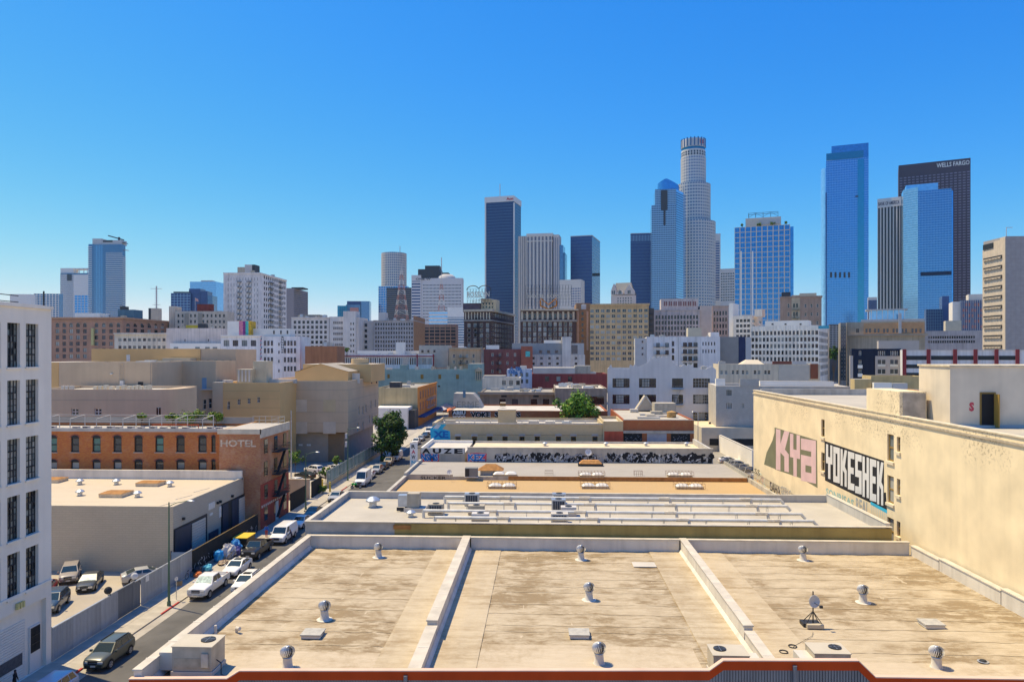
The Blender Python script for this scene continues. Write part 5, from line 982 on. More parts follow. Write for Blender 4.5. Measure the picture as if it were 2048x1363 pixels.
def mushroom(px, py, z, lab, s_=1., group='small roof vents'):
    x, y = gnd(px, py, z); r = thing('roof_vent', lab, 'vent', (x, y, z), 0, group)
    MB().lathe([(.01, .28 * s_), (.22 * s_, .28 * s_), (.22 * s_, 0)], 10).build('stack', GALV, r, smooth=True); MB().lathe([(.01, .62 * s_), (.2 * s_, .58 * s_), (.42 * s_, .42 * s_), (.42 * s_, .34 * s_), (.01, .3 * s_)], 12).build('cowl', GALV, r, smooth=True); return r
for px, py, lab in ((160, 968, 'small galvanised roof vent left of the back rusty skylight, far row'), (160, 990, 'small galvanised roof vent beside the white loft, near row'), (233, 968, 'small galvanised roof vent between the two rusty skylights'), (275, 993, 'small galvanised roof vent right of the nearest rusty skylight'), (340, 972, 'small galvanised roof vent right of the back rusty skylight')): mushroom(px, py, 7.27, lab, 1.25)
# ---------------------------------------------------------------- black screened fence before the warehouse
bf = thing('screen_fence', 'black screened fence with white scribbles before the beige warehouse', 'fence', (-39.55, 78.7, 0)); m = MB(); m.box(0, .05, 0, 18.5, .3, 2.6); m.build('screen', M('screen_black', (.018, .018, .02), var=.3, scale=1), bf)
for k in range(7): MB().box(-.08, .0, k * 3.05, k * 3.05 + .08, 0, 2.75).build('post', DARKM, bf)
MB().box(.0, .06, 0, 18.5, 2.62, 2.70).build('top_rail', M('rail_rust', (.25, .17, .10), var=.2), bf); m = MB()
for k in range(34): y = RN.uniform(.2, 5.5) if k < 20 else RN.uniform(13.5, 18); z = RN.uniform(.3, 1.2); m.beam((.058, y, z), (.058, y + RN.uniform(-.4, .4), z + RN.uniform(.1, .5)), .006, .05)
m.build('graffiti_scribble', M('scribble', (.45, .47, .52), var=.1), bf)
MB().box(.0, .8, -.01 - .5, -.02, 0, .02) if 0 else None
sg = thing('side_gate', 'blue grey gate set back behind the lamp post by the warehouse corner', 'gate', (-41.9, 78.6, 0)); MB().box(0, 2.2, 0, .06, .1, 2.5).build('leaf', M('gate_blue', (.17, .24, .36), var=.1), sg); MB().box(-.1, 0, 0, .1, 0, 2.6).build('post', DARKM, sg)
# ---------------------------------------------------------------- brick hotel
hbk = brick('hotel_brick', (.50, .155, .06), (.40, .115, .05), (.40, .20, .11), (.46, .25, .15), .4); hbk2 = brick('hotel_brick_worn', (.44, .18, .10), (.34, .12, .065), (.42, .26, .17), (.54, .35, .23), .55)
HROOF = roofmat('hotel_roof', (.50, .45, .38), (.34, .30, .24), .8, .6)
t = blk('brick_hotel', 'three-storey red brick hotel with arched windows and faded wall lettering', -92, -45.6, 100.4, 112, 14., hbk, HROOF, par=.7)
t.rc['front'] = []; AR = []
for px in (106, 150, 193, 235, 277, 319, 361, 405):
    x = t.fx(px); 
    for yy, hh in ((889, 2.1), (937, 2.1)): z = t.z(yy, x); t.rc['front'].append((x - .62, x + .62, z - hh / 2, z + hh / 2, 'sash', FR_D, 'green' if yy < 900 else 'blind', True)); AR.append((x, z + hh / 2))
x = t.fx(427); 
for yy in (889, 937): z = t.z(yy, x); t.rc['front'].append((x - .32, x + .32, z - 1.05, z + 1.05, 'sash', FR_D, 'dark', True)); AR.append((x, z + 1.05))
t.done()
for x, z in AR:
    m = MB(); w_ = .62 if x < t.fx(420) else .32
    for i in range(6):
        a, b = math.pi * i / 6, math.pi * (i + 1) / 6; V_ = lambda r, w, y: (x + r * w_ * math.cos(w), y, z + r * .38 * math.sin(w)); m.quad(V_(0, a, -.012), V_(1, a, -.012), V_(1, b, -.012), V_(0, b, -.012), 0); m.quad(V_(1, a, -.03), V_(1.35, a, -.03), V_(1.35, b, -.03), V_(1, b, -.03), 1)
    m.build('window_arch', [FR_D, M('arch_brick', (.26, .11, .07), var=.15, scale=4)], t.root, fix=False); MB().box(x - w_ - .1, x + w_ + .1, -.08, -.004, z - 2.25, z - 2.1).build('sill', M('sill_grey', (.36, .27, .22), var=.15), t.root)
HB = t; m = MB(); W2 = 45.6 - 39.7; X0 = t.W
for nm, args in (('street_block', (X0 + .005, X0 + W2, -1.9, 9.2, 0, 14.0)),): MB().box(*args[:4], 0, 14.0, 0, 1).build(nm, [hbk2, HROOF], t.root)
XF = X0 + W2
MB().box(X0 - .2, XF + .18, -2.05, -1.905, 13.55, 14.25).build('coping', M('hotel_coping', (.56, .50, .40), var=.15, scale=.8), t.root); MB().box(XF + .004, XF + .22, -2.05, 9.2, 13.0, 14.25).build('street_cornice', M('hotel_coping', (.56, .50, .40)), t.root); MB().box(-.0, X0 - .25, -.15, -.004, 13.6, 14.1).build('coping', M('coping_grey', (.40, .40, .39), var=.2), t.root)
MB().box(XF + .004, XF + .06, -1.88, 9.15, .1, 6.4).build('red_front', M('front_red', (.34, .075, .045), var=.14, scale=.6, streak=.2), t.root)
for y in (-.6, 3.2, 6.9):
    for z in (1.0, 4.1, 7.4, 10.6): MB().box(XF + .02, XF + .09, y, y + 1.2, z, z + 2.0).build('street_window', G1, t.root); 
MB().box(XF + .065, XF + .12, 3.6, 4.7, .1, 2.9).build('street_door', M('door_grey', (.55, .52, .5), var=.1), t.root)
for z in (3.9, 7.1, 10.4):
    m = MB(); m.box(XF + .1, XF + 1.2, 2.2, 6.6, z, z + .06)
    for zz in (.5, 1.0): m.beam((XF + 1.2, 2.2, z + zz), (XF + 1.2, 6.6, z + zz), .04, .04); m.beam((XF + .1, 2.2, z + zz), (XF + 1.2, 2.2, z + zz), .04, .04); m.beam((XF + .1, 6.6, z + zz), (XF + 1.2, 6.6, z + zz), .04, .04)
    for k in range(18): m.beam((XF + 1.2, 2.2 + k * .26, z), (XF + 1.2, 2.2 + k * .26, z + 1), .025, .025)
    m.build('fire_escape_landing', DARKM, t.root); m = MB(); m.beam((XF + .8, 2.5, z - 3.0), (XF + .8, 5.5, z), .4, .06); m.build('fire_escape_stair', DARKM, t.root)
m = MB()
for k, ch in enumerate(range(14)): m.box(XF + .065, XF + .075, -1.6 + k * .72, -1.2 + k * .72, 3.05, 3.4)
m.build('shop_lettering', M('letter_cream', (.6, .55, .45), var=.1), t.root)
m = MB(); text(m, 'HOTEL', .03, (t.fx(441, -1.9), -1.912, t.z(891, None, -1.9)), (1, 0, 0), (0, 0, 1), t.fx(512, -1.9) - t.fx(441, -1.9), 1.0); m.build('faded_lettering', M('ghost_paint', (.52, .42, .33), var=.35, scale=3), t.root)
MB().box(X0 - .25, X0 + .004, -.3, -.01, 0, 13.5).build('worn_quoin', hbk2, t.root)
def acbox(x, y, z, w_, d_, h_, lab, rz=0, mat=None, front='fan', group='small rooftop air conditioners'):
    r = thing('air_conditioner', lab, 'air conditioner', (x, y, z), rz, group); b = MB(); b.box(-w_ / 2, w_ / 2, -d_ / 2, d_ / 2, .1, h_); b.box(-w_ / 2, -w_ / 2 + .1, -d_ / 2, d_ / 2, 0, .1); b.box(w_ / 2 - .1, w_ / 2, -d_ / 2, d_ / 2, 0, .1); b.build('casing', mat or ROOFW, r)
    b = MB(); b.box(-w_ * .36, w_ * .30, -d_ / 2 - .02, -d_ / 2 - .003, h_ * .25, h_ * .88); b.build('grille', UNITD, r); return r
for k, px in enumerate((108, 120, 172, 188, 216, 237, 257, 278, 302, 323, 347, 365, 391, 437, 457)):
    x, y = gnd(px, 853, 13.9); acbox(x, 101.6 + (k % 2) * .5, 13.35, .95, .45, .85, '%s white condenser from the white loft along the hotel roof edge' % ('first second third fourth fifth sixth seventh eighth ninth tenth eleventh twelfth thirteenth fourteenth fifteenth'.split()[k]))
m = MB()
for k in range(10): m.beam((4 + k * 4.1, 8, 13.3), (4 + k * 4.1, 8, 15.3), .09, .09); m.beam((4 + k * 4.1, 4.5, 13.3), (4 + k * 4.1, 4.5, 15.0), .09, .09); m.beam((4 + k * 4.1, 4.5, 15.0), (4 + k * 4.1, 8, 15.3), .09, .09)
for y, z in ((8, 15.3), (4.5, 15.0), (8, 14.3)): m.beam((4, y, z), (41, y, z), .08, .08)
m.build('roof_pergola', ROOFW, t.root); m = MB(); m.beam((0, 11.2, 13.3 + .9), (46, 11.2, 13.3 + .9), .15, 1.0); m.build('back_parapet', ROOFG, t.root)
for k in range(8): m = MB(); m.beam((6 + k * 4.8, RN.uniform(1.8, 3.5), 13.35), (9.5 + k * 4.8, RN.uniform(1.8, 3.5), 13.45), .5, .2); m.build('roof_pipe', ROOFW, t.root)
m = MB(); m.path([(34, 3, 13.4), (34, 3, 14.3), (41, 3, 14.3), (41, 3, 13.4)], .06); m.build('red_pipe', M('pipe_red', (.42, .10, .05), var=.1), t.root); m = MB()
for k in range(6): m.beam((X0 + .5 + k, 8.6, 14), (X0 + .5 + k, 8.6, 15.1), .05, .05)
for z in (14.5, 15.1): m.beam((X0 + .5, 8.6, z), (X0 + 5.5, 8.6, z), .05, .05); m.beam((X0 + 5.5, 8.6, z), (X0 + 5.5, 4, z), .05, .05)
m.build('roof_rail', ROOFW, t.root)
# ---------------------------------------------------------------- gated yard between hotel and shelter
TANW = M('tan_wall', (.47, .40, .31), var=.1, scale=.4, streak=.15); BLK = M('gate_black', (.025, .022, .02), var=.2)
yw = thing('yard_wall', 'tan yard wall behind the black slatted gates beside the brick hotel', 'wall', (-52, 119.5, 0)); MB().box(0, 12.3, 0, .4, 0, 3.4).build('wall', TANW, yw); MB().box(-.1, 12.4, -.05, .45, 3.4, 3.5).build('coping', TANW, yw)
for y, n, lab in ((110.0, 26, 'long black slatted yard gate next to the brick hotel'), (120.2, 20, 'shorter black slatted yard gate nearer the yellow bollards')):
    g = thing('slatted_gate', lab, 'gate', (-39.6, y, 0), 0, 'black slatted yard gates'); sm_ = MB().box(0, .05, 0, .24, .1, 2.9).mesh('slat', BLK)
    for k in range(n): obj('slat', sm_, g, (0, k * .29, 0))
    MB().box(-.06, -.005, 0, n * .29, .4, .5).build('rail', BLK, g); MB().box(-.06, -.005, 0, n * .29, 2.6, 2.7).build('rail', BLK, g)
for k, (px, py) in enumerate(((645, 978), (660, 984))):
    x, y = gnd(px, py); r = thing('bollard', 'yellow steel bollard %s the green slatted fence' % ('further left of', 'right beside')[k], 'bollard', (x, y, 0), 0, 'yellow bollards'); MB().lathe([(.01, 1.9), (.14, 1.85), (.16, 1.8), (.16, 0)], 12).build('post', M('bollard_yellow', (.62, .42, .05), var=.12), r, smooth=True); MB().lathe([(.165, 1.4), (.165, 1.55)], 12).build('stripe', M('bollard_pale', (.7, .6, .2), var=.1), r)
gf = thing('slatted_fence', 'green slatted mesh fence on a tan kerb wall along the street', 'fence', (-39.6, 129, 0)); MB().box(-.25, .1, 0, 46, 0, .9).build('kerb_wall', M('kerb_tan', (.50, .38, .22), var=.12), gf); gm = M('slat_green', (.13, .22, .24), rough=.5, var=.2, rnd=.15); sm_ = MB().box(-.03, .03, 0, .32, .9, 3.3).mesh('slat', gm)
for k in range(115): o_ = obj('slat', sm_, gf, (0, k * .4, 0)); o_.rotation_euler = (0, 0, RN.uniform(-.2, .2))
for k in range(16): MB().box(-.06, .06, k * 3.05, k * 3.05 + .1, .9, 3.5).build('post', GALV, gf)
for z in (1.2, 3.2): MB().box(.035, .07, 0, 46, z, z + .06).build('rail', GALV, gf)
# ---------------------------------------------------------------- tan shelter complex
TAUPE_SHADE = M('stucco_shaded', (.54, .40, .265), var=.08, scale=.2, streak=.06); OCH_SUN = M('stucco_sunlit', (.66, .40, .16), var=.07, scale=.2)  # sun and shade put into the colour: ochre on sunlit faces, taupe on shaded
t = blk('shelter_wing', 'shaded shelter wing with recessed ground floor and gabled upper storey beside the tree', -66, -44.2, 160, 190, 18.6, TAUPE_SHADE, ROOFW, par=.9, base=6.9)
for px in (705, 715): pass
for px, yy in ((718, 820), (726, 820), (732, 816), (742, 808), (751, 806), (716, 853), (726, 851), (739, 838), (744, 838)): y = t.sx(px); z = t.zs(yy, y); t.rc['side'].append((y - .55, y + .55, z - 1.0, z + 1.0, 'sash', FR_W, 'dark', True))
t.done(); bz = 6.9
for px in (602, 659):
    for yy in (811, 855):
        if yy == 855: x = t.fx(px); z = t.z(yy, x) - bz; MB().box(x - 1.45, x + 1.45, -.05, -.004, z - 1.35, z + 1.35).build('blind_panel', M('panel_cream', (.56, .47, .37), var=.05), t.root)
        else: x = t.fx(px); z = t.z(yy, x) - bz; MB().box(x - 1.4, x + 1.4, -.05, -.004, z - 1.4, z + 1.4).build('blind_panel', M('panel_cream', (.56, .47, .37)) if px < 620 else M('panel_ochre', (.55, .42, .24), var=.05), t.root)
MB().box(.8, t.W - 1.2, 1.5, 29, -bz, -.01).build('ground_floor', M('under_taupe', (.34, .28, .22), var=.08), t.root); MB().box(.75, 3.8, 1.40, 1.495, -bz, -.2).build('brown_panel', M('brown_panel', (.20, .13, .11), var=.1), t.root); MB().box(t.W - 5, t.W - 1.3, 1.40, 1.495, -bz, -.2).build('brown_panel', M('brown_panel', (.20, .13, .11)), t.root)
for k in range(3): MB().box(8 + k * 1.9, 8.9 + k * 1.9, 1.44, 1.49, -3.3, -2.9).build('wall_vent', LINEW, t.root)
m = MB()
for z in (2.1, 4.5, 7.2, 9.6): m.box(.01, t.W + .02, -.02, -.003, z, z + .07); m.box(t.W + .003, t.W + .02, 0, t.D, z, z + .07)
m.build('joint_lines', M('joint_taupe', (.33, .27, .22), var=0), t.root)
y5 = 5.; xa, xb = t.fx(590, y5), t.fx(696, y5); zl = t.z(744, None, y5) - bz; zp = t.z(727, None, y5) - bz; zr = t.z(743, None, y5) - bz; m = MB(); xm = t.fx(641, y5); b0 = 18.6 - .9 - bz
m.extr([(xa, b0), (xb, b0), (xb, zr), (xm, zp), (xa, zl)], (0, y5, 0), (1, 0, 0), (0, 0, 1), (0, 18, 0)); m.build('gabled_storey', OCH_SUN, t.root); m = MB(); m.quad((xm, y5 - .2, zp + .05), (xb + .2, y5 - .2, zr + .05), (xb + .2, y5 + 18, zr + .05), (xm, y5 + 18, zp + .05)); m.quad((xa - .2, y5 - .2, zl + .05), (xm, y5 - .2, zp + .05), (xm, y5 + 18, zp + .05), (xa - .2, y5 + 18, zl + .05)); m.build('gable_roof', M('tile_dark', (.30, .27, .23), var=.15), t.root)
MB().box(t.fx(606, 14), t.fx(742, 14), 14, 29.5, b0, t.z(728, None, 14) - bz, 0, 1).build('rear_storey', [OCH_SUN, ROOFW], t.root); MB().box(t.W - 4.5, t.W + .02 - .03, 16, 29.8, b0, t.zs(727, 20) - bz).build('side_storey', TAUPE_SHADE, t.root)
for px in (742, 752): y = max(16.5, t.sx(px)); z = t.zs(757, y) - bz; MB().box(t.W - .008, t.W + .03, y, y + 1.3, z - 1.2, z + 1.2).build('window', G1, t.root)
MB().lathe([(2.2, 0), (2.2, 1.4), (.01, 1.5)], 14, (t.fx(718, 17), 18, t.z(728, None, 17) - bz)).build('roof_drum', M('drum_tan', (.50, .36, .2), var=.1), t.root, smooth=True); MB().box(xb + .2, xb + 2.0, y5 + 3, y5 + 3.1, b0, b0 + 2.4).build('roof_door', FR_W, t.root); MB().box(t.fx(697, 9), t.fx(705, 9), 9, 9.3, b0, b0 + 2.6).build('roof_door', DGREY, t.root)
def sblock(lab, pl, pr, yt, Y, mat, dp=14, a=0, ps=None, wins=(), base=0., **k):
    q = Bld('shelter_block', lab, 'building', pl, pr, yt, Y, a=a, ps=ps, dp=dp, wall=mat, par=.5, roof=ROOFW, base=base, group='tan shelter complex')
    for (px, py, w_, h_, stl) in wins: q.grid('front', px, px, 1, w_, py, py, 1, h_, stl, FR_W, 'dark')
    q.done(); return q
q = sblock('long shaded shelter wall with square windows just behind the hotel roof', 60, 318, 778, 125, TAUPE_SHADE, wins=((150, 823, 15, 14, 'cross'), (196, 823, 15, 14, 'cross'), (316 - 2, 822, 7, 15, 'cross')) [:2])
m = MB(); n = 10; r_ = 2.4; xr = q.W; pts = [(xr, -.001)] + [(xr + r_ * math.sin(math.pi / 2 * i / n), r_ * (1 - math.cos(math.pi / 2 * i / n))) for i in range(1, n + 1)] + [(xr + r_, 9), (xr, 9)]; m.prism(pts, 0, q.H); m.build('rounded_corner', TAUPE_SHADE, q.root); q.box('window', 313, 321, 815, 830, y=-.06, d=.05, mat=G1); q.box('window_bar', 316.6, 317.4, 815, 830, y=-.09, d=.025, mat=FR_W)
m = MB()
for z in (q.z(800), ): m.box(0, q.W, -.02, -.003, z, z + .06)
m.build('joint_lines', M('joint_taupe', (.33, .27, .22)), q.root)
for k, px in enumerate((125, 133, 141)): q.box('white_drum', px - 3, px + 3, 771, None, y=2, d=.7, mat=ROOFW)
for k, px in enumerate((190, 200, 210, 222, 236, 246, 258, 266, 274, 282, 290, 297)): q.box('roof_block', px - 3.5, px + 3.0, 772 - (k % 3), None, y=3, d=.8, mat=M('block_cream', (.62, .55, .42), var=.1))
q = sblock('middle shaded shelter block with sunlit left flank and roof ladder', 118, 304, 724, 140, TAUPE_SHADE, dp=16); q.box('sunlit_flank', 60, 117.6, 724, 800, y=.4, d=14, mat=OCH_SUN)
for px, py in ((243, 757), (271, 748)): q.box('ladder_box', px - 3.5, px + 3.5, py + 4, py + 14, y=-.5, d=.49, mat=LINEW) if px < 250 else None
q.box('opening', 276, 286, 763, 770, y=-.06, d=.055, mat=DARKM); q.box('wall_lamp', 220, 224, 746, 748.5, y=-.25, d=.24, mat=LINEW); q.box('seam', 300.6, 301.6, 725, 768, y=-.06, d=.055, mat=M('joint_taupe', (.33, .27, .22)))
m = MB()
for k in range(14): z = q.z(726 + k * 3, q.fx(244)); m.beam((q.fx(240), -.15, z), (q.fx(248), -.15, z), .04, .05)
m.beam((q.fx(240), -.15, q.z(726)), (q.fx(240), -.15, q.z(766)), .04, .04); m.beam((q.fx(248), -.15, q.z(726)), (q.fx(248), -.15, q.z(766)), .04, .04); m.build('wall_ladder', M('ladder_tan', (.5, .42, .33), var=.1), q.root); clutter(q, 3, hmax=1.)
q = sblock('top sunlit shelter storey with low hipped duct on its terrace', 183, 400, 697, 165, OCH_SUN, dp=14); q.box('shaded_end', 400.3, 472, 698, 790, y=.3, d=12, mat=TAUPE_SHADE); dots(q, 'window', [416, 432, 446, 461], [727], 5, 14, .3); q.box('white_door', 253, 260, 709, 722, y=-.06, d=.055, mat=LINEW); q.box('duct', 325, 380, 716, 722, y=-3.5, d=3, mat=M('duct_tan', (.60, .50, .33), var=.08)); q.box('lower_link', 300, 347, 722, 800, y=-2.0, d=1.98, mat=OCH_SUN)
q = sblock('shaded shelter corner block with blue door and white windows behind the hotel', 348, 432, 721.5, 152, TAUPE_SHADE, dp=10, wins=((377, 815, 6, 20, 'sash'), (391, 815, 6, 20, 'sash'), (409, 808, 7, 20, 'sash'), (420, 806, 7, 20, 'sash'))); q.box('blue_door', 404, 413, 755, 778, y=-.06, d=.05, mat=M('door_blue', (.18, .30, .45), var=.1)); q.box('ledge', 400, 426, 777.5, 779.5, y=-.8, d=.78, mat=ROOFW)
q.box('side_recess', 332, 347.6, 742, 840, y=1.2, d=8, mat=TAUPE_SHADE)
q = sblock('low sunlit shelter block with small square windows left of the gabled wing', 446, 560, 765, 150, OCH_SUN, dp=10, wins=((457, 810, 6, 16, 'cross'), (478, 803, 6, 11, 'cross'), (498, 801, 6, 11, 'cross'), (517, 799, 6, 11, 'cross'))); q.box('shaded_end', 425, 445.6, 764, 850, y=-.2, d=9, mat=TAUPE_SHADE)
m = MB()
for py in (782, 797, 815): z = q.z(py); m.box(0, q.W, -.02, -.003, z, z + .07)
m.build('joint_lines', M('joint_ochre', (.42, .29, .13), var=0), q.root)
for px in (451, 459.5): MB().lathe([(.7, 0), (.7, 1.0), (.01, 1.05)], 12, (q.fx(px, 2), 2, q.H - .5)).build('white_tank', ROOFW, q.root, smooth=True)
q.box('vent_screen', 474, 503, 738, None, y=4, d=3, mat=M('screen_tan', (.50, .40, .26), var=.1)); q.box('cream_stub', 506, 532, 722, None, y=6, d=4, mat=M('stub_cream', (.52, .44, .30), var=.12)); q.box('white_roof_edge', 505, 590, 758, None, y=8, d=1.5, mat=ROOFW)
for k in range(4): q.box('screen_post', 476 + k * 7, 479 + k * 7, 740, 763, y=3.8, d=.19, mat=ROOFW)
# ================================================================ right side: the foreground roofs, from near to far
RZ = 6.42; PZ = 7.6
ROOFT = roofmat('roof_membrane', (.53, .435, .295), (.25, .175, .09), 1.9, 1.); ROOFL = roofmat('roof_membrane_light', (.56, .46, .32), (.35, .26, .15), 1.2, 1.1, grain=(1.2, .8)); ROOFS = roofmat('roof_membrane_side', (.54, .445, .30), (.32, .23, .125), 1.2, 1., grain=(.16, 3.2))
PARW = M('parapet_paint', (.64, .60, .54), var=.10, scale=.5, streak=.18, bump=.1); COPE = M('parapet_coping', (.50, .46, .40), var=.16, scale=.9, bump=.1)
XL, XR, YF, YB = -22.5, 34.2, 38.0, 67.3
fr_ = thing('flat_roof_warehouse', 'near warehouse with wide stained flat roof divided by two low parapets', 'building', (0, 0, 0)); N = 0
def uneven(x0, x1, y0, y1, z, nx, ny, amp, seed):
    r = random.Random(seed); g = [[z + amp * (math.sin(i * .9 + seed) * .4 + r.uniform(-.5, .5)) for i in range(nx + 1)] for j in range(ny + 1)]
    b = MB(); vs = [(x0 + (x1 - x0) * i / nx, y0 + (y1 - y0) * j / ny, g[j][i]) for j in range(ny + 1) for i in range(nx + 1)]
    return b.add(vs, [(j * (nx + 1) + i, j * (nx + 1) + i + 1, (j + 1) * (nx + 1) + i + 1, (j + 1) * (nx + 1) + i) for j in range(ny) for i in range(nx)])
MB().box(XL + .02, XR, YF + .02, YB - .02, 0, RZ - .06).build('wall', M('wall_tan', (.46, .38, .27), var=.1), fr_)
for k, (a, b) in enumerate(((XL + .45, -7.6), (-6.75, 12.75), (13.55, XR - .2))): uneven(a, b, YF + .2, YB - .4, RZ - .02, 40, 40, .05, k).build('roof_membrane', ROOFT, fr_, smooth=True)
for k, (a, b, c, d, mt) in enumerate(((-6.72, -3.9, YF + .3, YB - .5, ROOFS), (13.6, 16.6, YF + .3, YB - .5, ROOFS), (-3.85, 9.4, YF + .3, 45.2, ROOFL), (16.7, XR - .3, YF + .3, 43.5, ROOFL), (XL + 2.0, -10, YF + .3, 43.6, ROOFL), (-10, -7.65, YF + .3, YB - .5, ROOFS), (9.9, 12.7, YF + .3, YB - .5, ROOFS))): uneven(a, b, c, d, RZ + .035 + .004 * k, 16, 24, .02, 20 + k).build('membrane_sheet', mt, fr_, smooth=True)
x_, y_ = gnd(1288, 1128, RZ + .05); MB().box(x_ - 1.0, x_ + 1.0, y_ - .7, y_ + .7, RZ + .03, RZ + .07).build('pale_patch', ROOFW, fr_)
def wallseg(nm, x0, x1, y0, y1, z1, cw=.06, ch=.09):
    MB().box(x0, x1, y0, y1, RZ - .1, z1).build(nm, PARW, fr_); MB().box(x0 - cw, x1 + cw, y0 - cw, y1 + cw, z1 + .002, z1 + ch).build('coping', COPE, fr_)
wallseg('parapet', XL, XL + .42, YF + .25, YB - .44, PZ - .09); wallseg('parapet', XL, -7.62, YB - .38, YB, PZ - .09); wallseg('parapet', -6.74, 12.74, YB - .38, YB, PZ - .09); wallseg('parapet', 13.52, XR - .5, YB - .38, YB, PZ - .09)
wallseg('divider', -7.5, -6.86, YF + 8, YB + .02, PZ - .05); wallseg('divider', -7.5, -6.86, YF + .3, YF + 7.8, PZ - .35); wallseg('divider', 12.86, 13.4, YF + 8, YB + .02, PZ - .05); wallseg('divider', 12.86, 13.4, YF + .3, YF + 7.8, PZ - .35)
for j, (a, b) in enumerate(((62.2, YB - .5), (54, 62.1), (46, 53.9), (YF + .3, 45.9))): wallseg('parapet', XR - .42, XR, a, b, PZ - .35 + .16 * j)
for x in (-7.78, -6.82, 12.58, 13.46): pass
for x0, s_ in ((-6.84, 1), (13.42, 1), (-7.52, -1), (12.84, -1), (XL + .44, 1)): MB().add([(x0, YF + .4, RZ + .32), (x0 + s_ * .22, YF + .4, RZ), (x0 + s_ * .22, YB - .5, RZ), (x0, YB - .5, RZ + .32)], [(0, 1, 2, 3)]).build('cant_strip', PARW, fr_)
for k, (a, b) in enumerate(((XL + .7, -7.7), (-6.5, 12.5), (13.9, XR - .6))):
    sm = MB().add([(0, -.05, 0), (b - a, -.05, 0), (b - a, 0, .005), (0, 0, .005), (b - a, .012, 0), (0, .012, 0)], [(0, 1, 2, 3), (3, 2, 4, 5)]).mesh('membrane_seam', ROOFS)
    for j in range(14): o_ = obj('membrane_seam', sm, fr_, (a, YF + 1 + j * 2.0 + RN.uniform(-.5, .5), RZ + .018)); o_.rotation_euler = (0, 0, RN.uniform(-.004, .004))
cj = MB().box(-.3, .3, -.05, .05, 0, .014).mesh('coping_joint', PARW)
for j in range(10):
    for x in (XL + .21, -7.18, 13.13): obj('coping_joint', cj, fr_, (x, YF + 1.5 + j * 2.9 + RN.uniform(-.4, .4), PZ + (.001 if x < -20 else .041 if j > 2 else -.259)))
# front: red trim over ribbed grey cladding, stepping up and down
RED_T = M('trim_red', (.40, .062, .012), rough=.75, spec=.1, var=.08, streak=.1); CLAD = M('cladding_grey', (.20, .21, .23), rough=.55, metal=.3, var=.12, scale=.6, streak=.25)
pf = [(-40, 1361), (455, 1356), (480, 1340.5), (1418, 1340), (1446, 1320), (1716, 1320.5), (1750, 1353), (2120, 1355)]
tp = []
for px, py in pf: x = Xat(px, YF); tp.append((max(x, XL - .1), Zat(py, x, YF) if px > 0 else Zat(1357, XL, YF)))
tp[0] = (XL - .1, tp[0][1]); tp[-1] = (XR + 12, tp[-1][1])
m = MB(); c_ = MB(); k_ = MB()
for (xa, za), (xb, zb) in zip(tp[:-1], tp[1:]):
    m.add([(xa, YF - .06, za - .48), (xb, YF - .06, zb - .48), (xb, YF - .06, zb), (xa, YF - .06, za), (xa, YF + .12, za - .48), (xb, YF + .12, zb - .48), (xb, YF + .12, zb), (xa, YF + .12, za)], [(0, 1, 2, 3), (3, 2, 6, 7), (0, 4, 5, 1), (7, 6, 5, 4)])
    k_.add([(xa, YF - .1, za + .002), (xb, YF - .1, zb + .002), (xb, YF + .2, zb + .002), (xa, YF + .2, za + .002), (xa, YF - .1, za + .06), (xb, YF - .1, zb + .06), (xb, YF + .2, zb + .06), (xa, YF + .2, za + .06)], [(0, 1, 5, 4), (4, 5, 6, 7), (2, 3, 7, 6), (0, 3, 2, 1)])
m.build('red_trim', RED_T, fr_, fix=False); k_.build('trim_flashing', M('flashing', (.62, .42, .33), var=.1), fr_, fix=False)
def ztop(x):
    for (xa, za), (xb, zb) in zip(tp[:-1], tp[1:]):
        if xa <= x <= xb: return za + (zb - za) * (x - xa) / (xb - xa)
    return tp[-1][1]
x = XL; p = .15
while x < XR + 11:
    z0, z1 = ztop(x) - .46, ztop(x + p * .6) - .46
    c_.add([(x, YF - .03, 2), (x + p * .6, YF - .03, 2), (x + p * .6, YF - .03, z1), (x, YF - .03, z0), (x, YF + .03, 2), (x + p * .6, YF + .03, 2), (x + p * .6, YF + .03, z1), (x, YF + .03, z0)], [(0, 1, 2, 3), (4, 0, 3, 7), (1, 5, 6, 2)]); c_.quad((x + p * .6, YF + .03, 2), (x + p, YF + .03, 2), (x + p, YF + .03, ztop(x + p) - .46), (x + p * .6, YF + .03, z1)); x += p
tag(c_.build('ribbed_cladding', CLAD, fr_, fix=False), kind='stuff')
for px in (812, 1588): x = Xat(px, YF); MB().tube((x, YF - .12, 2), (x, YF - .12, ztop(x) - .2), .11, 12).build('downpipe', CLAD, fr_, smooth=True)
MB().box(XL, XR + 11.9, YF + .14, YF + .2, 2, 7.0).build('front_backing', CLAD, fr_)
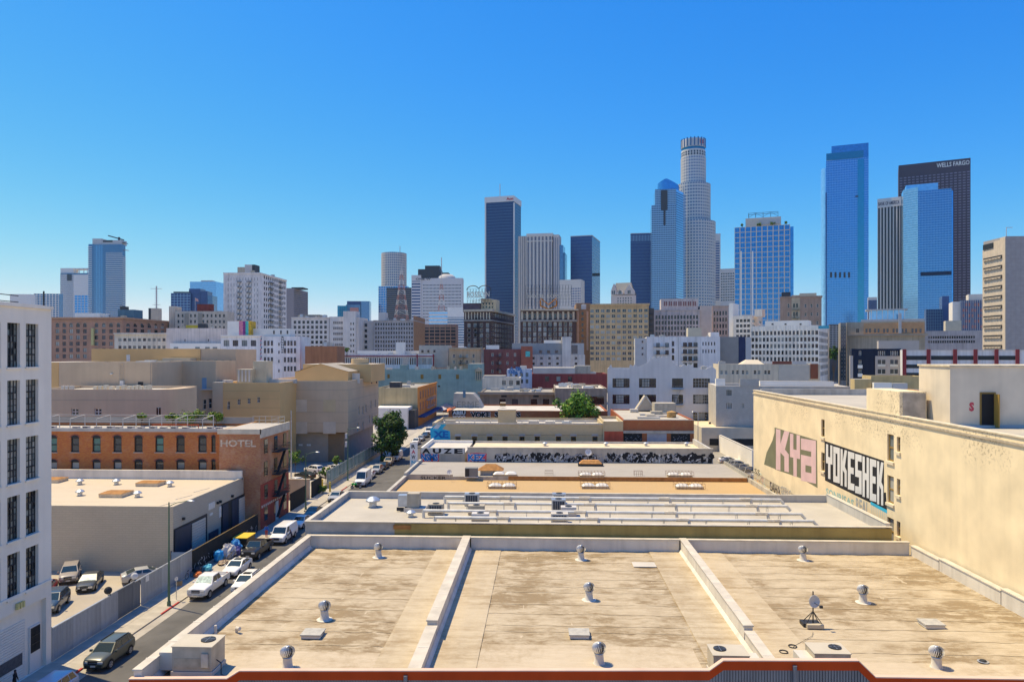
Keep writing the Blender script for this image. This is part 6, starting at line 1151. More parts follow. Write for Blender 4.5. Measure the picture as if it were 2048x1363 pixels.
# turbine vents
def turbine(px, py, lab, tilt=0):
    x, y = gnd(px, py, RZ + .02); r = thing('turbine_vent', lab, 'roof vent', (x, y, RZ + .01), RN.uniform(0, 3), 'turbine roof vents')
    MB().lathe([(.01, .62), (.26, .62), (.255, .60), (.30, .12), (.36, .02), (.55, 0), (.55, -.02)], 20).build('base_stack', PARW, r, smooth=True)
    MB().lathe([(.01, 1.30), (.10, 1.29), (.12, 1.27), (.10, 1.25), (.01, 1.25)], 12).build('cap', GALV, r, smooth=True); MB().lathe([(.285, .62), (.30, .65), (.285, .68), (.2, .68)], 20).build('collar', GALV, r, smooth=True); MB().ball((0, 0, .95), .30, 14, 8, 0).build('core', DARKM, r, smooth=True)
    b = MB(); n = 22
    for i in range(n):
        a0 = 2 * math.pi * i / n; pts = []
        for j in range(9):
            th = math.pi * (.10 + .80 * j / 8); R_ = .415 * math.sin(th) ** .8 + .015; z = .96 - .33 * math.cos(th) * 1.0; tw = .5 * (j / 8 - .5)
            for dr, da in ((0, 0), (-.07, .17)): a = a0 + tw + da; pts.append(((R_ + dr) * math.cos(a), (R_ + dr) * math.sin(a), z))
        b.add(pts, [(2 * j, 2 * j + 1, 2 * j + 3, 2 * j + 2) for j in range(8)])
    tag(b.build('turbine_fins', M('turbine_metal', (.80, .79, .76), rough=.55, metal=.05, var=.1, scale=4), r, smooth=True, fix=False), kind='stuff')
for px, py, lab in ((757, 1113, 'turbine vent at the back of the left roof bay'), (1162, 1118, 'turbine vent at the back of the middle roof bay'), (1606, 1119, 'turbine vent at the back of the right roof bay'), (649, 1237, 'turbine vent in the middle of the left roof bay'), (1178, 1198, 'turbine vent in the middle of the middle roof bay'), (1726, 1203, 'turbine vent right of the dish tripod'), (575, 1334, 'turbine vent beside the big air conditioner at the near left'), (1198, 1326, 'turbine vent just right of the middle roof hatch near the red trim'), (1873, 1334, 'turbine vent in the near right corner of the roof')): turbine(px, py, lab)
for px, py, lab in ((626, 1270, 'grey roof hatch in the left roof bay'), (1158, 1270, 'grey roof hatch in the middle roof bay'), (1862, 1250, 'grey roof hatch in the right roof bay')):
    x, y = gnd(px, py, RZ); r = thing('roof_hatch', lab, 'roof hatch', (x, y, RZ), 0, 'roof hatches'); MB().box(-.62, .62, -.55, .55, 0, .2).build('curb', PARW, r); b = MB(); b.box(-.68, .68, -.6, .6, .2, .27); b.add([(-.68, -.6, .271), (.68, -.6, .271), (.68, .6, .271), (-.68, .6, .271), (0, 0, .31)], [(0, 1, 4), (1, 2, 4), (2, 3, 4), (3, 0, 4)]); b.build('lid', M('hatch_grey', (.38, .37, .34), rough=.6, var=.15, scale=3), r); MB().box(.62, .72, -.1, .1, .18, .24).build('latch', DARKM, r)
def rtu(px, py, lab, s_=1., flip=False, big=False):
    x, y = gnd(px, py, RZ); r = thing('rooftop_unit', lab, 'air conditioner', (x, y, RZ), 0, 'packaged rooftop units'); f = -1 if flip else 1
    b = MB(); b.box(-1.0 * s_, 1.0 * s_, -.75 * s_, .75 * s_, .35, 1.5 * s_); b.build('casing', UNITG, r); MB().box(-1.04 * s_, 1.04 * s_, -.79 * s_, .79 * s_, 1.5 * s_, 1.54 * s_).build('lid', M('unit_lid', (.48, .43, .34), rough=.5, var=.1), r)
    b = MB(); xa = -1.0 * s_ if f > 0 else 1.0 * s_; b.box(min(xa, xa - f * .75 * s_), max(xa - f * .002, xa - f * .75 * s_) if f < 0 else xa - .002, -.6 * s_, .6 * s_, .3, 1.15 * s_); b.build('hood', M('hood_pale', (.58, .55, .49), rough=.5, var=.1), r)
    b = MB(); b.lathe([(.36 * s_, 0), (.36 * s_, .05), (.10 * s_, .07), (.10 * s_, .03), (.34 * s_, .02)], 20, (f * .45 * s_, .1, 1.545 * s_)); b.build('fan_guard', DARKM, r); b = MB()
    for k in range(4): a = k * math.pi / 2; b.beam((f * .45 * s_, .1, 1.60 * s_), (f * .45 * s_ + .36 * s_ * math.cos(a), .1 + .36 * s_ * math.sin(a), 1.60 * s_), .02, .02)
    b.build('fan_blades', GALV, r); MB().box(-1.05 * s_, 1.05 * s_, -.8 * s_, .8 * s_, 0, .33).build('roof_curb', ROOFW, r)
    MB().box(-.9 * s_, .9 * s_, -.76 * s_, -.752 * s_, .5, .95 * s_).build('side_panel', M('panel_tan', (.40, .33, .24), var=.2, scale=2), r); MB().box(.5 * s_, .85 * s_, -.82 * s_, -.762 * s_, .6, 1.2 * s_).build('switch_box', GALV, r)
    b = MB(); b.path([(1.1 * s_, -.5, .9), (1.35 * s_, -.5, .7), (1.35 * s_, -.5, .05), (1.6 * s_, -.7, .05)], .03, 6); b.build('conduit', DARKM, r)
rtu(398, 1340, 'big tan rooftop air conditioner by the left parapet', 1.15); rtu(1456, 1352, 'tan rooftop air conditioner behind the raised red trim, left of the divider', 1.0, True); rtu(1655, 1348, 'tan rooftop air conditioner behind the raised red trim, right of the divider', 1.0)
# dish on a ballasted tripod
x, y = gnd(1626, 1250, RZ + .05); r = thing('dish_tripod', 'grey dish antenna on a weighted black tripod stand', 'antenna', (x, y, RZ + .03)); bl = MB(); bl.box(-.55, .55, -.5, -.2, 0, .25); bl.build('ballast_block', M('block_tan', (.42, .36, .26), var=.15), r); MB().box(-.7, .5, -.15, .6, 0, .2).build('ballast_frame', DARKM, r); MB().tube((0, 0, 0), (0, 0, 2.35), .045).build('mast', DARKM, r)
for q in ((-.6, -.3), (.55, -.3), (-.5, .5), (.5, .5)): MB().tube((q[0], q[1], .15), (0, 0, 1.0), .028).build('strut', DARKM, r)
b = MB(); b.lathe([(.01, -.12), (.2, -.09), (.42, 0), (.40, .02), (.2, -.05), (.01, -.08)], 20); o_ = b.build('dish', M('dish_grey', (.45, .46, .48), rough=.4, var=.1), r, (.05, -.12, 1.7), smooth=True); o_.rotation_euler = (rad(80), 0, rad(15)); b = MB(); b.tube((0.05, -.1, 1.6), (.3, -.55, 1.5), .02); b.box(.22, .42, -.65, -.5, 1.42, 1.58); b.build('feed_arm', DARKM, r)
cb_ = thing('antenna_cable', 'thin black cable with two coils running from the dish tripod', 'cable', (x, y, RZ + .06)); b = MB(); P_ = [gnd(*p, RZ + .08) for p in ((1626, 1262), (1624, 1270), (1610, 1278), (1595, 1286), (1586, 1292))]; b.path([(a - x, c - y, 0) for a, c in P_], .012, 5); b.build('run', DARKM, cb_)
for px, py in ((1585, 1291), (1567, 1302)):
    a, c = gnd(px, py, RZ + .08); b = MB()
    for k in range(3): R_ = .22 + .02 * k; b.path([(a - x + R_ * math.cos(q * .5), c - y + R_ * math.sin(q * .5), .02 * k) for q in range(14)], .014, 5)
    b.build('coil', DARKM, cb_)
x, y = gnd(440, 1268, RZ); r = thing('vent_pipe', 'short white vent pipe and elbow by the left parapet', 'pipe', (x - .3, y, RZ)); MB().lathe([(.01, .6), (.08, .6), (.1, 0)], 10).build('pipe', PARW, r); x2, y2 = gnd(444, 1258, RZ); b = MB(); b.tube((1.2, .5, 0), (1.2, .5, .25), .1); b.tube((1.2, .5, .25), (1.5, .3, .3), .12); b.build('elbow', PARW, r)
x, y = gnd(1966, 1322, RZ); r = thing('roof_drain', 'small dark roof drain near the right edge of the roof', 'drain', (x, y, RZ + .03)); MB().lathe([(.01, .1), (.16, .08), (.22, 0)], 14).build('strainer', DARKM, r); MB().lathe([(.22, .01), (.32, 0)], 14).build('flange', GALV, r)
# ---------------------------------------------------------------- second roof: pipes and condensers
GRY = M('roof_light_grey', (.40, .37, .32), var=.10, scale=.3, bump=.1); R2 = 8.05
f2 = thing('piped_roof_building', 'low building with light grey roof carrying long silver pipes', 'building', (0, 0, 0)); BROWN = M('wall_olive', (.30, .22, .10), var=.14, scale=.4, streak=.2)
def zf(py, px, Y): return Zat(py, Xat(px, Y), Y)
MB().box(-22.9, 32.6, 67.75, 82.3, 0, R2).build('wall', M('wall_grey', (.36, .35, .34), var=.1), f2); MB().quad((-22.5, 68.1, R2 + .01), (32.4, 68.1, R2 + .01), (32.4, 82, R2 + .01), (-22.5, 82, R2 + .01)).build('roof_sheet', GRY, f2)
PG = M('parapet_grey', (.44, .43, .42), var=.12, scale=.5, streak=.2)
MB().box(-22.9, -14.2, 67.74, 67.99, 5, 8.72).build('parapet', M('stucco_grey', (.34, .33, .32), var=.15, scale=.8, bump=.2), f2); MB().box(-14.19, 32.5, 67.70, 67.99, 5, 8.62).build('parapet', BROWN, f2); MB().box(-14.3, -12.6, 67.62, 67.695, 8.1, 8.5).build('scupper', RUST, f2)
MB().box(-22.95, -22.6, 68.0, 82.0, R2, 8.72).build('parapet', PG, f2); MB().box(-22.9, 32.6, 82.0, 82.3, R2, 8.78).build('parapet', PG, f2); MB().box(32.1, 32.5, 68.0, 82.0, R2, 9.0).build('parapet', PG, f2)
for a in ((-22.98, -22.55, 67.98, 82.33, 8.722, 8.8), (-22.9, 32.62, 81.97, 82.33, 8.782, 8.86), (-22.95, 32.55, 67.6, 68.02, 8.722, 8.79), (32.05, 32.55, 68.03, 81.9, 9.002, 9.06)): MB().box(*a).build('coping', COPE, f2)
PIPE = M('pipe_silver', (.62, .62, .60), rough=.45, metal=.15, var=.12, scale=1.5); PRUST = M('pipe_tape', (.55, .50, .42), var=.2, scale=3)
for k, (pa, ya, pb, yb, Y) in enumerate(((890, 999, 1560, 1004, 79.6), (897, 1014, 1573, 1020, 76.3), (847, 1033, 1602, 1041, 72.6), (870, 1047.5, 1626, 1052, 69.6))):
    xa, xb = Xat(pa, Y), Xat(pb, Y); z = R2 + .75; r = thing('pipe_run', ('silver pipe run nearest the back parapet of the grey roof', 'second silver pipe run from the back of the grey roof', 'third silver pipe run from the back of the grey roof', 'silver pipe run nearest the olive parapet of the grey roof')[k], 'pipe', (xa, Y, R2), 0, 'long silver roof pipes'); L_ = xb - xa; b = MB()
    b.path([(0, 0, 0), (0, 0, .75), (.0, 0, .75), (L_, 0, .75), (L_ + .4, -.1, .3)], .16, 10); b.build('pipe', PIPE, r, smooth=True); b = MB(); b.tube((.3, .35, .55), (L_ * .97, .35, .55), .07, 6); b.build('conduit', PRUST, r)
    for j in range(9): q = L_ * (j + .5) / 9; b = MB(); b.beam((q, -.2, 0), (q, -.2, .8), .05, .05); b.beam((q, .4, 0), (q, .4, .8), .05, .05); b.beam((q, -.25, .56), (q, .45, .56), .05, .05); b.build('support', GALV, r)
    for j in range(4): q = L_ * (j + .7) / 4.2; b = MB(); b.tube((q, 0, .75), (q + 1.2, -.05, .78), .19, 8); b.tube((q + 1.2, -.05, .78), (q + 1.3, -.3, 0), .15, 8); b.build('branch', PRUST, r)
def cond(px, py, w_, h_, lab, mat=UNITG, dark=True):
    x, y = gnd(px, py, R2); r = thing('condenser_unit', lab, 'air conditioner', (x, y, R2), 0, 'condensers among the silver pipes'); b = MB(); b.box(-w_ / 2, w_ / 2, -.5, .5, .08, h_); b.box(-w_ / 2 + .05, w_ / 2 - .05, -.45, .45, 0, .08); b.build('casing', mat, r); MB().lathe([(.36, 0), (.36, .04), (.08, .06), (.34, .01)], 14, (0, 0, h_)).build('fan_guard', DARKM, r)
    if dark:
        b = MB(); b.box(-w_ * .42, w_ * .42, -.53, -.505, .25, h_ - .15); b.build('coil', UNITD, r); b = MB()
        for k in range(6): b.box(-w_ * .4 + w_ * .8 * k / 5 - .012, -w_ * .4 + w_ * .8 * k / 5 + .012, -.55, -.532, .25, h_ - .15)
        b.build('coil_guard', GALV, r)
for px, py, w_, h_, lab, mt, dk in ((944, 1010, 1.6, 1.35, 'blue grilled condenser at the left end of the back pipe', GALV, True), (872, 1028, 1.6, 1.15, 'dark grilled condenser left of the pipe elbows', UNITG, True), (953, 1028, 1.7, 1.0, 'plain beige condenser between second and third pipes', UNITG, False), (961, 1046, 1.7, 1.05, 'plain grey condenser between the two nearest pipes', LAV, False), (1118, 1006, 1.5, 1.15, 'dark grilled condenser at the centre of the back pipe', GALV, True), (1117, 1021, 1.5, 1.3, 'dark grilled condenser just in front of the centre one', GALV, True), (1137, 1030, 1.6, .95, 'plain grey condenser right of the centre grilled ones', LAV, False), (1119, 1044, 1.7, .95, 'beige condenser over the nearest pipes at the centre', ROOFW, True)): cond(px, py, w_, h_, lab, mt, dk)
x, y = gnd(818, 1020, R2); r = thing('rooftop_unit', 'beige packaged rooftop unit on the left of the piped roof', 'air conditioner', (x, y, R2)); MB().box(-.1, 1.2, -.6, .7, .45, 1.9).build('casing', UNITG, r); MB().box(-1.1, -.12, -.5, .5, .5, 1.7).build('hood', GALV, r); MB().box(-.4, 1.9, -.9, .9, 0, .4).build('roof_curb', ROOFW, r); MB().box(-1.2, -.2, -.7, -.55, .1, .45).build('duct_leg', DARKM, r)
mushroom(746, 1013, R2, 'tall galvanised vent on the left of the piped roof', 1.9); mushroom(822, 1033, R2, 'small turbine-like vent before the beige packaged unit', 1.2)
# ---------------------------------------------------------------- third roof: tan sheet with caged skylights
TANR = roofmat('roof_tan', (.50, .335, .155), (.40, .26, .11), .35, .8, grain=(6, .2)); GR2 = roofmat('roof_dull_grey', (.40, .36, .30), (.30, .26, .21), .7, .6); WC = M('wall_concrete', (.40, .375, .32), var=.15, scale=.5, streak=.3)
f3 = thing('tan_roof_building', 'low building with warm tan roof and caged dome skylights', 'building', (0, 0, 0)); Z3 = 4.45
MB().box(-22.4, 33.0, 82.7, 114.5, 0, Z3 - .02).build('wall', WC, f3); MB().quad((-22.1, 83, Z3), (32.8, 83, Z3), (32.8, 114.5, Z3), (-22.1, 114.5, Z3)).build('roof_sheet', TANR, f3); MB().box(-22.5, -22.0, 82.7, 114.5, Z3, 5.1).build('parapet', CONC, f3); MB().box(32.6, 33.0, 82.7, 114.5, Z3, 5.1).build('parapet', WC, f3)
f3b = thing('grey_roof_building', 'low building with dull grey roof and rusty cowls before the graffiti wall', 'building', (0, 0, 0)); Z3b = 5.0
MB().box(-22.4, 33.0, 114.6, 129.6, 0, Z3b - .02).build('wall', WC, f3b); MB().quad((-22.1, 114.7, Z3b), (32.8, 114.7, Z3b), (32.8, 129.6, Z3b), (-22.1, 129.6, Z3b)).build('roof_sheet', GR2, f3b); MB().box(-22.5, -22.1, 114.6, 129.6, Z3b, 5.5).build('parapet', CONC, f3b); MB().box(32.6, 33.0, 114.6, 129.6, Z3b, 5.5).build('parapet', WC, f3b)
MB().box(-5.5, 32.5, 114.45, 114.59, Z3, Z3b + .12).build('edge_band', RUST, f3b)
m = MB(); text(m, 'SUCKER', .02, (-19.8, 114.58, Z3 + .05), (1, 0, 0), (0, 0, 1), 4.2, .5); m.build('graffiti_tag', DARKM, f3b); MB().box(-21.9, -14.5, 114.585, 114.598, Z3, Z3b + .3).build('tag_wall', WC, f3b)
def caged(px, py, z, w_, d_, lab, cage=True):
    x, y = gnd(px, py, z); r = thing('dome_skylight', lab, 'skylight', (x, y, z), 0, 'caged dome skylights'); MB().box(-w_ / 2, w_ / 2, -d_ / 2, d_ / 2, 0, .35).build('curb', M('curb_tan', (.42, .34, .22), var=.15), r); dm = M('dome_white', (.72, .72, .70), rough=.3, var=.06)
    for s_ in (-1, 1):
        b = MB(); n = 8; vs = []; q = w_ / 4 - .05
        for j in range(n + 1):
            for i in range(n + 1): u, v = 2 * i / n - 1, 2 * j / n - 1; vs.append((s_ * w_ / 4 + u * q, v * (d_ / 2 - .08), .35 + .38 * (1 - u ** 4) * (1 - v ** 4)))
        b.add(vs, [(j * (n + 1) + i, j * (n + 1) + i + 1, (j + 1) * (n + 1) + i + 1, (j + 1) * (n + 1) + i) for j in range(n) for i in range(n)]); b.build('dome', dm, r, smooth=True)
    if cage:
        b = MB(); k = .16
        for i in range(9): X_ = -w_ / 2 - k + (w_ + 2 * k) * i / 8; b.beam((X_, -d_ / 2 - k, 0), (X_, -d_ / 2 - k, .85), .03, .03); b.beam((X_, d_ / 2 + k, 0), (X_, d_ / 2 + k, .85), .03, .03); b.beam((X_, -d_ / 2 - k, .85), (X_, d_ / 2 + k, .85), .025, .025)
        for z_ in (.45, .85): b.beam((-w_ / 2 - k, -d_ / 2 - k, z_), (w_ / 2 + k, -d_ / 2 - k, z_), .03, .03); b.beam((-w_ / 2 - k, d_ / 2 + k, z_), (w_ / 2 + k, d_ / 2 + k, z_), .03, .03)
        b.build('cage', M('cage_rust', (.13, .085, .05), var=.2), r)
caged(1004, 975, Z3, 4.1, 1.6, 'caged double dome skylight on the left of the tan roof'); caged(1190, 975, Z3, 4.1, 1.6, 'caged double dome skylight in the middle of the tan roof'); caged(1378, 976, Z3, 4.1, 1.6, 'caged double dome skylight on the right of the tan roof')
caged(1183, 953, Z3b, 3.9, 1.4, 'caged double dome skylight at the centre edge of the dull grey roof'); caged(1359, 953, Z3b, 3.9, 1.4, 'caged double dome skylight with junk at the right of the dull grey roof'); caged(1010, 951, Z3b, 3.9, 1.4, 'double dome skylight beside the rusty pagoda cowl', False)
def cage2(px, py, z, lab):
    x, y = gnd(px, py, z); r = thing('hatch_cage', lab, 'roof cage', (x, y, z), 0, 'rusty roof cages'); b = MB(); cr_ = M('cage_rust', (.13, .085, .05))
    for i in range(5): b.beam((-.65 + .325 * i, 0, 0), (-.65 + .325 * i, 0, 1.3), .035, .035)
    for z_ in (.1, .5, .9, 1.3): b.beam((-.65, 0, z_), (.65, 0, z_), .035, .035)
    for s_ in (-.65, .65): b.beam((s_, 0, 1.3), (s_, .8, 1.3), .035, .035); b.beam((s_, .8, 0), (s_, .8, 1.3), .035, .035)
    b.beam((-.65, .8, 1.3), (.65, .8, 1.3), .035, .035); b.build('bars', cr_, r); MB().box(-.4, .3, .1, .6, 0, .3).build('lid', LINEW, r)
cage2(1098, 957, Z3, 'rusty roof cage left of the centre skylights'); cage2(1277, 958, Z3, 'rusty roof cage between centre and right skylights')
x, y = gnd(982, 948, Z3b); r = thing('pagoda_cowl', 'rusty hipped roof cowl on white louvres beside the grey condenser', 'roof vent', (x, y, Z3b)); b = MB()
for i in range(9): b.box(-1.6 + .4 * i - .05, -1.6 + .4 * i + .05, -.9, -.8, 0, .8)
b.box(-1.7, 1.7, -.78, .9, 0, .8); b.build('louvre_base', ROOFW, r); b = MB(); b.add([(-2.1, -1.3, .82), (2.1, -1.3, .82), (2.1, 1.3, .82), (-2.1, 1.3, .82), (-.8, 0, 1.75), (.8, 0, 1.75)], [(0, 1, 5, 4), (1, 2, 5), (2, 3, 4, 5), (3, 0, 4), (0, 3, 2, 1)]); b.build('hipped_lid', RUST, r)
x, y = gnd(1181, 931, Z3b); r = thing('orange_cowl', 'orange rusty domed cowl against the graffiti wall', 'roof vent', (x, y, Z3b)); MB().box(-2.2, 2.2, -.6, .6, 0, .45).build('base', DARKM, r); b = MB(); b.add([(-2.0, -.7, .45), (2.0, -.7, .45), (2.0, .7, .45), (-2.0, .7, .45), (-1.4, -.3, 1.05), (1.4, -.3, 1.05), (1.4, .3, 1.05), (-1.4, .3, 1.05)], [(0, 1, 5, 4), (1, 2, 6, 5), (2, 3, 7, 6), (3, 0, 4, 7), (4, 5, 6, 7)]); b.build('lid', M('rust_orange', (.52, .23, .10), var=.25, scale=2), r)
x, y = gnd(943, 953, Z3b); r = thing('condenser_unit', 'dark grey condenser left of the rusty pagoda cowl', 'air conditioner', (x, y, Z3b)); MB().box(-1.0, 1.0, -.6, .6, .1, 1.5).build('casing', M('cond_grey', (.16, .17, .18), var=.1), r); MB().box(-.95, -.3, -.63, -.605, .2, 1.4).build('coil', DARKM, r); MB().box(-1.05, 1.1, -.65, .65, 0, .1).build('pad', LINEW, r)
def dish(x, y, z, lab, R_=.5, rz=0, up=.9):
    r = thing('satellite_dish', lab, 'satellite dish', (x, y, z), rz); MB().tube((0, 0, 0), (0, 0, up), .04).build('post', GALV, r); b = MB(); b.lathe([(.01, -.10 * R_ * 2), (R_ * .5, -.07 * R_ * 2), (R_, 0), (R_ * .5, -.05 * R_ * 2), (.01, -.07 * R_ * 2)], 18); o = b.build('dish', LINEW, r, (0, -.05, up), smooth=True); o.rotation_euler = (rad(70), 0, 0); b = MB(); b.tube((0, -.05, up - R_ * .6), (0, -.7 * R_ - .2, up), .02); b.build('feed_arm', DARKM, r)
x, y = gnd(899, 955, Z3b); dish(x, y, Z3b, 'white satellite dish left of the dark grey condenser on the dull grey roof', .42)
x, y = gnd(1172, 915, 5.); dish(x, 129.2, Z3b, 'white satellite dish in front of the black and white graffiti wall', .62, .2, 2.0)
# razor wire along the right edge
rw = thing('razor_wire', 'coiled razor wire along the right edge of the tan roof', 'razor wire', (32.8, 84, 5.5)); b = MB(); pts = []
for i in range(900): a = i * .7; pts.append((.45 * math.cos(a), i * .05, .5 + .45 * math.sin(a)))
for p, q in zip(pts[:-1], pts[1:]): b.beam(p, q, .018, .018)
tag(b.build('coil', M('wire_rust', (.30, .26, .22), var=.1), rw, fix=False), kind='stuff')
for k in range(14): MB().beam((-.2, k * 3.3, -.4), (.2, k * 3.3, .9), .05, .05).build('bracket', LINEW, rw)
# ---------------------------------------------------------------- graffiti wall building
GW = M('graffiti_wall', (.44, .40, .34), var=.14, scale=.4, streak=.2)
f4 = thing('graffiti_wall_building', 'long low building whose near wall is covered in graffiti', 'building', (0, 0, 0)); YG = 130.0; z4 = Zat(896, 0, YG)
zr4 = z4 - 1.05; MB().box(Xat(935, YG), Xat(1426, YG), YG + .4, 146, 0, zr4).build('wall', GW, f4); MB().box(Xat(935, YG), Xat(1426, YG), YG, YG + .39, 0, z4).build('front_wall', GW, f4); MB().quad((Xat(936, YG), YG + .41, zr4 + .01), (Xat(1425, YG), YG + .41, zr4 + .01), (Xat(1425, YG), 145.6, zr4 + .01), (Xat(936, YG), 145.6, zr4 + .01)).build('roof_sheet', M('roof_cream', (.62, .52, .36), var=.15, scale=.3), f4); zb4 = Zat(882, 0, 146)
MB().box(Xat(935, YG), Xat(1426, YG), 145.7, 146.05, zr4, zb4).build('back_parapet', PG, f4); MB().box(Xat(1426, YG) - .4, Xat(1426, YG), YG + .45, 145.6, zr4 + .012, z4).build('side_parapet', PG, f4); MB().box(Xat(934, YG), Xat(1427, YG), YG - .08, YG + .4, z4 + .02, z4 + .14).build('coping', COPE, f4)
for px in (1090, 1212, 1292, 1373): x = Xat(px, 138); r = mushroom(px, 891, zr4 + .02, 'low rusty roof vent %s on the cream strip roof' % {1090: 'leftmost', 1212: 'left of centre', 1292: 'right of centre', 1373: 'rightmost'}[px], 1.3)
SB = [M('spray_black', (.02, .02, .024), var=.2), M('spray_white', (.62, .63, .66), var=.1), M('spray_grey', (.26, .28, .33), var=.2), M('spray_blue', (.025, .13, .48), var=.2), M('spray_red', (.52, .08, .12), var=.2), M('spray_cyan', (.05, .42, .72), var=.15), M('spray_pink', (.62, .42, .46), var=.08), M('spray_dark', (.13, .135, .12), var=.1)]
GR = random.Random(5); b = MB()
for seg in ((990, 1118), (1122, 1198), (1202, 1290), (1268, 1424)):
    for k in range(int((seg[1] - seg[0]) * 1.5)):
        px = GR.uniform(*seg); X_ = Xat(px, YG); zz = GR.uniform(5.3, 6.5); w_ = GR.uniform(.1, .36); h_ = GR.uniform(.25, .8) * (1.0 if seg[0] < 1250 else 1.25); a = GR.uniform(-1.1, 1.1); c, s_ = math.cos(a), math.sin(a); mi = 0 if k < (seg[1] - seg[0]) * .38 else GR.choice((1, 2, 2, 2, 0, 2))
        q = [(-w_, -h_ * .3), (0, -h_ * .75), (w_ * .8, h_ * .1), (.1, h_)] if mi else [(-w_ * 1.3, -h_ * .5), (w_ * 1.3, -h_ * .6), (w_ * 1.2, h_ * .5), (-w_ * 1.1, h_ * .6)]; f_ = .7 if mi else 1.
        b.add([(X_ + (u * c - v * s_) * f_, YG - .006 - .0004 * (k % 60), min(max(zz + (u * s_ + v * c) * f_, 5.02), 7.2)) for u, v in q], [(0, 1, 2, 3)], mi)
tag(b.build('wildstyle_graffiti', SB, f4, fix=False), kind='stuff')
def graf(par, s_, off, off2, o, u, v, w_, h_, mi, mo, nm='graffiti_lettering', n=(0, -1, 0), bg=None):
    n = Vector(n); o, u, v = Vector(o), Vector(u), Vector(v)
    if bg is not None: b = MB(); b.add([o + n * .006 - u * w_ * .06 - v * h_ * .12, o + n * .006 + u * w_ * 1.05 - v * h_ * .1, o + n * .006 + u * w_ * 1.07 + v * h_ * 1.12, o + n * .006 + u * w_ * .5 + v * h_ * 1.2, o + n * .006 - u * w_ * .05 + v * h_ * 1.08], [(0, 1, 2, 3, 4)]); b.build('graffiti_ground', bg, par)
    if off2 is not None: b = MB(); text(b, s_, off2, o + n * .011 - u * w_ * .02 - v * h_ * .05, u, v, w_ * 1.04, h_ * 1.1); b.build('graffiti_outline', mo, par, fix=False)
    b = MB(); text(b, s_, off, o + n * .016, u, v, w_, h_); b.build(nm, mi, par, fix=False)
graf(f4, 'KEZ', .04, .09, (Xat(936, YG), YG, Zat(922, 0, YG)), (1, 0, 0), (0, 0, 1), Xat(971, YG) - Xat(936, YG), 1.25, SB[3], SB[1], bg=SB[4])
# left annex with AUZE panels
YA = 132.0; za = Zat(895, -20, YA); f4b = thing('letter_panel_building', 'small building with large black and white letter panels beside the street', 'building', (0, 0, 0)); xa, xb = Xat(841, YA), Xat(930, YA)
MB().box(xa, xb, YA + .31, 147, 0, za - .9).build('wall', GW, f4b); MB().box(xa, xb, YA, YA + .3, 0, za).build('front_wall', GW, f4b); MB().box(xa, xb, 146.5, 147.1, za - .9, Zat(880, -20, 147)).build('back_parapet', WHT, f4b); MB().box(xa, xa + .3, YA + .32, 146.4, za - .9, za).build('side_parapet', WHT, f4b); MB().quad((xa + .3, YA + .32, za - .888), (xb, YA + .32, za - .888), (xb, 146.5, za - .888), (xa + .3, 146.5, za - .888)).build('roof_sheet', ROOFW, f4b)
for k, ch in enumerate('AUZE'):
    pa = 844 + k * 21.5; X0_ = Xat(pa, YA); w_ = Xat(pa + 17, YA) - X0_; MB().box(X0_ - .12, X0_ + w_ + .3, YA - .05, YA - .004, za - 1.1, za - .02).build('letter_panel', M('panel_pale', (.66, .65, .62), var=.08), f4b); b = MB(); text(b, ch, .05, (X0_, YA - .056, za - 1.05), (1, 0, 0), (0, 0, 1), w_, .95); b.build('letter', SB[0], f4b)
graf(f4b, 'NSMS', .04, .09, (Xat(842, YA), YA, Zat(921, -20, YA)), (1, 0, 0), (0, 0, 1), Xat(876, YA) - Xat(842, YA), 1.35, SB[3], SB[1], bg=SB[4]); MB().box(xa - .004 + .0, xa, 0, 1, 0, 1) if 0 else None
sgn = thing('blade_sign', 'tall white blade sign with stacked letters over the street', 'sign', (-22.9, 127.5, 0)); MB().box(-1.0, .35, -.12, .12, 3.6, 8.8).build('panel', WHT, sgn)
for k, (ch, mt) in enumerate(zip('RAWNB', (SB[0], SB[4], SB[0], SB[5], SB[5]))): b = MB(); text(b, ch, .03, (-.72, -.13, 7.75 - k * .95), (1, 0, 0), (0, 0, 1), .72, .7); b.build('letter', mt, sgn)
MB().beam((.3, 0, 7.8), (1.2, 0, 7.8), .08, .08).build('bracket', DARKM, sgn); MB().beam((.3, 0, 4.4), (1.2, 0, 4.4), .08, .08).build('bracket', DARKM, sgn)
# ---------------------------------------------------------------- yellow brick building with small windows
yb = brick('yellow_brick', (.50, .40, .24), (.45, .35, .20), (.54, .44, .29), (.38, .29, .17), .4); Y5 = 150.
t = blk('yellow_brick_building', 'two-storey yellow brick building with blue graffiti at its street corner', Xat(868, Y5), Xat(1206, Y5), Y5, 163, Zat(846, 0, Y5), yb, ROOFW, par=.8)
for px in (916, 949, 979.5, 1010, 1044, 1074.5, 1117, 1147, 1190): x = t.fx(px); z = t.z(879, x); t.rc['front'].append((x - .55, x + .55, z - 1.1, z + .75, 'sash', FR_B, 'dark', True))
t.done(); LT = M('lintel_grey', (.42, .42, .46), var=.1)
for px in (916, 949, 979.5, 1010, 1044, 1074.5, 1117, 1147, 1190): x = t.fx(px); z = t.z(879, x); MB().extr([(-.75, .78), (.75, .78), (.62, 1.2), (-.62, 1.2)], (x, -.05, z), (1, 0, 0), (0, 0, 1), (0, .046, 0)).build('lintel', LT, t.root); (px % 3 > 1) and MB().box(x - .35, x + .3, -.35, .1, z - 1.1, z - .75).build('window_unit', ROOFW, t.root)
MB().box(-.1, t.W + .1, -.12, -.004, t.H - .25, t.H + .08).build('coping', COPE, t.root); m = MB(); m.beam((t.fx(945), -.3, t.z(869)), (t.W, -.3, t.z(869)), .04, .04); m.build('service_cable', DARKM, t.root)
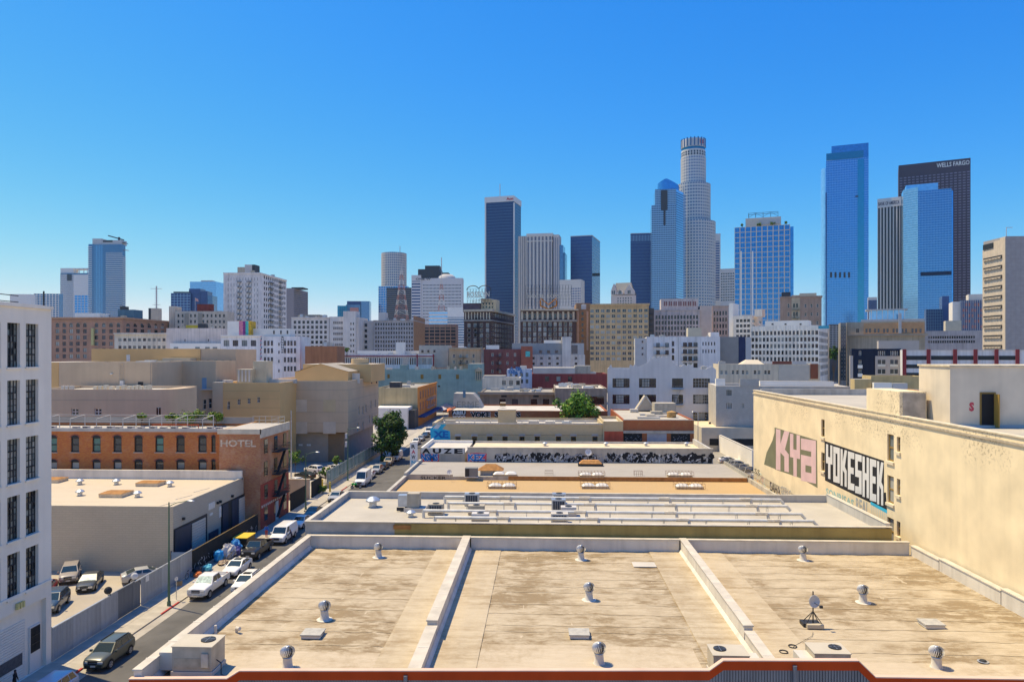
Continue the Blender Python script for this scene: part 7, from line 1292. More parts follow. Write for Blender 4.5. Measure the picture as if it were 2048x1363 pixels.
b = MB(); b.add([(t.fx(862), -.006, t.z(880)), (t.fx(901), -.006, t.z(879)), (t.fx(900), -.006, t.z(862)), (t.fx(885), -.006, t.z(858)), (t.fx(893), -.006, t.z(848)), (t.fx(878), -.006, t.z(844)), (t.fx(860), -.006, t.z(858))], [(0, 1, 2, 3, 4, 5, 6)]); b.build('graffiti_ground', SB[5], t.root, fix=False); b = MB(); text(b, 'XE', .05, (t.fx(866), -.02, t.z(876)), (1, 0, 0), (0, 0, 1), t.fx(897) - t.fx(866), 1.5); b.build('graffiti_lettering', SB[3], t.root, fix=False)
b = MB(); b.add([(t.fx(866), -.015, t.z(857)), (t.fx(874), -.015, t.z(848)), (t.fx(882), -.015, t.z(850)), (t.fx(876), -.015, t.z(858))], [(0, 1, 2, 3)]); b.build('graffiti_lettering', SB[1], t.root, fix=False); MB().box(-.35, -.004, .0, 8, 0, t.H).build('corner_wall', M('corner_tan', (.45, .38, .25), var=.12), t.root)
t.box('chimney', 996, 1031, 820, None, y=2.5, d=3.0, mat=yb); t.box('chimney_cap', 995, 1032, 818.5, 820, y=2.3, d=3.4, mat=CONC); MB().lathe([(1.0, 0), (.9, .9), (.01, 1.0)], 12, (t.fx(1006, 7), 7, t.H - .8 + 2.5)).build('dark_cowl', DARKM, t.root); t.box('roof_house', 1000, 1011, 805, 812, y=7, d=1.5, mat=RUST)
for k in range(10): MB().box(1.5 + k * 3.4, 1.65 + k * 3.4, 3, 3.5, t.H - .8, t.H + .3).build('parapet_fin', ROOFW, t.root)
clutter(t, 6, y0=4.2, y1=8, hmax=.8); MB().box(.4, t.W, 11.5, 12, t.H - .8, t.H - .35).build('back_parapet', ROOFW, t.root)
t = blk('red_based_building', 'small tan brick annex with red painted lower wall', Xat(1206.5, Y5), Xat(1246, Y5), Y5 - .3, 162, Zat(842, 20, Y5), yb, ROOFW, par=.6); t.done(); MB().box(.01, t.W - .01, -.03, -.004, 0, t.z(862)).build('red_wall', M('wall_red', (.40, .10, .06), var=.15, scale=.6, streak=.2), t.root); MB().box(-.05, .15, -.15, -.035, 0, t.H).build('corner_strip', M('corner_tan', (.45, .38, .25)), t.root)
rb = brick('rust_brick', (.34, .12, .06), (.28, .095, .05), (.30, .16, .10), (.36, .19, .12), .4)
t = blk('brick_shop', 'red brick shop with grey roof of skylights and graffiti shutters', Xat(1246.4, Y5), Xat(1388, Y5), Y5 + .1, 178, Zat(839, 24, Y5), rb, GRY, par=.25); t.done(); zz = t.z(866); MB().box(.02, t.W - .02, -.25, -.004, zz, zz + .55).build('lintel_beam', CONC, t.root)
for pa, pb, mt in ((1247, 1284, SB[0]), (1294, 1333, M('shutter_blue', (.32, .33, .40), var=.15)), (1342, 1380, SB[0])): MB().box(t.fx(pa), t.fx(pb), -.1, -.006, 0, zz - .05).build('shutter', mt, t.root)
b = MB()
for k in range(40): X_ = t.fx(GR.choice((GR.uniform(1250, 1282), GR.uniform(1344, 1378)))); z = GR.uniform(zz - 1.6, zz - .2); b.beam((X_, -.11, z), (X_ + GR.uniform(-.4, .4), -.11, z + GR.uniform(-.4, .4)), .004, .06)
b.build('graffiti_scribble', SB[2], t.root); MB().box(-.05, t.W + .08, -.1, -.006, t.H - .1, t.H + .06).build('coping', COPE, t.root)
for pa, pb, y, d in ((1275, 1320, 5, 1.6), (1305, 1345, 9, 1.4), (1280, 1310, 13, 1.4), (1325, 1350, 16, 1.5)): t.box('roof_skylight', pa, pb, None or (t.z and 0) or 0, y=y, d=d, z0=t.H - .24) if 0 else MB().box(t.fx(pa, y), t.fx(pb, y), y, y + d, t.H - .24, t.H + .12).build('roof_skylight', ROOFW, t.root)
MB().box(t.fx(1309, 17), t.fx(1352, 17), 17, 21, t.H - .24, t.z(806, None, 17)).build('roof_house', UNITG, t.root); MB().lathe([(1.0, 0), (1.05, 1.2), (.01, 1.5)], 16, (t.fx(1343, 8), 8, t.H - .2)).build('copper_cowl', M('cowl_rust', (.36, .20, .10), var=.3, scale=2), t.root, smooth=True)
b = MB(); xa = t.fx(1272, 24); xb = t.fx(1311, 24); zt = t.z(791, None, 24); b.extr([(xa, t.H), (xb, t.H), ((xa + xb) / 2, zt)], (0, 24, 0), (1, 0, 0), (0, 0, 1), (0, 3.5, 0)); b.build('gable_dormer', M('dormer_tan', (.42, .36, .28), var=.1), t.root); b = MB(); xm = (xa + xb) / 2
for q in ((xa, xm), (xm, xb)): b.beam((q[0], 23.9, t.H if q[0] == xa else zt), (q[1], 23.9, zt if q[0] == xa else t.H), .2, .35)
b.build('dormer_trim', ROOFW, t.root)
clutter(t, 5, y0=6, hmax=.9)
# ---------------------------------------------------------------- brick building with black lettering, and those behind
t = blk('lettered_brick_building', 'low red brick building with black bubble lettering and grey gabled end', Xat(897, 170), Xat(1215, 170), 170, 190, Zat(821, 0, 170), rb, ROOFW, par=.3); t.done(); 
def zq(py, px): return t.z(py, t.fx(px))
graf(t.root, 'VOKE', .06, .11, (t.fx(941), 0, zq(835, 960)), (1, 0, 0), (0, 0, 1), t.fx(980) - t.fx(941), 1.45, SB[0], SB[1]); graf(t.root, 'S', .06, .11, (t.fx(989), 0, zq(835, 960)), (1, 0, 0), (0, 0, 1), 1.2, 1.45, SB[0], SB[1]); graf(t.root, 'S', .06, .11, (t.fx(1033), 0, zq(834, 960)), (1, 0, 0), (0, 0, 1), 1.0, 1.3, SB[0], SB[1])
graf(t.root, 'ABSU', .05, None, (t.fx(905), 0, zq(829, 910)), (1, 0, 0), (0, 0, 1), t.fx(931) - t.fx(905), .95, SB[1], None, bg=SB[0]); graf(t.root, 'VODO', .05, None, (t.fx(905), -.002, zq(838, 910)), (1, 0, 0), (0, 0, 1), t.fx(931) - t.fx(905), .95, SB[1], None)
b = MB(); ya = 12; P5 = [(905, 819), (966, 817), (957, 800), (946, 787), (908, 786)]; vs = [(t.fx(px, ya), ya, t.z(py, t.fx(px, ya), ya)) for px, py in P5]; b.add(vs + [(x_, ya + 6, z_) for x_, y_, z_ in vs], [(0, 1, 2, 3, 4), (5, 9, 8, 7, 6), (0, 4, 9, 5), (4, 3, 8, 9), (3, 2, 7, 8), (2, 1, 6, 7)]); b.build('gabled_end', M('gable_grey', (.36, .34, .32), var=.15, scale=.6), t.root); b = MB(); text(b, 'ERME', .0, (t.fx(914, ya), ya - .02, t.z(815, None, ya)), (1, 0, 0), (0, 0, 1), t.fx(958, ya) - t.fx(914, ya), 1.6); b.build('graffiti_lettering', M('tag_pale', (.20, .20, .19), var=.2), t.root); MB().box(t.fx(926, 11.5), t.fx(931, 11.5), 11.4, 11.9, t.z(795, None, 11.5), t.z(780, None, 11.5)).build('blue_flue', M('flue_blue', (.10, .14, .24), var=.1), t.root)
t = blk('dark_stone_building', 'dark weathered stone building with heavy cornice behind the lettered brick one', Xat(960, 205), Xat(1108, 205), 205, 228, Zat(784, 0, 205), M('dark_stone', (.22, .18, .14), var=.2, scale=.4, streak=.3), ROOFG, par=.3)
for px in (1005, 1030, 1068, 1092): x = t.fx(px); z = t.z(803, x); t.rc['front'].append((x - .9, x + .9, z - .9, z + .8, 'pane', FR_D, 'dark', True))
t.done(); MB().box(-.6, t.W + .6, -.8, -.004, t.H - .7, t.H + .1).build('cornice', M('cornice_brown', (.30, .24, .18), var=.2), t.root); clutter(t, 12, hmax=1.0); 
for px in (1008, 1072): x = t.fx(px); z = t.z(792, x); MB().box(x - .8, x + .8, -.06, -.006, z - .25, z + .3).build('vent', DARKM, t.root)
t = blk('dark_garage_building', 'brown concrete building with a big dark shop window behind the small tree', Xat(1110, 200), Xat(1214, 200), 200, 224, Zat(776, 10, 200), M('brown_concrete', (.26, .21, .17), var=.2, scale=.5, streak=.3), ROOFW, par=.3); t.done(); t.box('shop_window', 1178, 1208, 792, 808, y=-.06, d=.05, mat=G1); clutter(t, 10, hmax=1.2, mats=(ROOFW, UNITG, GALV))
# ---------------------------------------------------------------- big cream stucco building on the right
def creamwall():
    m = M('cream_stucco', (.80, .66, .43), var=.12, scale=.35, streak=.07, bump=.15); t = m.node_tree; L = t.links.new; b = t.nodes['Principled BSDF']; src = b.inputs['Base Color'].links[0].from_socket
    tc = _n(t, 'ShaderNodeTexCoord'); sx = _n(t, 'ShaderNodeSeparateXYZ'); L(tc.outputs['Object'], sx.inputs[0]); n = _n(t, 'ShaderNodeTexNoise'); n.inputs['Scale'].default_value = 3.6; n.inputs['Detail'].default_value = 9; n.inputs['Roughness'].default_value = .75; L(tc.outputs['Object'], n.inputs[0]); n2 = _n(t, 'ShaderNodeTexNoise'); n2.inputs['Scale'].default_value = .16; n2.inputs['Detail'].default_value = 3; L(tc.outputs['Object'], n2.inputs[0])
    r = _n(t, 'ShaderNodeMapRange'); r.inputs[1].default_value = 15.6; r.inputs[2].default_value = 17.2; L(sx.outputs[2], r.inputs[0]); r1 = _n(t, 'ShaderNodeMapRange'); r1.inputs[1].default_value = .53; r1.inputs[2].default_value = .57; L(n.outputs[0], r1.inputs[0]); r2 = _n(t, 'ShaderNodeMapRange'); r2.inputs[1].default_value = .46; r2.inputs[2].default_value = .56; L(n2.outputs[0], r2.inputs[0])
    a = _n(t, 'ShaderNodeMath', operation='MULTIPLY'); L(r.outputs[0], a.inputs[0]); L(r1.outputs[0], a.inputs[1]); c = _n(t, 'ShaderNodeMath', operation='MULTIPLY'); L(a.outputs[0], c.inputs[0]); L(r2.outputs[0], c.inputs[1]); d = _n(t, 'ShaderNodeMath', operation='MULTIPLY'); L(c.outputs[0], d.inputs[0]); d.inputs[1].default_value = .6
    x = _n(t, 'ShaderNodeMix', data_type='RGBA'); L(d.outputs[0], x.inputs[0]); L(src, x.inputs[6]); x.inputs[7].default_value = (.24, .17, .10, 1); L(x.outputs[2], b.inputs['Base Color']); return m
CST = creamwall(); XW = 34.5; HW = 18.85
t = blk('cream_stucco_building', 'big cream stucco building with large lettered murals on its flank', XW, 80, 30, 118, HW, CST, GRY, par=.7, sd='left')
def wy(px): return Yat(px, XW) - 30
def wz(px, py): return Zat(py, XW, Yat(px, XW))
for px, wp, rows in ((1781, 13, ((868, 922), (951, 1006), (1035, 1090))), (1797, 7, ((873, 903), (957, 990), (1042, 1072)))):
    for ya, yb_ in rows: t.rc['side'].append((wy(px + wp / 2), wy(px - wp / 2), wz(px, yb_), wz(px, ya), 'sash', FR_B, 'blind', True))
for ya, yb_ in ((838, 873), (904, 941)): t.rc['side'].append((wy(1649), wy(1642.5), wz(1645, yb_), wz(1645, ya), 'sash', FR_B, 'dark', True))
t.done(pw=.5)
for r in t.rc['side']: MB().box(-.16, -.004, r[0] - .12, r[1] + .12, r[2] - .28, r[2] - .01).build('sill', M('sill_cream', (.70, .60, .44), var=.08), t.root)
MB().box(-.14, -.004, 0, t.D + .1, HW - .55, HW - .38).build('string_course', M('course_grey', (.40, .34, .26), var=.25, scale=3), t.root); MB().box(-.1, .55, 0, t.D + .1, HW + .002, HW + .1).build('coping', M('cope_cream', (.60, .52, .38), var=.2, scale=1.5), t.root)
# murals: block letters drawn as strokes on a grid, on the wall plane
def strokes(par, polys, px0, px1, yt, yb_, mat, d, g=0., sl=0.):
    b = MB()
    for p in polys:
        vs = []
        for u, v in p: px = px0 + (px1 - px0) * u; py = yt + (yb_ - yt) * v + sl * (px - px0); vs.append((-d, wy(px), wz(px, py)))
        b.add(vs, [tuple(range(len(vs)))])
    b.build('mural_letter', mat, par, fix=False)
LET = {'Y': [[(0, 0), (.34, 0), (.34, .36), (.66, .36), (.66, 0), (1, 0), (1, .56), (.68, .56), (.68, 1), (.34, 1), (.34, .56), (0, .56)]],
       'K': [[(0, 0), (.33, 0), (.33, .34), (.62, 0), (1, 0), (.66, .46), (.95, .56), (.95, 1), (.62, 1), (.62, .64), (.33, .56), (.33, 1), (0, 1)]],
       'A': [[(0, .02), (1, 0), (1, 1), (0, 1), (0, .40), (.68, .40), (.68, .28), (0, .28)]], 'a': [[(.3, .62), (.7, .62), (.7, .78), (.3, .78)]],
       'O': [[(0, 0), (1, 0), (1, 1), (0, 1), (0, .185), (.36, .185), (.36, .82), (.64, .82), (.64, .18), (0, .18)]],
       'E': [[(0, 0), (1, 0), (1, .17), (.42, .17), (.42, .40), (.9, .40), (.9, .57), (.42, .57), (.42, .82), (1, .82), (1, 1), (0, 1)]],
       'S': [[(0, 0), (1, 0), (1, .17), (.4, .17), (.4, .40), (1, .40), (1, 1), (0, 1), (0, .82), (.6, .82), (.6, .58), (0, .58)]],
       'H': [[(0, 0), (.36, 0), (.36, .40), (.64, .40), (.64, 0), (1, 0), (1, 1), (.64, 1), (.64, .57), (.36, .57), (.36, 1), (0, 1)]]}
LET['k'] = LET['K']
def wpoly(par, pts, mat, d, nm): b = MB(); b.add([(-d, wy(px), wz(px, py)) for px, py in pts], [tuple(range(len(pts)))]); b.build(nm, mat, par, fix=False)
wpoly(t.root, [(1551, 857), (1545, 880), (1533, 905), (1528, 928), (1552, 938)], SB[7], .005, 'mural_shadow'); wpoly(t.root, [(1549, 854), (1634, 880), (1635, 975), (1600, 955), (1550, 938)], SB[7], .004, 'mural_shadow')
for ch, a, b_, ya, yb_ in (('K', 1552, 1579, 857, 938), ('Y', 1580, 1600, 866, 950), ('A', 1602, 1632, 874, 960)): strokes(t.root, LET[ch], a, b_, ya, yb_, SB[6], .010, 0., .22)
strokes(t.root, LET['a'], 1602, 1632, 874, 960, SB[7], .014, 0., .22)
wpoly(t.root, [(1649, 881), (1650, 960), (1774, 1021), (1772, 984), (1768, 984), (1768, 921)], SB[0], .005, 'mural_shadow')
nL = 8
for k, ch in enumerate('YOkESHEk'):
    a = 1652 + k * 14.6; e = a + 13.0; f_ = k / 7.0; strokes(t.root, LET[ch], a, e, 887 + 34 * f_, 955 + 52 * f_, SB[1], .011, 0., .28)
def wtext(s_, off, pa, pb, yt, yb_, mat, nm='graffiti_lettering', d=.012):
    b = MB(); ya, yb2 = wy(pa), wy(pb); z1, z0 = wz(pa, yt), wz(pa, yb_); sl__ = (wz(pb, yb_ + (pb - pa) * .36) - z0) / abs(yb2 - ya); text(b, s_, off, (-d, ya, z0), (0, -1, sl__ * .2), (0, 0, 1), abs(yb2 - ya), z1 - z0); b.build(nm, mat, t.root, fix=False)
wtext('SONRISAS', .03, 1652, 1708, 974, 990, M('spray_teal', (.25, .45, .45), var=.2)); wtext('REAL', .02, 1712, 1738, 994, 1020, M('spray_steel', (.35, .38, .42), var=.2)); wtext('EAHA', .03, 1540, 1561, 962, 980, SB[0]); wtext('GEEKO', .0, 1562, 1583, 970, 986, SB[2]); wtext('SS', .0, 1509, 1520, 935, 945, SB[0])
wpoly(t.root, [(1741, 1002), (1774, 1019), (1774, 1026), (1741, 1008)], SB[5], .006, 'paint_band')
b = MB()
for k in range(9): px = 1742 + k * 3.7; y0_ = wy(px); z1_ = wz(px, 1008 + k * 2); b.add([(-.006, y0_, z1_), (-.006, y0_ - .12, z1_), (-.006, y0_ - .1, z1_ - RN.uniform(.6, 2.0)), (-.006, y0_ - .02, z1_ - RN.uniform(.6, 2.0))], [(0, 1, 2, 3)])
b.build('paint_drips', M('spray_paleblue', (.45, .55, .58), var=.1), t.root, fix=False); b = MB()
for k in range(26): px = RN.uniform(1508, 1530); py = RN.uniform(945, 975); y0_, z0_ = wy(px), wz(px, py); b.beam((-.01, y0_, z0_), (-.01, y0_ + RN.uniform(-1, 1), z0_ + RN.uniform(-.5, .7)), .05, .006, k % 3)
b.build('graffiti_scribble', [M('spray_red', (.52, .08, .12)), SB[2], SB[5]], t.root, fix=False)
# penthouse and parapet boxes on its roof
zr = HW - .7; PEN = M('penthouse_cream', (.66, .57, .45), var=.12, scale=.4, streak=.1); Yp = 67.0; xp = Xat(1900, Yp) - XW; zp = Zat(733, XW + xp, Yp)
MB().box(xp, xp + 18, Yp - 30, Yp - 30 + 5.4, zr, zp, 0, 1).build('penthouse', [PEN, ROOFW], t.root); MB().box(xp - .12, xp + 18, Yp - 30.12, Yp - 24.5, zp + .002, zp + .15).build('penthouse_coping', M('cope_cream', (.60, .52, .38)), t.root); MB().box(xp - .02, xp + 18, Yp - 30.25, Yp - 30.01, zr, zr + .22).build('base_flashing', M('flash_blue', (.42, .44, .48), var=.1), t.root)
da, db_ = Xat(1962, Yp) - XW, Xat(1988, Yp) - XW; zd = Zat(787, XW + xp, Yp); MB().box(da - .12, db_ + .12, Yp - 30.08, Yp - 30.004, zr + .02, zd + .15).build('door_frame', FR_B, t.root); MB().box(da, db_, Yp - 30.1, Yp - 30.082, zr + .1, zd).build('dark_doorway', SB[0], t.root); MB().box(db_ - .08, db_ + .02, Yp - 30.8, Yp - 30.11, zr + .05, zd).build('open_door', M('door_brown', (.34, .20, .06), var=.1), t.root)
b = MB(); text(b, 'S', .06, (Xat(1938, Yp) - XW, Yp - 30.01, Zat(822, XW + xp, Yp)), (1, 0, 0), (0, 0, 1), .45, .85); b.build('graffiti_tag', M('spray_red', (.52, .08, .12)), t.root, fix=False)
Yq = 70.3; xq = .5; zq_ = Zat(783, XW, Yq); MB().box(xq - .52, Xat(1853, Yq) - XW, Yq - 30, Yq - 30 + 7.0, zr, zq_).build('parapet_box', CST, t.root); MB().box(xq - .2, Xat(1853, Yq) - XW - .1, Yq - 30.05, Yq - 30.004, zr, zq_ - .15).build('grey_patch', M('patch_grey', (.36, .32, .28), var=.3, scale=.9), t.root)
b = MB(); b.box(12, 13.6 + 1.2, 66, 68.5, zr + .01, zr + 1.6); b.build('roof_hut', ROOFW, t.root); b = MB(); b.quad((11.6, 65.6, zr + 1.6), (15.2, 65.6, zr + 1.9), (15.2, 68.9, zr + 1.9), (11.6, 68.9, zr + 1.6)); b.build('rusty_lid', M('rust_orange', (.52, .23, .10)), t.root); MB().box(1, 40, 87.2, 87.6, zr, HW + .25).build('back_parapet', CONC, t.root); MB().tube((9.5, 50, zr), (9.5, 50, zr + 2.6), .05).build('roof_pole', DARKM, t.root); MB().box(9.2, 9.9, 49.9, 50.05, zr + 2.2, zr + 3.1).build('blue_panel', M('panel_blue', (.25, .42, .5), var=.1), t.root); MB().tube((7.5, 47.5, zr + .15), (9.2, 47.2, zr + .15), .16).build('orange_drum', M('rust_orange', (.52, .23, .10)), t.root)
# low pieces between it and the far blocks
q = Bld('yellow_low_block', 'low yellow stucco block before the navy apartment block', 'building', 1742, 1850, 752, 170, wall=M('low_yellow', (.52, .38, .17), var=.1, streak=.15), dp=8, a=-10).done(); q.box('white_hut', 1748, 1784, 765, 790, y=-3, d=2.6, mat=WHT); q.box('white_hut', 1785, 1815, 766, 790, y=-3.1, d=2.8, mat=LAV); q.box('ochre_hut', 1709, 1743, 758, 790, y=-1.5, d=4, mat=M('low_yellow', (.52, .38, .17)))
# ramp and wall by the right-hand lot
q = thing('lot_wall', 'white low wall beside the ramp left of the cream stucco building', 'wall', (0, 0, 0)); xa, ya = gnd(1437, 868, 4.2); xb, yb2 = gnd(1506, 900, 4.2); MB().beam((xa, ya, 2.1), (xb, yb2, 2.1), .4, 4.2).build('wall', WHT, q); MB().beam((xa, ya, 4.24), (xb, yb2, 4.24), .5, .08).build('coping', ROOFW, q)
x, y = gnd(1470, 850, 6.); q = thing('flat_shop_roof', 'cream low shop roof with small vents right of the gabled loft', 'building', (x, y, 0)); MB().box(-10, 16, -6, 12, 0, 6).build('wall', M('shop_cream', (.52, .47, .38), var=.1), q); MB().quad((-9.8, -5.8, 6.01), (15.8, -5.8, 6.01), (15.8, 11.8, 6.01), (-9.8, 11.8, 6.01)).build('roof', M('roof_cream', (.62, .52, .36)), q); MB().box(-8, 3, -6.05, -6.005, 1.5, 3.2).build('graffiti_panel', SB[0], q); MB().box(3.2, 15, -6.05, -6.005, .5, 3.6).build('orange_front', M('front_orange', (.48, .22, .07), var=.3, scale=1), q)
for k in range(6): MB().box(-6 + k * 1.1, -5.5 + k * 1.1, 3, 3.6, 6.01, 6.5).build('roof_vent', DARKM, q)
# ================================================================ vehicles
TYRE = M('tyre', (.02, .02, .02), rough=.9, var=0); RIM = M('rim', (.45, .46, .48), rough=.35, metal=.6, var=0); CHR = M('chrome', (.55, .56, .58), rough=.2, metal=.8, var=0); LAMP = M('lamp_clear', (.6, .6, .58), rough=.15, var=0, spec=.8); TAIL = M('lamp_red', (.35, .02, .02), rough=.2, var=0); TRIM = M('trim_black', (.022, .022, .024), rough=.5, var=0); PLATE = M('plate', (.6, .6, .56), var=0); AMB = M('lamp_amber', (.6, .22, .03), var=0)
CGL = M('car_glass', (.02, .035, .04), rough=.05, var=0, spec=1.); SHADE = M('sunshade', (.42, .56, .52), rough=.4, var=.4, scale=4)
WM = {}
def wheel_mesh(r):
    if r not in WM:
        b = MB(); w_ = .11
        for s_ in (-1, 1): pass
        prof = [(r * .62, -w_), (r * .95, -w_), (r, -w_ * .7), (r, w_ * .7), (r * .95, w_), (r * .62, w_)]
        b.lathe(prof, 20); b.v = [(x, z, y) for x, y, z in b.v]; c = MB(); c.lathe([(.01, .06), (r * .16, .07), (r * .18, .03)], 14)
        for k in range(5):
            a = 2 * math.pi * k / 5; c.beam((0, 0, .05), (r * .6 * math.cos(a), r * .6 * math.sin(a), .075), r * .2, .05)
        c.lathe([(r * .54, .08), (r * .66, .09), (r * .62, -.09)], 20); c.lathe([(.01, .0), (r * .6, .0)], 16, m=1); c.v = [(x, z, y) for x, y, z in c.v]
        ba, bc = b.mesh('tyre', TYRE), c.mesh('rim', [RIM, TRIM]); WM[r] = (ba, bc)
    return WM[r]
#          L    W     profile of the body top: (x, z, halfwidth factor) front to rear        ws_base roof_f roof_r rear_base zroof  wheel x     r    sill
KIND = {'suv': (4.45, 1.84, [(2.22, .66, .76), (2.14, .95, .90), (1.9, 1.06, .96), (1.0, 1.15, 1.), (-1.2, 1.19, 1.), (-1.95, 1.18, .97), (-2.2, 1.02, .90)], 1.15, .35, -1.66, -2.14, 1.72, (1.38, -1.32), .36, .30),
        'sedan': (4.8, 1.84, [(2.38, .56, .72), (2.28, .78, .88), (2.0, .88, .95), (1.0, .99, 1.), (-1.3, 1.04, 1.), (-2.0, 1.08, .96), (-2.38, .98, .85)], 1.12, .18, -.95, -2.0, 1.47, (1.45, -1.38), .34, .24),
        'pickup': (5.8, 2.02, [(2.88, .80, .80), (2.8, 1.14, .92), (2.5, 1.22, .97), (1.3, 1.28, 1.), (-.98, 1.30, 1.), (-1.0, .86, 1.), (-2.85, .86, .99), (-2.9, .80, .98)], 1.28, .62, -.72, -.98, 1.93, (1.88, -1.78), .40, .42),
        'van': (5.7, 2.02, [(2.84, .72, .82), (2.78, 1.02, .93), (2.4, 1.16, .98), (1.75, 1.28, 1.), (-2.5, 1.30, 1.), (-2.8, 1.28, .97)], 1.80, 1.15, -2.6, -2.76, 2.1, (1.85, -1.58), .37, .34),
        'highvan': (5.9, 2.02, [(2.94, .72, .80), (2.85, 1.05, .92), (2.5, 1.22, .97), (1.9, 1.36, 1.), (-2.6, 1.40, 1.), (-2.9, 1.38, .97)], 1.95, 1.30, -2.75, -2.86, 2.75, (1.95, -1.7), .36, .32)}
PAINT = {}
def paint(c, n): return M('paint_' + n, c, rough=.3, var=.03, scale=2, spec=.5, coat=.5)
def car(kind, label, x, y, rz, pm_, name='parked_car', cat='car', group='cars parked along the street', shade=False, sunroof=False, rack=False, lod=0):
    L_, W_, top, wb, rf, rr, rb, zr, wx, wr, sill = KIND[kind]; hw = W_ / 2; R_ = thing(name, label, cat, (x, y, .01), rz, group); b = MB(); rings = []
    for (X_, zt, f) in top:
        h = hw * f; zb = sill + (.06 if abs(X_) > L_ * .46 else 0); zm = zb + (zt - zb) * .55; half = [(h * .78, zb), (h * .96, zb + .07), (h * .985, zb + .2), (h, zm), (h * .99, zt - .16), (h * .96, zt - .07), (h * .90, zt - .02), (h * .6, zt + .02), (h * .2, zt + .035)]
        rings.append([(X_, a, c) for a, c in half] + [(X_, -a, c) for a, c in half[::-1]])
    n = len(rings[0]); b.add([p for r in rings for p in r], [(i * n + j, i * n + (j + 1) % n, (i + 1) * n + (j + 1) % n, (i + 1) * n + j) for i in range(len(rings) - 1) for j in range(n)] + [tuple(range(n)), tuple(range((len(rings) - 1) * n, len(rings) * n))[::-1]]); b.build('body', pm_, R_, smooth=True)
    def zt_at(X_):
        for (a, za, _), (c, zc, _2) in zip(top[:-1], top[1:]):
            if c <= X_ <= a: return za + (zc - za) * (X_ - a) / (c - a)
        return top[-1][1]
    zb1, zb2 = zt_at(wb) - .02, (zt_at(rb) if kind != 'pickup' else 1.26) - .02; a, c = hw * .93, hw * (.74 if kind not in ('van', 'highvan') else .86); zc = zr - .05
    V_ = {k: Vector(v) for k, v in dict(fl=(wb, a, zb1), fr=(wb, -a, zb1), rl=(rb, a, zb2), rr=(rb, -a, zb2), tfl=(rf, c, zc), tfr=(rf, -c, zc), trl=(rr, c, zc), trr=(rr, -c, zc)).items()}
    b = MB(); q = lambda *k: b.quad(*[V_[i] for i in k]); q('fl', 'fr', 'tfr', 'tfl'); q('rr', 'rl', 'trl', 'trr'); q('rl', 'fl', 'tfl', 'trl'); q('fr', 'rr', 'trr', 'tfr'); b.build('cabin', pm_, R_)
    b = MB(); g = [[Vector((rf + (rr - rf) * i / 6, -c + 2 * c * j / 6, zc + .05 * (1 - (2 * i / 6 - 1) ** 4) * (1 - (2 * j / 6 - 1) ** 4))) for j in range(7)] for i in range(7)]
    b.add([p for r in g for p in r], [(i * 7 + j, i * 7 + j + 1, (i + 1) * 7 + j + 1, (i + 1) * 7 + j) for i in range(6) for j in range(6)]); b.build('roof', pm_, R_, smooth=True, fix=False)
    def pane(nm, p0, p1, p2, p3, m0, m1, mt, off=.012):       # quad p0..p3 (bottom a,b, top b,a) shrunk and lifted off the panel
        nn = (p1 - p0).cross(p3 - p0).normalized(); ctr = (p0 + p1 + p2 + p3) / 4
        if nn.dot(ctr - Vector((ctr.x * .5, 0, 1.0))) < 0: nn = -nn
        f = lambda u, v: p0 * (1 - u) * (1 - v) + p1 * u * (1 - v) + p2 * u * v + p3 * (1 - u) * v
        MB().quad(*[f(u, v) + nn * off for u, v in ((m0, m1), (1 - m0, m1), (1 - m0, 1 - m1), (m0, 1 - m1))]).build(nm, mt, R_, fix=False)
    pane('windshield', V_['fl'], V_['fr'], V_['tfr'], V_['tfl'], .05, .07, SHADE if shade else CGL); 
    if kind not in ('van', 'highvan'): pane('rear_window', V_['rr'], V_['rl'], V_['trl'], V_['trr'], .07, .12, CGL)
    spl = {'suv': (0.05, .40, .72, .95), 'sedan': (.08, .5, .92), 'pickup': (.08, .56, .95), 'van': (.07, .25), 'highvan': (.06, .24)}[kind]
    for s_ in ((V_['fl'], V_['rl'], V_['trl'], V_['tfl']), (V_['fr'], V_['rr'], V_['trr'], V_['tfr'])):
        for u, v in zip(spl[:-1], spl[1:]): pane('side_window', s_[0].lerp(s_[1], u), s_[0].lerp(s_[1], v), s_[3].lerp(s_[2], v), s_[3].lerp(s_[2], u), .05, .12, CGL)
    ty, rm = wheel_mesh(wr)
    for X_ in wx:
        for s_ in (-1, 1):
            MB().add([(X_ + (wr + .07) * math.cos(k * math.pi / 8), s_ * (hw + .006), wr + (wr + .07) * math.sin(k * math.pi / 8)) for k in range(-1, 10)], [tuple(range(11))]).build('wheel_arch', TRIM, R_, fix=False)
            o = obj('wheel', ty, R_, (X_, s_ * (hw - .09), wr)); o.rotation_euler = (0, 0, 0 if s_ > 0 else math.pi); obj('rim', rm, o, (0, .03, 0))
    xf = top[0][0]; zf_ = top[1][1]; f0 = top[0][2] * hw
    for s_ in (-1, 1):
        MB().box(xf - .22, xf + .015, s_ * f0 * .72 - .14, s_ * f0 * .72 + .2 * (s_ > 0) + .06, zf_ - .24, zf_ - .08).build('headlight', LAMP, R_); MB().box(-L_ / 2 + .0, -L_ / 2 + .12, s_ * hw * .72 - .1, s_ * hw * .72 + .1, zf_ - .12, zf_ + .08).build('taillight', TAIL, R_)
        MB().box(wb - .42, wb - .26, s_ * (hw + .03), s_ * (hw + .22), zb1 - .02, zb1 + .14).build('mirror', pm_ if lod == 0 else TRIM, R_)
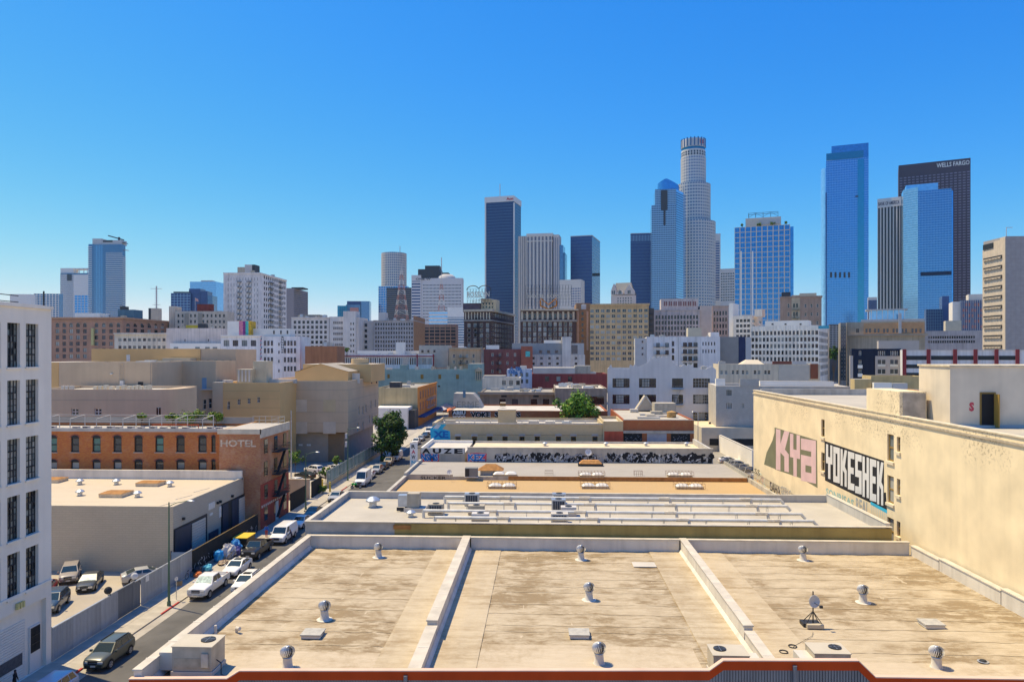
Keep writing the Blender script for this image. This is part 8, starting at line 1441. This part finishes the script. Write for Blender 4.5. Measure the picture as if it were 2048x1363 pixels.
    MB().box(xf - .1, xf + .02, -f0 * .52, f0 * .52, zf_ - .32, zf_ - .06).build('grille', TRIM, R_); MB().box(xf - .08, xf + .035, -.2, .2, sill + .16, sill + .28).build('number_plate', PLATE, R_); MB().box(xf - .12, xf + .03, -f0 * .95, f0 * .95, sill + .02, sill + .15).build('bumper', CHR if kind == 'pickup' and lod == 0 else TRIM, R_)
    if lod == 0: MB().box(xf + .0, xf + .03, -f0 * .5, f0 * .5, zf_ - .20, zf_ - .17).build('grille_bar', CHR if kind != 'pickup' else pm_, R_)
    if sunroof: MB().box(rf - .75, rf - .12, -c * .6, c * .6, zc + .055, zc + .06).build('sunroof', CGL, R_)
    if rack:
        for s_ in (-1, 1): MB().box(rr + .1, rf - .1, s_ * c * .9 - .02, s_ * c * .9 + .02, zc + .03, zc + .09).build('roof_rail', TRIM, R_)
    if kind == 'pickup':
        for s_ in (-1, 1): MB().box(-2.88, -1.0, s_ * hw * .93 - .05, s_ * hw * .93 + .04, .84, 1.27).build('bed_side', pm_, R_)
        MB().box(-2.89, -2.82, -hw * .9, hw * .9, .84, 1.26).build('tailgate', pm_, R_); MB().quad((-2.8, -hw * .85, .885), (-1.02, -hw * .85, .885), (-1.02, hw * .85, .885), (-2.8, hw * .85, .885)).build('bed_floor', TRIM, R_)
    return R_
PW = paint((.80, .80, .80), 'white'); PB = paint((.015, .016, .018), 'black'); PG_ = paint((.085, .095, .075), 'olive'); PS = paint((.34, .35, .36), 'silver'); PD = paint((.055, .06, .068), 'charcoal'); PU = paint((.035, .06, .10), 'navy'); PL = paint((.30, .42, .62), 'paleblue'); PR = paint((.45, .02, .02), 'red')
H = rad(-90)
car('suv', 'pale blue car cut off by the bottom edge in the loft shadow', -35.2, 49.2, H, PL)
car('suv', 'dark olive grey SUV driving by the kerb at the bottom left', -35.1, 56.3, H, PG_, 'suv', rack=True); car('pickup', 'white pickup truck with a pale sunshade in its windscreen', -34.9, 73.0, H, PW, 'pickup_truck', 'pickup', shade=True); car('sedan', 'white sedan with sunroof parked behind the white pickup', -34.75, 79.6, H, PW, 'sedan', sunroof=True); car('suv', 'white SUV with sunroof half hidden by the roof parapet', -31.2, 73.9, H, PW, 'suv', sunroof=True, rack=True)
car('pickup', 'black pickup truck behind the white sedan', -35.3, 86.6, H, PB, 'pickup_truck', 'pickup', lod=1); car('van', 'white cargo van parked before the red hotel front', -34.55, 93.6, H, PW, 'cargo_van', 'van'); car('sedan', 'white sedan just beyond the white cargo van', -34.9, 101.3, H, PW, 'sedan', lod=1); car('sedan', 'dark grey sedan ahead of the silver one beside the black gates', -35.0, 107.2, H, PD, 'sedan', lod=1); car('sedan', 'silver sedan beside the second black gate', -35.0, 119.3, H, PS, 'sedan', lod=1)
car('highvan', 'tall white high-roof van behind the green motorcycle', -34.0, 133.6, H, PW, 'cargo_van', 'van'); car('sedan', 'white car right behind the tall high-roof van', -34.6, 140.6, H, PW, lod=1); car('suv', 'silver SUV second behind the tall high-roof van', -34.4, 146.6, H, PS, 'suv', lod=1); car('sedan', 'black sedan parked in the tree shade', -34.4, 152.2, H, PB, lod=1); car('suv', 'beige SUV parked in the tree shade', -34.3, 157.6, H, paint((.4, .34, .26), 'beige'), 'suv', lod=1); car('van', 'white van parked at the far side of the tree', -34.0, 164.5, H, PW, 'cargo_van', 'van', lod=1)
for k, (kd, pm_, lab) in enumerate((('suv', PW, 'white SUV first beyond the street tree'), ('sedan', PS, 'silver sedan beyond the street tree'), ('sedan', PD, 'dark sedan second beyond the street tree'), ('van', PW, 'white van beside the blue market awning'), ('sedan', PB, 'black sedan near the orange building'), ('suv', PS, 'silver SUV near the orange building'), ('sedan', PW, 'white sedan before the market stalls'))): car(kd, lab, -34.5 - .1 * k, 193 + k * 8.2, H, pm_, lod=1)
# lots
lg = 'cars in the left parking lot'
car('suv', 'taupe SUV parked against the beige warehouse wall', -52.0, 76.2, H + .5, paint((.26, .23, .21), 'taupe'), 'suv', group=lg); car('sedan', 'charcoal sedan with pale windscreen in the left lot', -48.3, 74.0, H + .35, PD, 'sedan', group=lg, shade=True); car('suv', 'navy SUV half behind the white loft corner', -47.8, 67.6, H + .3, PU, 'suv', group=lg); car('sedan', 'silver car behind the ribbed fence by the warehouse wall', -43.6, 76.4, H + 2.2, PS, 'sedan', group=lg); car('sedan', 'red car peeking out behind the white loft corner', -51.3, 71.0, H + .4, PR, 'sedan', group=lg)
yg = 'cars in the shelter yard'
car('suv', 'white SUV at the back of the shelter yard', -47.5, 146, 2.6, PW, 'suv', group=yg, lod=1); car('sedan', 'black car in the middle of the shelter yard', -47.2, 139.5, 2.6, PB, group=yg, lod=1); car('sedan', 'white car nearest the tan yard wall', -47, 133, 2.6, PW, group=yg, lod=1); car('suv', 'white SUV beside the green slatted fence', -43.2, 147, 2.4, PW, 'suv', group=yg, lod=1); car('sedan', 'second white car beside the green slatted fence', -43.0, 140.5, 2.4, PW, group=yg, lod=1)
rg = 'cars in the right-hand lot'
for k, (pm_, kd, lab) in enumerate(((PD, 'suv', 'charcoal SUV nearest the cream stucco corner'), (PU, 'sedan', 'navy car second from the cream stucco corner'), (PW, 'pickup', 'white pickup third from the cream stucco corner'), (PB, 'suv', 'black SUV fourth from the cream stucco corner'), (PD, 'sedan', 'charcoal sedan fifth from the cream stucco corner'), (PB, 'sedan', 'black sedan sixth from the cream stucco corner'), (PS, 'suv', 'silver SUV seventh from the cream stucco corner'), (PB, 'sedan', 'black sedan eighth from the cream stucco corner'), (PW, 'sedan', 'white sedan at the far end of the right-hand lot row'))): car(kd, lab, 42.3, 134 + k * 3.7, rad(5), pm_, group=rg, lod=1)
for k, (px, py) in enumerate(((1668, 760), (1676, 766), (1684, 770), (1672, 752), (1690, 762))):
    x, y = gnd(px, py); car(('sedan', 'suv')[k % 2], 'car in the canyon street, ' + ('white one left', 'dark one in the middle', 'silver one nearest', 'black one farthest', 'white one on the right')[k], x, y, H - .35, (PW, PD, PS, PB, PW)[k], group='cars in the canyon street', lod=1)
car('van', 'white van in the yard before the ochre building', -56, 214, 2.2, PW, 'cargo_van', 'van', group=yg, lod=1); car('suv', 'white SUV beside the white annex of the ochre building', -50.5, 219, 2.0, PW, 'suv', group=yg, lod=1)
# motorcycle
mc = thing('motorcycle', 'green motorcycle leaning in front of the tall white van', 'motorcycle', (-34.3, 129.6, 0), rad(200)); GRN = M('moto_green', (.02, .34, .06), rough=.3, var=0)
for X_ in (-.72, .72): b = MB(); b.lathe([(.24, -.06), (.32, -.05), (.32, .05), (.24, .06)], 18); b.v = [(x, z, y) for x, y, z in b.v]; w_ = b.build('wheel', TYRE, mc, (X_, 0, .32)); b = MB(); b.lathe([(.01, .0), (.23, .01)], 12); b.v = [(x, z, y) for x, y, z in b.v]; b.build('rim', RIM, w_)
b = MB(); b.ball((.18, 0, .82), .28, 10, 6, 0, (1.2, .6, .7)); b.ball((.6, 0, .85), .22, 10, 6, 0, (1, .7, 1.1)); b.build('fairing', GRN, mc, smooth=True); MB().ball((-.45, 0, .85), .3, 10, 6, 0, (1.3, .5, .35)).build('seat', TRIM, mc, smooth=True); MB().ball((0, 0, .5), .28, 8, 6, 0, (1.2, .6, .8)).build('engine', TRIM, mc); b = MB(); b.tube((.5, 0, .9), (.72, 0, .32), .04); b.tube((-.1, 0, .5), (-.72, 0, .32), .04); b.tube((.5, -.35, 1.02), (.5, .35, 1.02), .025); b.build('fork_and_bars', TRIM, mc)
# ================================================================ trees, people, poles, street things
LEAF = [M('leaf_dark', (.045, .085, .018), rough=.7, var=.45, scale=.8), M('leaf_mid', (.085, .15, .02), rough=.7, var=.45, scale=.8), M('leaf_light', (.16, .22, .03), rough=.7, var=.35, scale=.8)]; BARK = M('bark', (.12, .09, .065), var=.2, scale=3)
def tree(name, label, x, y, z0, zc, rx, rz, nc=40, nl=70, ls=.32, seed=1, trunk=.22, cat='tree', mats=None, ox=0.):
    r = random.Random(seed); R_ = thing(name, label, cat, (x, y, z0)); b = MB(); h = zc - z0; cl = []
    for i in range(nc):
        while True:
            p = Vector((r.uniform(-1, 1), r.uniform(-1, 1), r.uniform(-1, 1)))
            if .25 < p.length < 1: break
        p = p * (.55 + .45 * r.random()); cl.append((Vector((ox + p.x * rx, p.y * rx, h + p.z * rz)), r.uniform(.7, 1.25) * rx * .26))
    b.tube((0, 0, 0), (.1, 0, h * .55), trunk, 8, 0, trunk * .7)
    for c, _ in cl[:9]: b.tube((.1, 0, h * .5), tuple(c * .9), trunk * .45, 5, 0, .03)
    b.build('trunk', BARK, R_); l = MB()
    for c, s_ in cl:
        for k in range(nl):
            d = Vector((r.gauss(0, 1), r.gauss(0, 1), r.gauss(0, .8))).normalized() * s_ * r.random() ** .4; p = c + d; n = (d.normalized() + Vector((r.uniform(-.8, .8), r.uniform(-.8, .8), r.uniform(0, .9)))).normalized(); a = n.orthogonal().normalized(); a.rotate(Matrix.Rotation(r.uniform(0, 6.3), 3, n)); e = n.cross(a); w_ = ls * r.uniform(.6, 1.2)
            l.add([p - a * w_, p + e * w_ * .55, p + a * w_, p - e * w_ * .55], [(0, 1, 2, 3)], r.choice((0, 0, 1, 1, 2)))
    tag(l.build('crown', mats or LEAF, R_, fix=False), kind='stuff'); return R_
tree('street_tree', 'big dark green street tree beside the shelter wing', -37.0, 162.0, .1, 6.6, 4.5, 6.0, 85, 85, .36, 3, .3, mats=[LEAF[0], LEAF[0], LEAF[1]], ox=1.9)
tree('roof_side_tree', 'bright green tree rising behind the yellow brick building', 8.2, 166.5, 0, 12.3, 5.2, 3.4, 46, 80, .38, 8, .25, mats=[LEAF[1], LEAF[1], LEAF[2]])
tree('canyon_tree', 'tall green tree in the canyon street between the far blocks', Xat(1667, 420), 420, 0, 25, 4.2, 5.5, 34, 40, .6, 4, .4, mats=[LEAF[0], LEAF[0], LEAF[1]]); x = Xat(1288, 182); tree('yard_tree', 'small green treetop left of the gabled dormer', x, 182, 0, Zat(808, x, 182), 1.6, 1.5, 14, 40, .25, 9, .1); x = Xat(721 - 35, 300); tree('terrace_shrub', 'round green shrub on the roof left of the white band building', Xat(690, 318), 321, 19.5, Zat(703, 0, 321) + 1, 1.6, 1.0, 12, 40, .3, 5, .08, 'shrub')
for k, (px, lab) in enumerate(((381, 'yellow green shrub clump on the brick hotel roof terrace'), (432, 'yellow green shrub at the right of the hotel roof terrace'), (283, 'small green shrub on the left of the hotel roof terrace'), (345, 'low green shrub on the hotel roof terrace'))): x = Xat(px, 111); tree('roof_shrub', lab, x, 111, 13.3, 14.9, (2.6, 1.5, .9, 1.3)[k], (.9, .7, .5, .5)[k], 18, 30, .22, 30 + k, .05, 'shrub', [LEAF[1], LEAF[2], LEAF[2]])
for px, py, zc, rr, lab in ((650, 940, 2.2, 1.1, 'green shrub over the slatted fence near the bollards'), (645, 962, 1.0, .9, 'low green bush behind the yellow bollards'), (673, 930, 3.6, 1.2, 'climbing shrub on the green slatted fence'), (590, 925, 4.0, 2.4, 'dark green bush against the shelter ground floor')): x, y = gnd(px, py + 25); tree('bush', lab, x, y, 0, zc, rr, rr * .9, 16, 40, .2, int(px), .06, 'shrub')
for k, px in enumerate((1484, 1518, 1545, 1573)): p_ = GRIDT.O + GRIDT.u * GRIDT.fx(px, 2) + GRIDT.n * 2; tree('terrace_tree', 'small terrace tree %s on the gridded block roof' % ('leftmost', 'second from left', 'third from left', 'rightmost')[k], p_.x, p_.y, GRIDT.H - 1, GRIDT.H + 2.2, 2.3, 1.6, 9, 26, .5, 50 + k, .12)
def person(pose, label, x, y, rz, shirt, pants, skin, z=.13, hair=(.02, .015, .01)):
    me = FIG[pose].copy(); me.materials.clear()
    for c, n in ((shirt, 'top'), (pants, 'trousers'), (skin, 'skin'), (hair, 'hair')): me.materials.append(M('%s_%d' % (n, hash(c) % 9999), c, var=.1, scale=6))
    for p in me.polygons:
        c = p.center; p.use_smooth = True; p.material_index = 3 if c.z > 1.66 or (c.z > 1.58 and c.x < 0.0) else 2 if c.z > 1.48 or (abs(c.y) > .17 and c.z < .95 and c.z > .8) else 1 if c.z < .98 else 0
    r = thing('person', label, 'person', (x, y, z), rz); o = obj('body', me, r); b = MB(); b.ball((.10, 0, 1.60), .018, 6, 4); b.build('nose', me.materials[2], r)
person('stand', 'person in black walking past the loft shutter at the left edge', -38.6, 50.4, rad(20), (.015, .015, .017), (.02, .02, .022), (.10, .06, .045)); person('reach', 'person in dark purple reaching into the white cargo van', -33.1, 92.6, rad(190), (.03, .025, .06), (.03, .03, .05), (.16, .10, .07), .01); person('walk', 'person in a blue top on the pavement beside the cargo van', -37.2, 94.4, rad(-80), (.03, .12, .42), (.30, .06, .05), (.14, .09, .06))
# lamp posts
LP = M('lamp_green', (.10, .13, .12), rough=.6, var=.1)
def lamp(label, x, y, h, arm, dx=1, mat=LP):
    r = thing('street_lamp', label, 'street lamp', (x, y, .1), 0, 'street lamps'); MB().lathe([(.01, h), (.06, h), (.09, h * .4), (.12, .5), (.17, .45), (.19, 0)], 12).build('pole', mat, r, smooth=True); b = MB(); b.path([(0, 0, h - .4), (dx * arm * .4, 0, h - .05), (dx * arm, 0, h + .15)], .04); b.build('arm', mat, r); b = MB(); b.ball((dx * (arm + .3), 0, h + .14), .3, 10, 6, 0, (1.3, .5, .3)); b.build('lamp_head', GALV, r, smooth=True)
lamp('green grey street lamp by the ribbed fence and white pickup', -36.75, 68.5, 10.2, 1.9); lamp('street lamp arm showing beside the brick hotel corner', -37.6, 111.5, 9.0, 1.6); lamp('street lamp with grey boxes beside the green slatted fence', -37.9, 137, 10.2, 1.8); lamp('pale lamp post in front of the gabled loft sign', Xat(1396, 152), 152, 12.3, .6, -1, GALV)
r = thing('flood_pole', 'tall plain grey pole in the shelter yard', 'pole', (-48.3, 134.8, 0)); MB().lathe([(.01, 13.9), (.08, 13.9), (.15, 0)], 10).build('pole', GALV, r, smooth=True); MB().box(-.25, .25, -.25, .25, 0, .3).build('base', CONC, r)
for k in range(2): o = [o for o in bpy.data.objects if o.get('label', '').startswith('street lamp with grey boxes')][0]; MB().box(-.45, -.1, -.3, .3, 6.6 + k * 1.6, 7.6 + k * 1.6).build('grey_box', LAV, o)
r = thing('sign_post', 'short steel post with round white sign near the lamp by the fence', 'sign', (-36.9, 70.2, .13)); MB().tube((0, 0, 0), (0, 0, 2.2), .035).build('post', GALV, r); b = MB(); b.lathe([(.01, .02), (.22, 0), (.01, -.02)], 14); o_ = b.build('sign_face', LINEW, r, (0, 0, 2.1)); o_.rotation_euler = (rad(90), 0, rad(70))
# camp of bundles on the pavement
def blob(mb, c, r, sq, seed, m=0):
    rr = random.Random(seed); n, k = 14, 8; vs = []
    for i in range(k + 1):
        for j in range(n): a = math.pi * i / k; t_ = 2 * math.pi * j / n; f = r * (1 + rr.uniform(-.22, .22)); vs.append((c[0] + f * math.sin(a) * math.cos(t_) * sq[0], c[1] + f * math.sin(a) * math.sin(t_) * sq[1], max(c[2] - f * math.cos(a) * sq[2], 0)))
    mb.add(vs, [(i * n + j, i * n + (j + 1) % n, (i + 1) * n + (j + 1) % n, (i + 1) * n + j) for i in range(k) for j in range(n)], m)
def bundle(label, x, y, r_, sq, col, seed, extra=()):
    r = thing('tarp_bundle', label, 'bundle', (x, y, .13), 0, 'bundles on the pavement'); r_ *= .8; b = MB(); blob(b, (0, 0, r_ * sq[2] * .75), r_, sq, seed); b.build('tarp', M('tarp_%d' % seed, col, rough=.45, var=.25, scale=3), r); b = MB(); blob(b, (.2 * r_, .1, r_ * sq[2] * 1.3), r_ * .5, (1, 1, .7), seed + 50); b.build('fold', M('tarp_%d' % seed, col), r)
bundle('bright blue tarp bundle left of the white bundle', -38.6, 83.3, .75, (1, 1, 1.3), (.02, .22, .62), 1); bundle('big white and lavender tarp bundle in the pavement camp', -38.2, 85.0, 1.05, (1, 1.1, 1.1), (.50, .49, .52), 2); bundle('blue and white bundle beside the dumpster', -38.3, 87.2, .9, (1, 1, 1.3), (.06, .22, .58), 3); bundle('light blue bag behind the white pickup', -38.3, 79.9, .6, (1, 1.2, .8), (.10, .40, .62), 4); bundle('orange crate heap near the ribbed fence end', -38.4, 77.6, .5, (1, 1.3, .7), (.62, .15, .06), 5); bundle('black bag heap at the end of the ribbed fence', -38.9, 78.8, .6, (.8, 1.1, .9), (.03, .035, .05), 6); bundle('brown junk heap behind the white sedan', -37.6, 82.2, .55, (1.2, 1.6, .6), (.28, .20, .13), 7); bundle('dark purple bundle between the camp and the dumpster', -37.7, 86.1, .7, (1, .9, 1), (.10, .10, .28), 12)
r = thing('cardboard_box', 'brown cardboard box on the pavement by the ribbed fence', 'box', (-38.9, 74.6, .13), .4); MB().box(-.3, .3, -.25, .25, 0, .4).build('carton', M('cardboard', (.42, .26, .13), var=.1), r); MB().add([(-.3, -.25, .4), (.3, -.25, .4), (.35, -.45, .52), (-.3, -.45, .5)], [(0, 1, 2, 3)]).build('flap', M('cardboard', (.42, .26, .13)), r)
r = thing('dumpster', 'black dumpster with yellow lid on the pavement', 'dumpster', (-38.4, 90.0, .13)); b = MB(); b.add([(-.8, -1.2, .1), (.8, -1.2, .1), (.8, 1.2, .1), (-.8, 1.2, .1), (-.95, -1.35, 1.3), (.95, -1.35, 1.3), (.95, 1.35, 1.3), (-.95, 1.35, 1.3)], [(0, 1, 5, 4), (1, 2, 6, 5), (2, 3, 7, 6), (3, 0, 4, 7), (3, 2, 1, 0)]); b.build('bin', TRIM, r); MB().box(-.98, .98, -1.38, 1.38, 1.3, 1.4).build('lid', M('lid_yellow', (.66, .42, .05), var=.1), r)
for s_ in (-1, 1): MB().tube((.7, s_ * 1.0, 0), (.7, s_ * 1.0 + .1, 0), .1).build('caster', TYRE, r)
for k in range(2):
    r = thing('bicycle', ('bicycle leaning on the white tarp bundle', 'old bicycle wheel frame at the end of the ribbed fence')[k], 'bicycle', ((-37.4, 84.4), (-39.0, 77.0))[k] + (.13,), (1.2, 1.5)[k])
    for X_ in (-.5, .5): b = MB(); b.path([(.33 * math.cos(i * .45), 0, .33 * math.sin(i * .45)) for i in range(15)], .022, 5); b.build('wheel', TYRE, r, (X_, 0, .34))
    b = MB(); b.path([(-.5, 0, .34), (-.1, 0, .34), (.35, 0, .8), (-.2, 0, .82), (-.1, 0, .34)], .02, 5); b.tube((.5, 0, .34), (.33, 0, .95), .02); b.tube((.33, -.25, .95), (.33, .25, .95), .015); b.build('frame', RIM, r); MB().box(-.32, -.1, -.06, .06, .84, .9).build('saddle', TRIM, r)
# market canopies at the end of the street
for k, (px, py, c, w_) in enumerate(((826, 842, (.03, .17, .35), 5), (884, 830, (.45, .42, .50), 5), (893, 823, (.60, .35, .30), 4.5), (900, 833, (.60, .15, .08), 4), (886, 815, (.6, .08, .14), 5), (905, 818, (.60, .30, .06), 4))):
    x, y = gnd(px, py); r = thing('market_canopy', ('blue market canopy beside the street tree', 'lavender market canopy at the street end', 'salmon market canopy at the street end', 'red and white market canopy near the blue graffiti', 'crimson market stall below the teal building', 'orange market stall below the teal building')[k], 'canopy', (x, y, 0), .2 * k, 'market canopies')
    for a in (-1, 1):
        for b_ in (-1, 1): MB().tube((a * w_ / 2, b_ * w_ / 2, 0), (a * w_ / 2, b_ * w_ / 2, 2.3), .05).build('leg', GALV, r)
    b = MB(); h_ = w_ / 2 + .1; b.add([(-h_, -h_, 2.3), (h_, -h_, 2.3), (h_, h_, 2.3), (-h_, h_, 2.3), (0, 0, 3.6), (-h_, -h_, 1.9), (h_, -h_, 1.9), (h_, h_, 1.9), (-h_, h_, 1.9)], [(0, 1, 4), (1, 2, 4), (2, 3, 4), (3, 0, 4), (5, 6, 1, 0), (6, 7, 2, 1), (7, 8, 3, 2), (8, 5, 0, 3)]); b.build('roof', M('canopy_%d' % k, c, var=.15), r); k > 3 and MB().box(-h_ + .2, h_ - .2, h_ - .4, h_ - .3, 0, 2.2).build('back_panel', M('canopy_%d' % k, c), r)
# ================================================================ air
hz = MB().box(-4100, 4100, -400, 4100, -1, 420).build('haze', [])
hz.data.materials.clear()
hm = bpy.data.materials.new('haze_air'); hm.use_nodes = True; t_ = hm.node_tree; t_.nodes.clear()
o_ = t_.nodes.new('ShaderNodeOutputMaterial'); v_ = t_.nodes.new('ShaderNodeVolumePrincipled')
v_.inputs['Color'].default_value = (.45, .74, 1, 1); v_.inputs['Density'].default_value = .00004; v_.inputs['Anisotropy'].default_value = 0.
t_.links.new(v_.outputs[0], o_.inputs['Volume']); hz.data.materials.append(hm); tag(hz, kind='stuff')
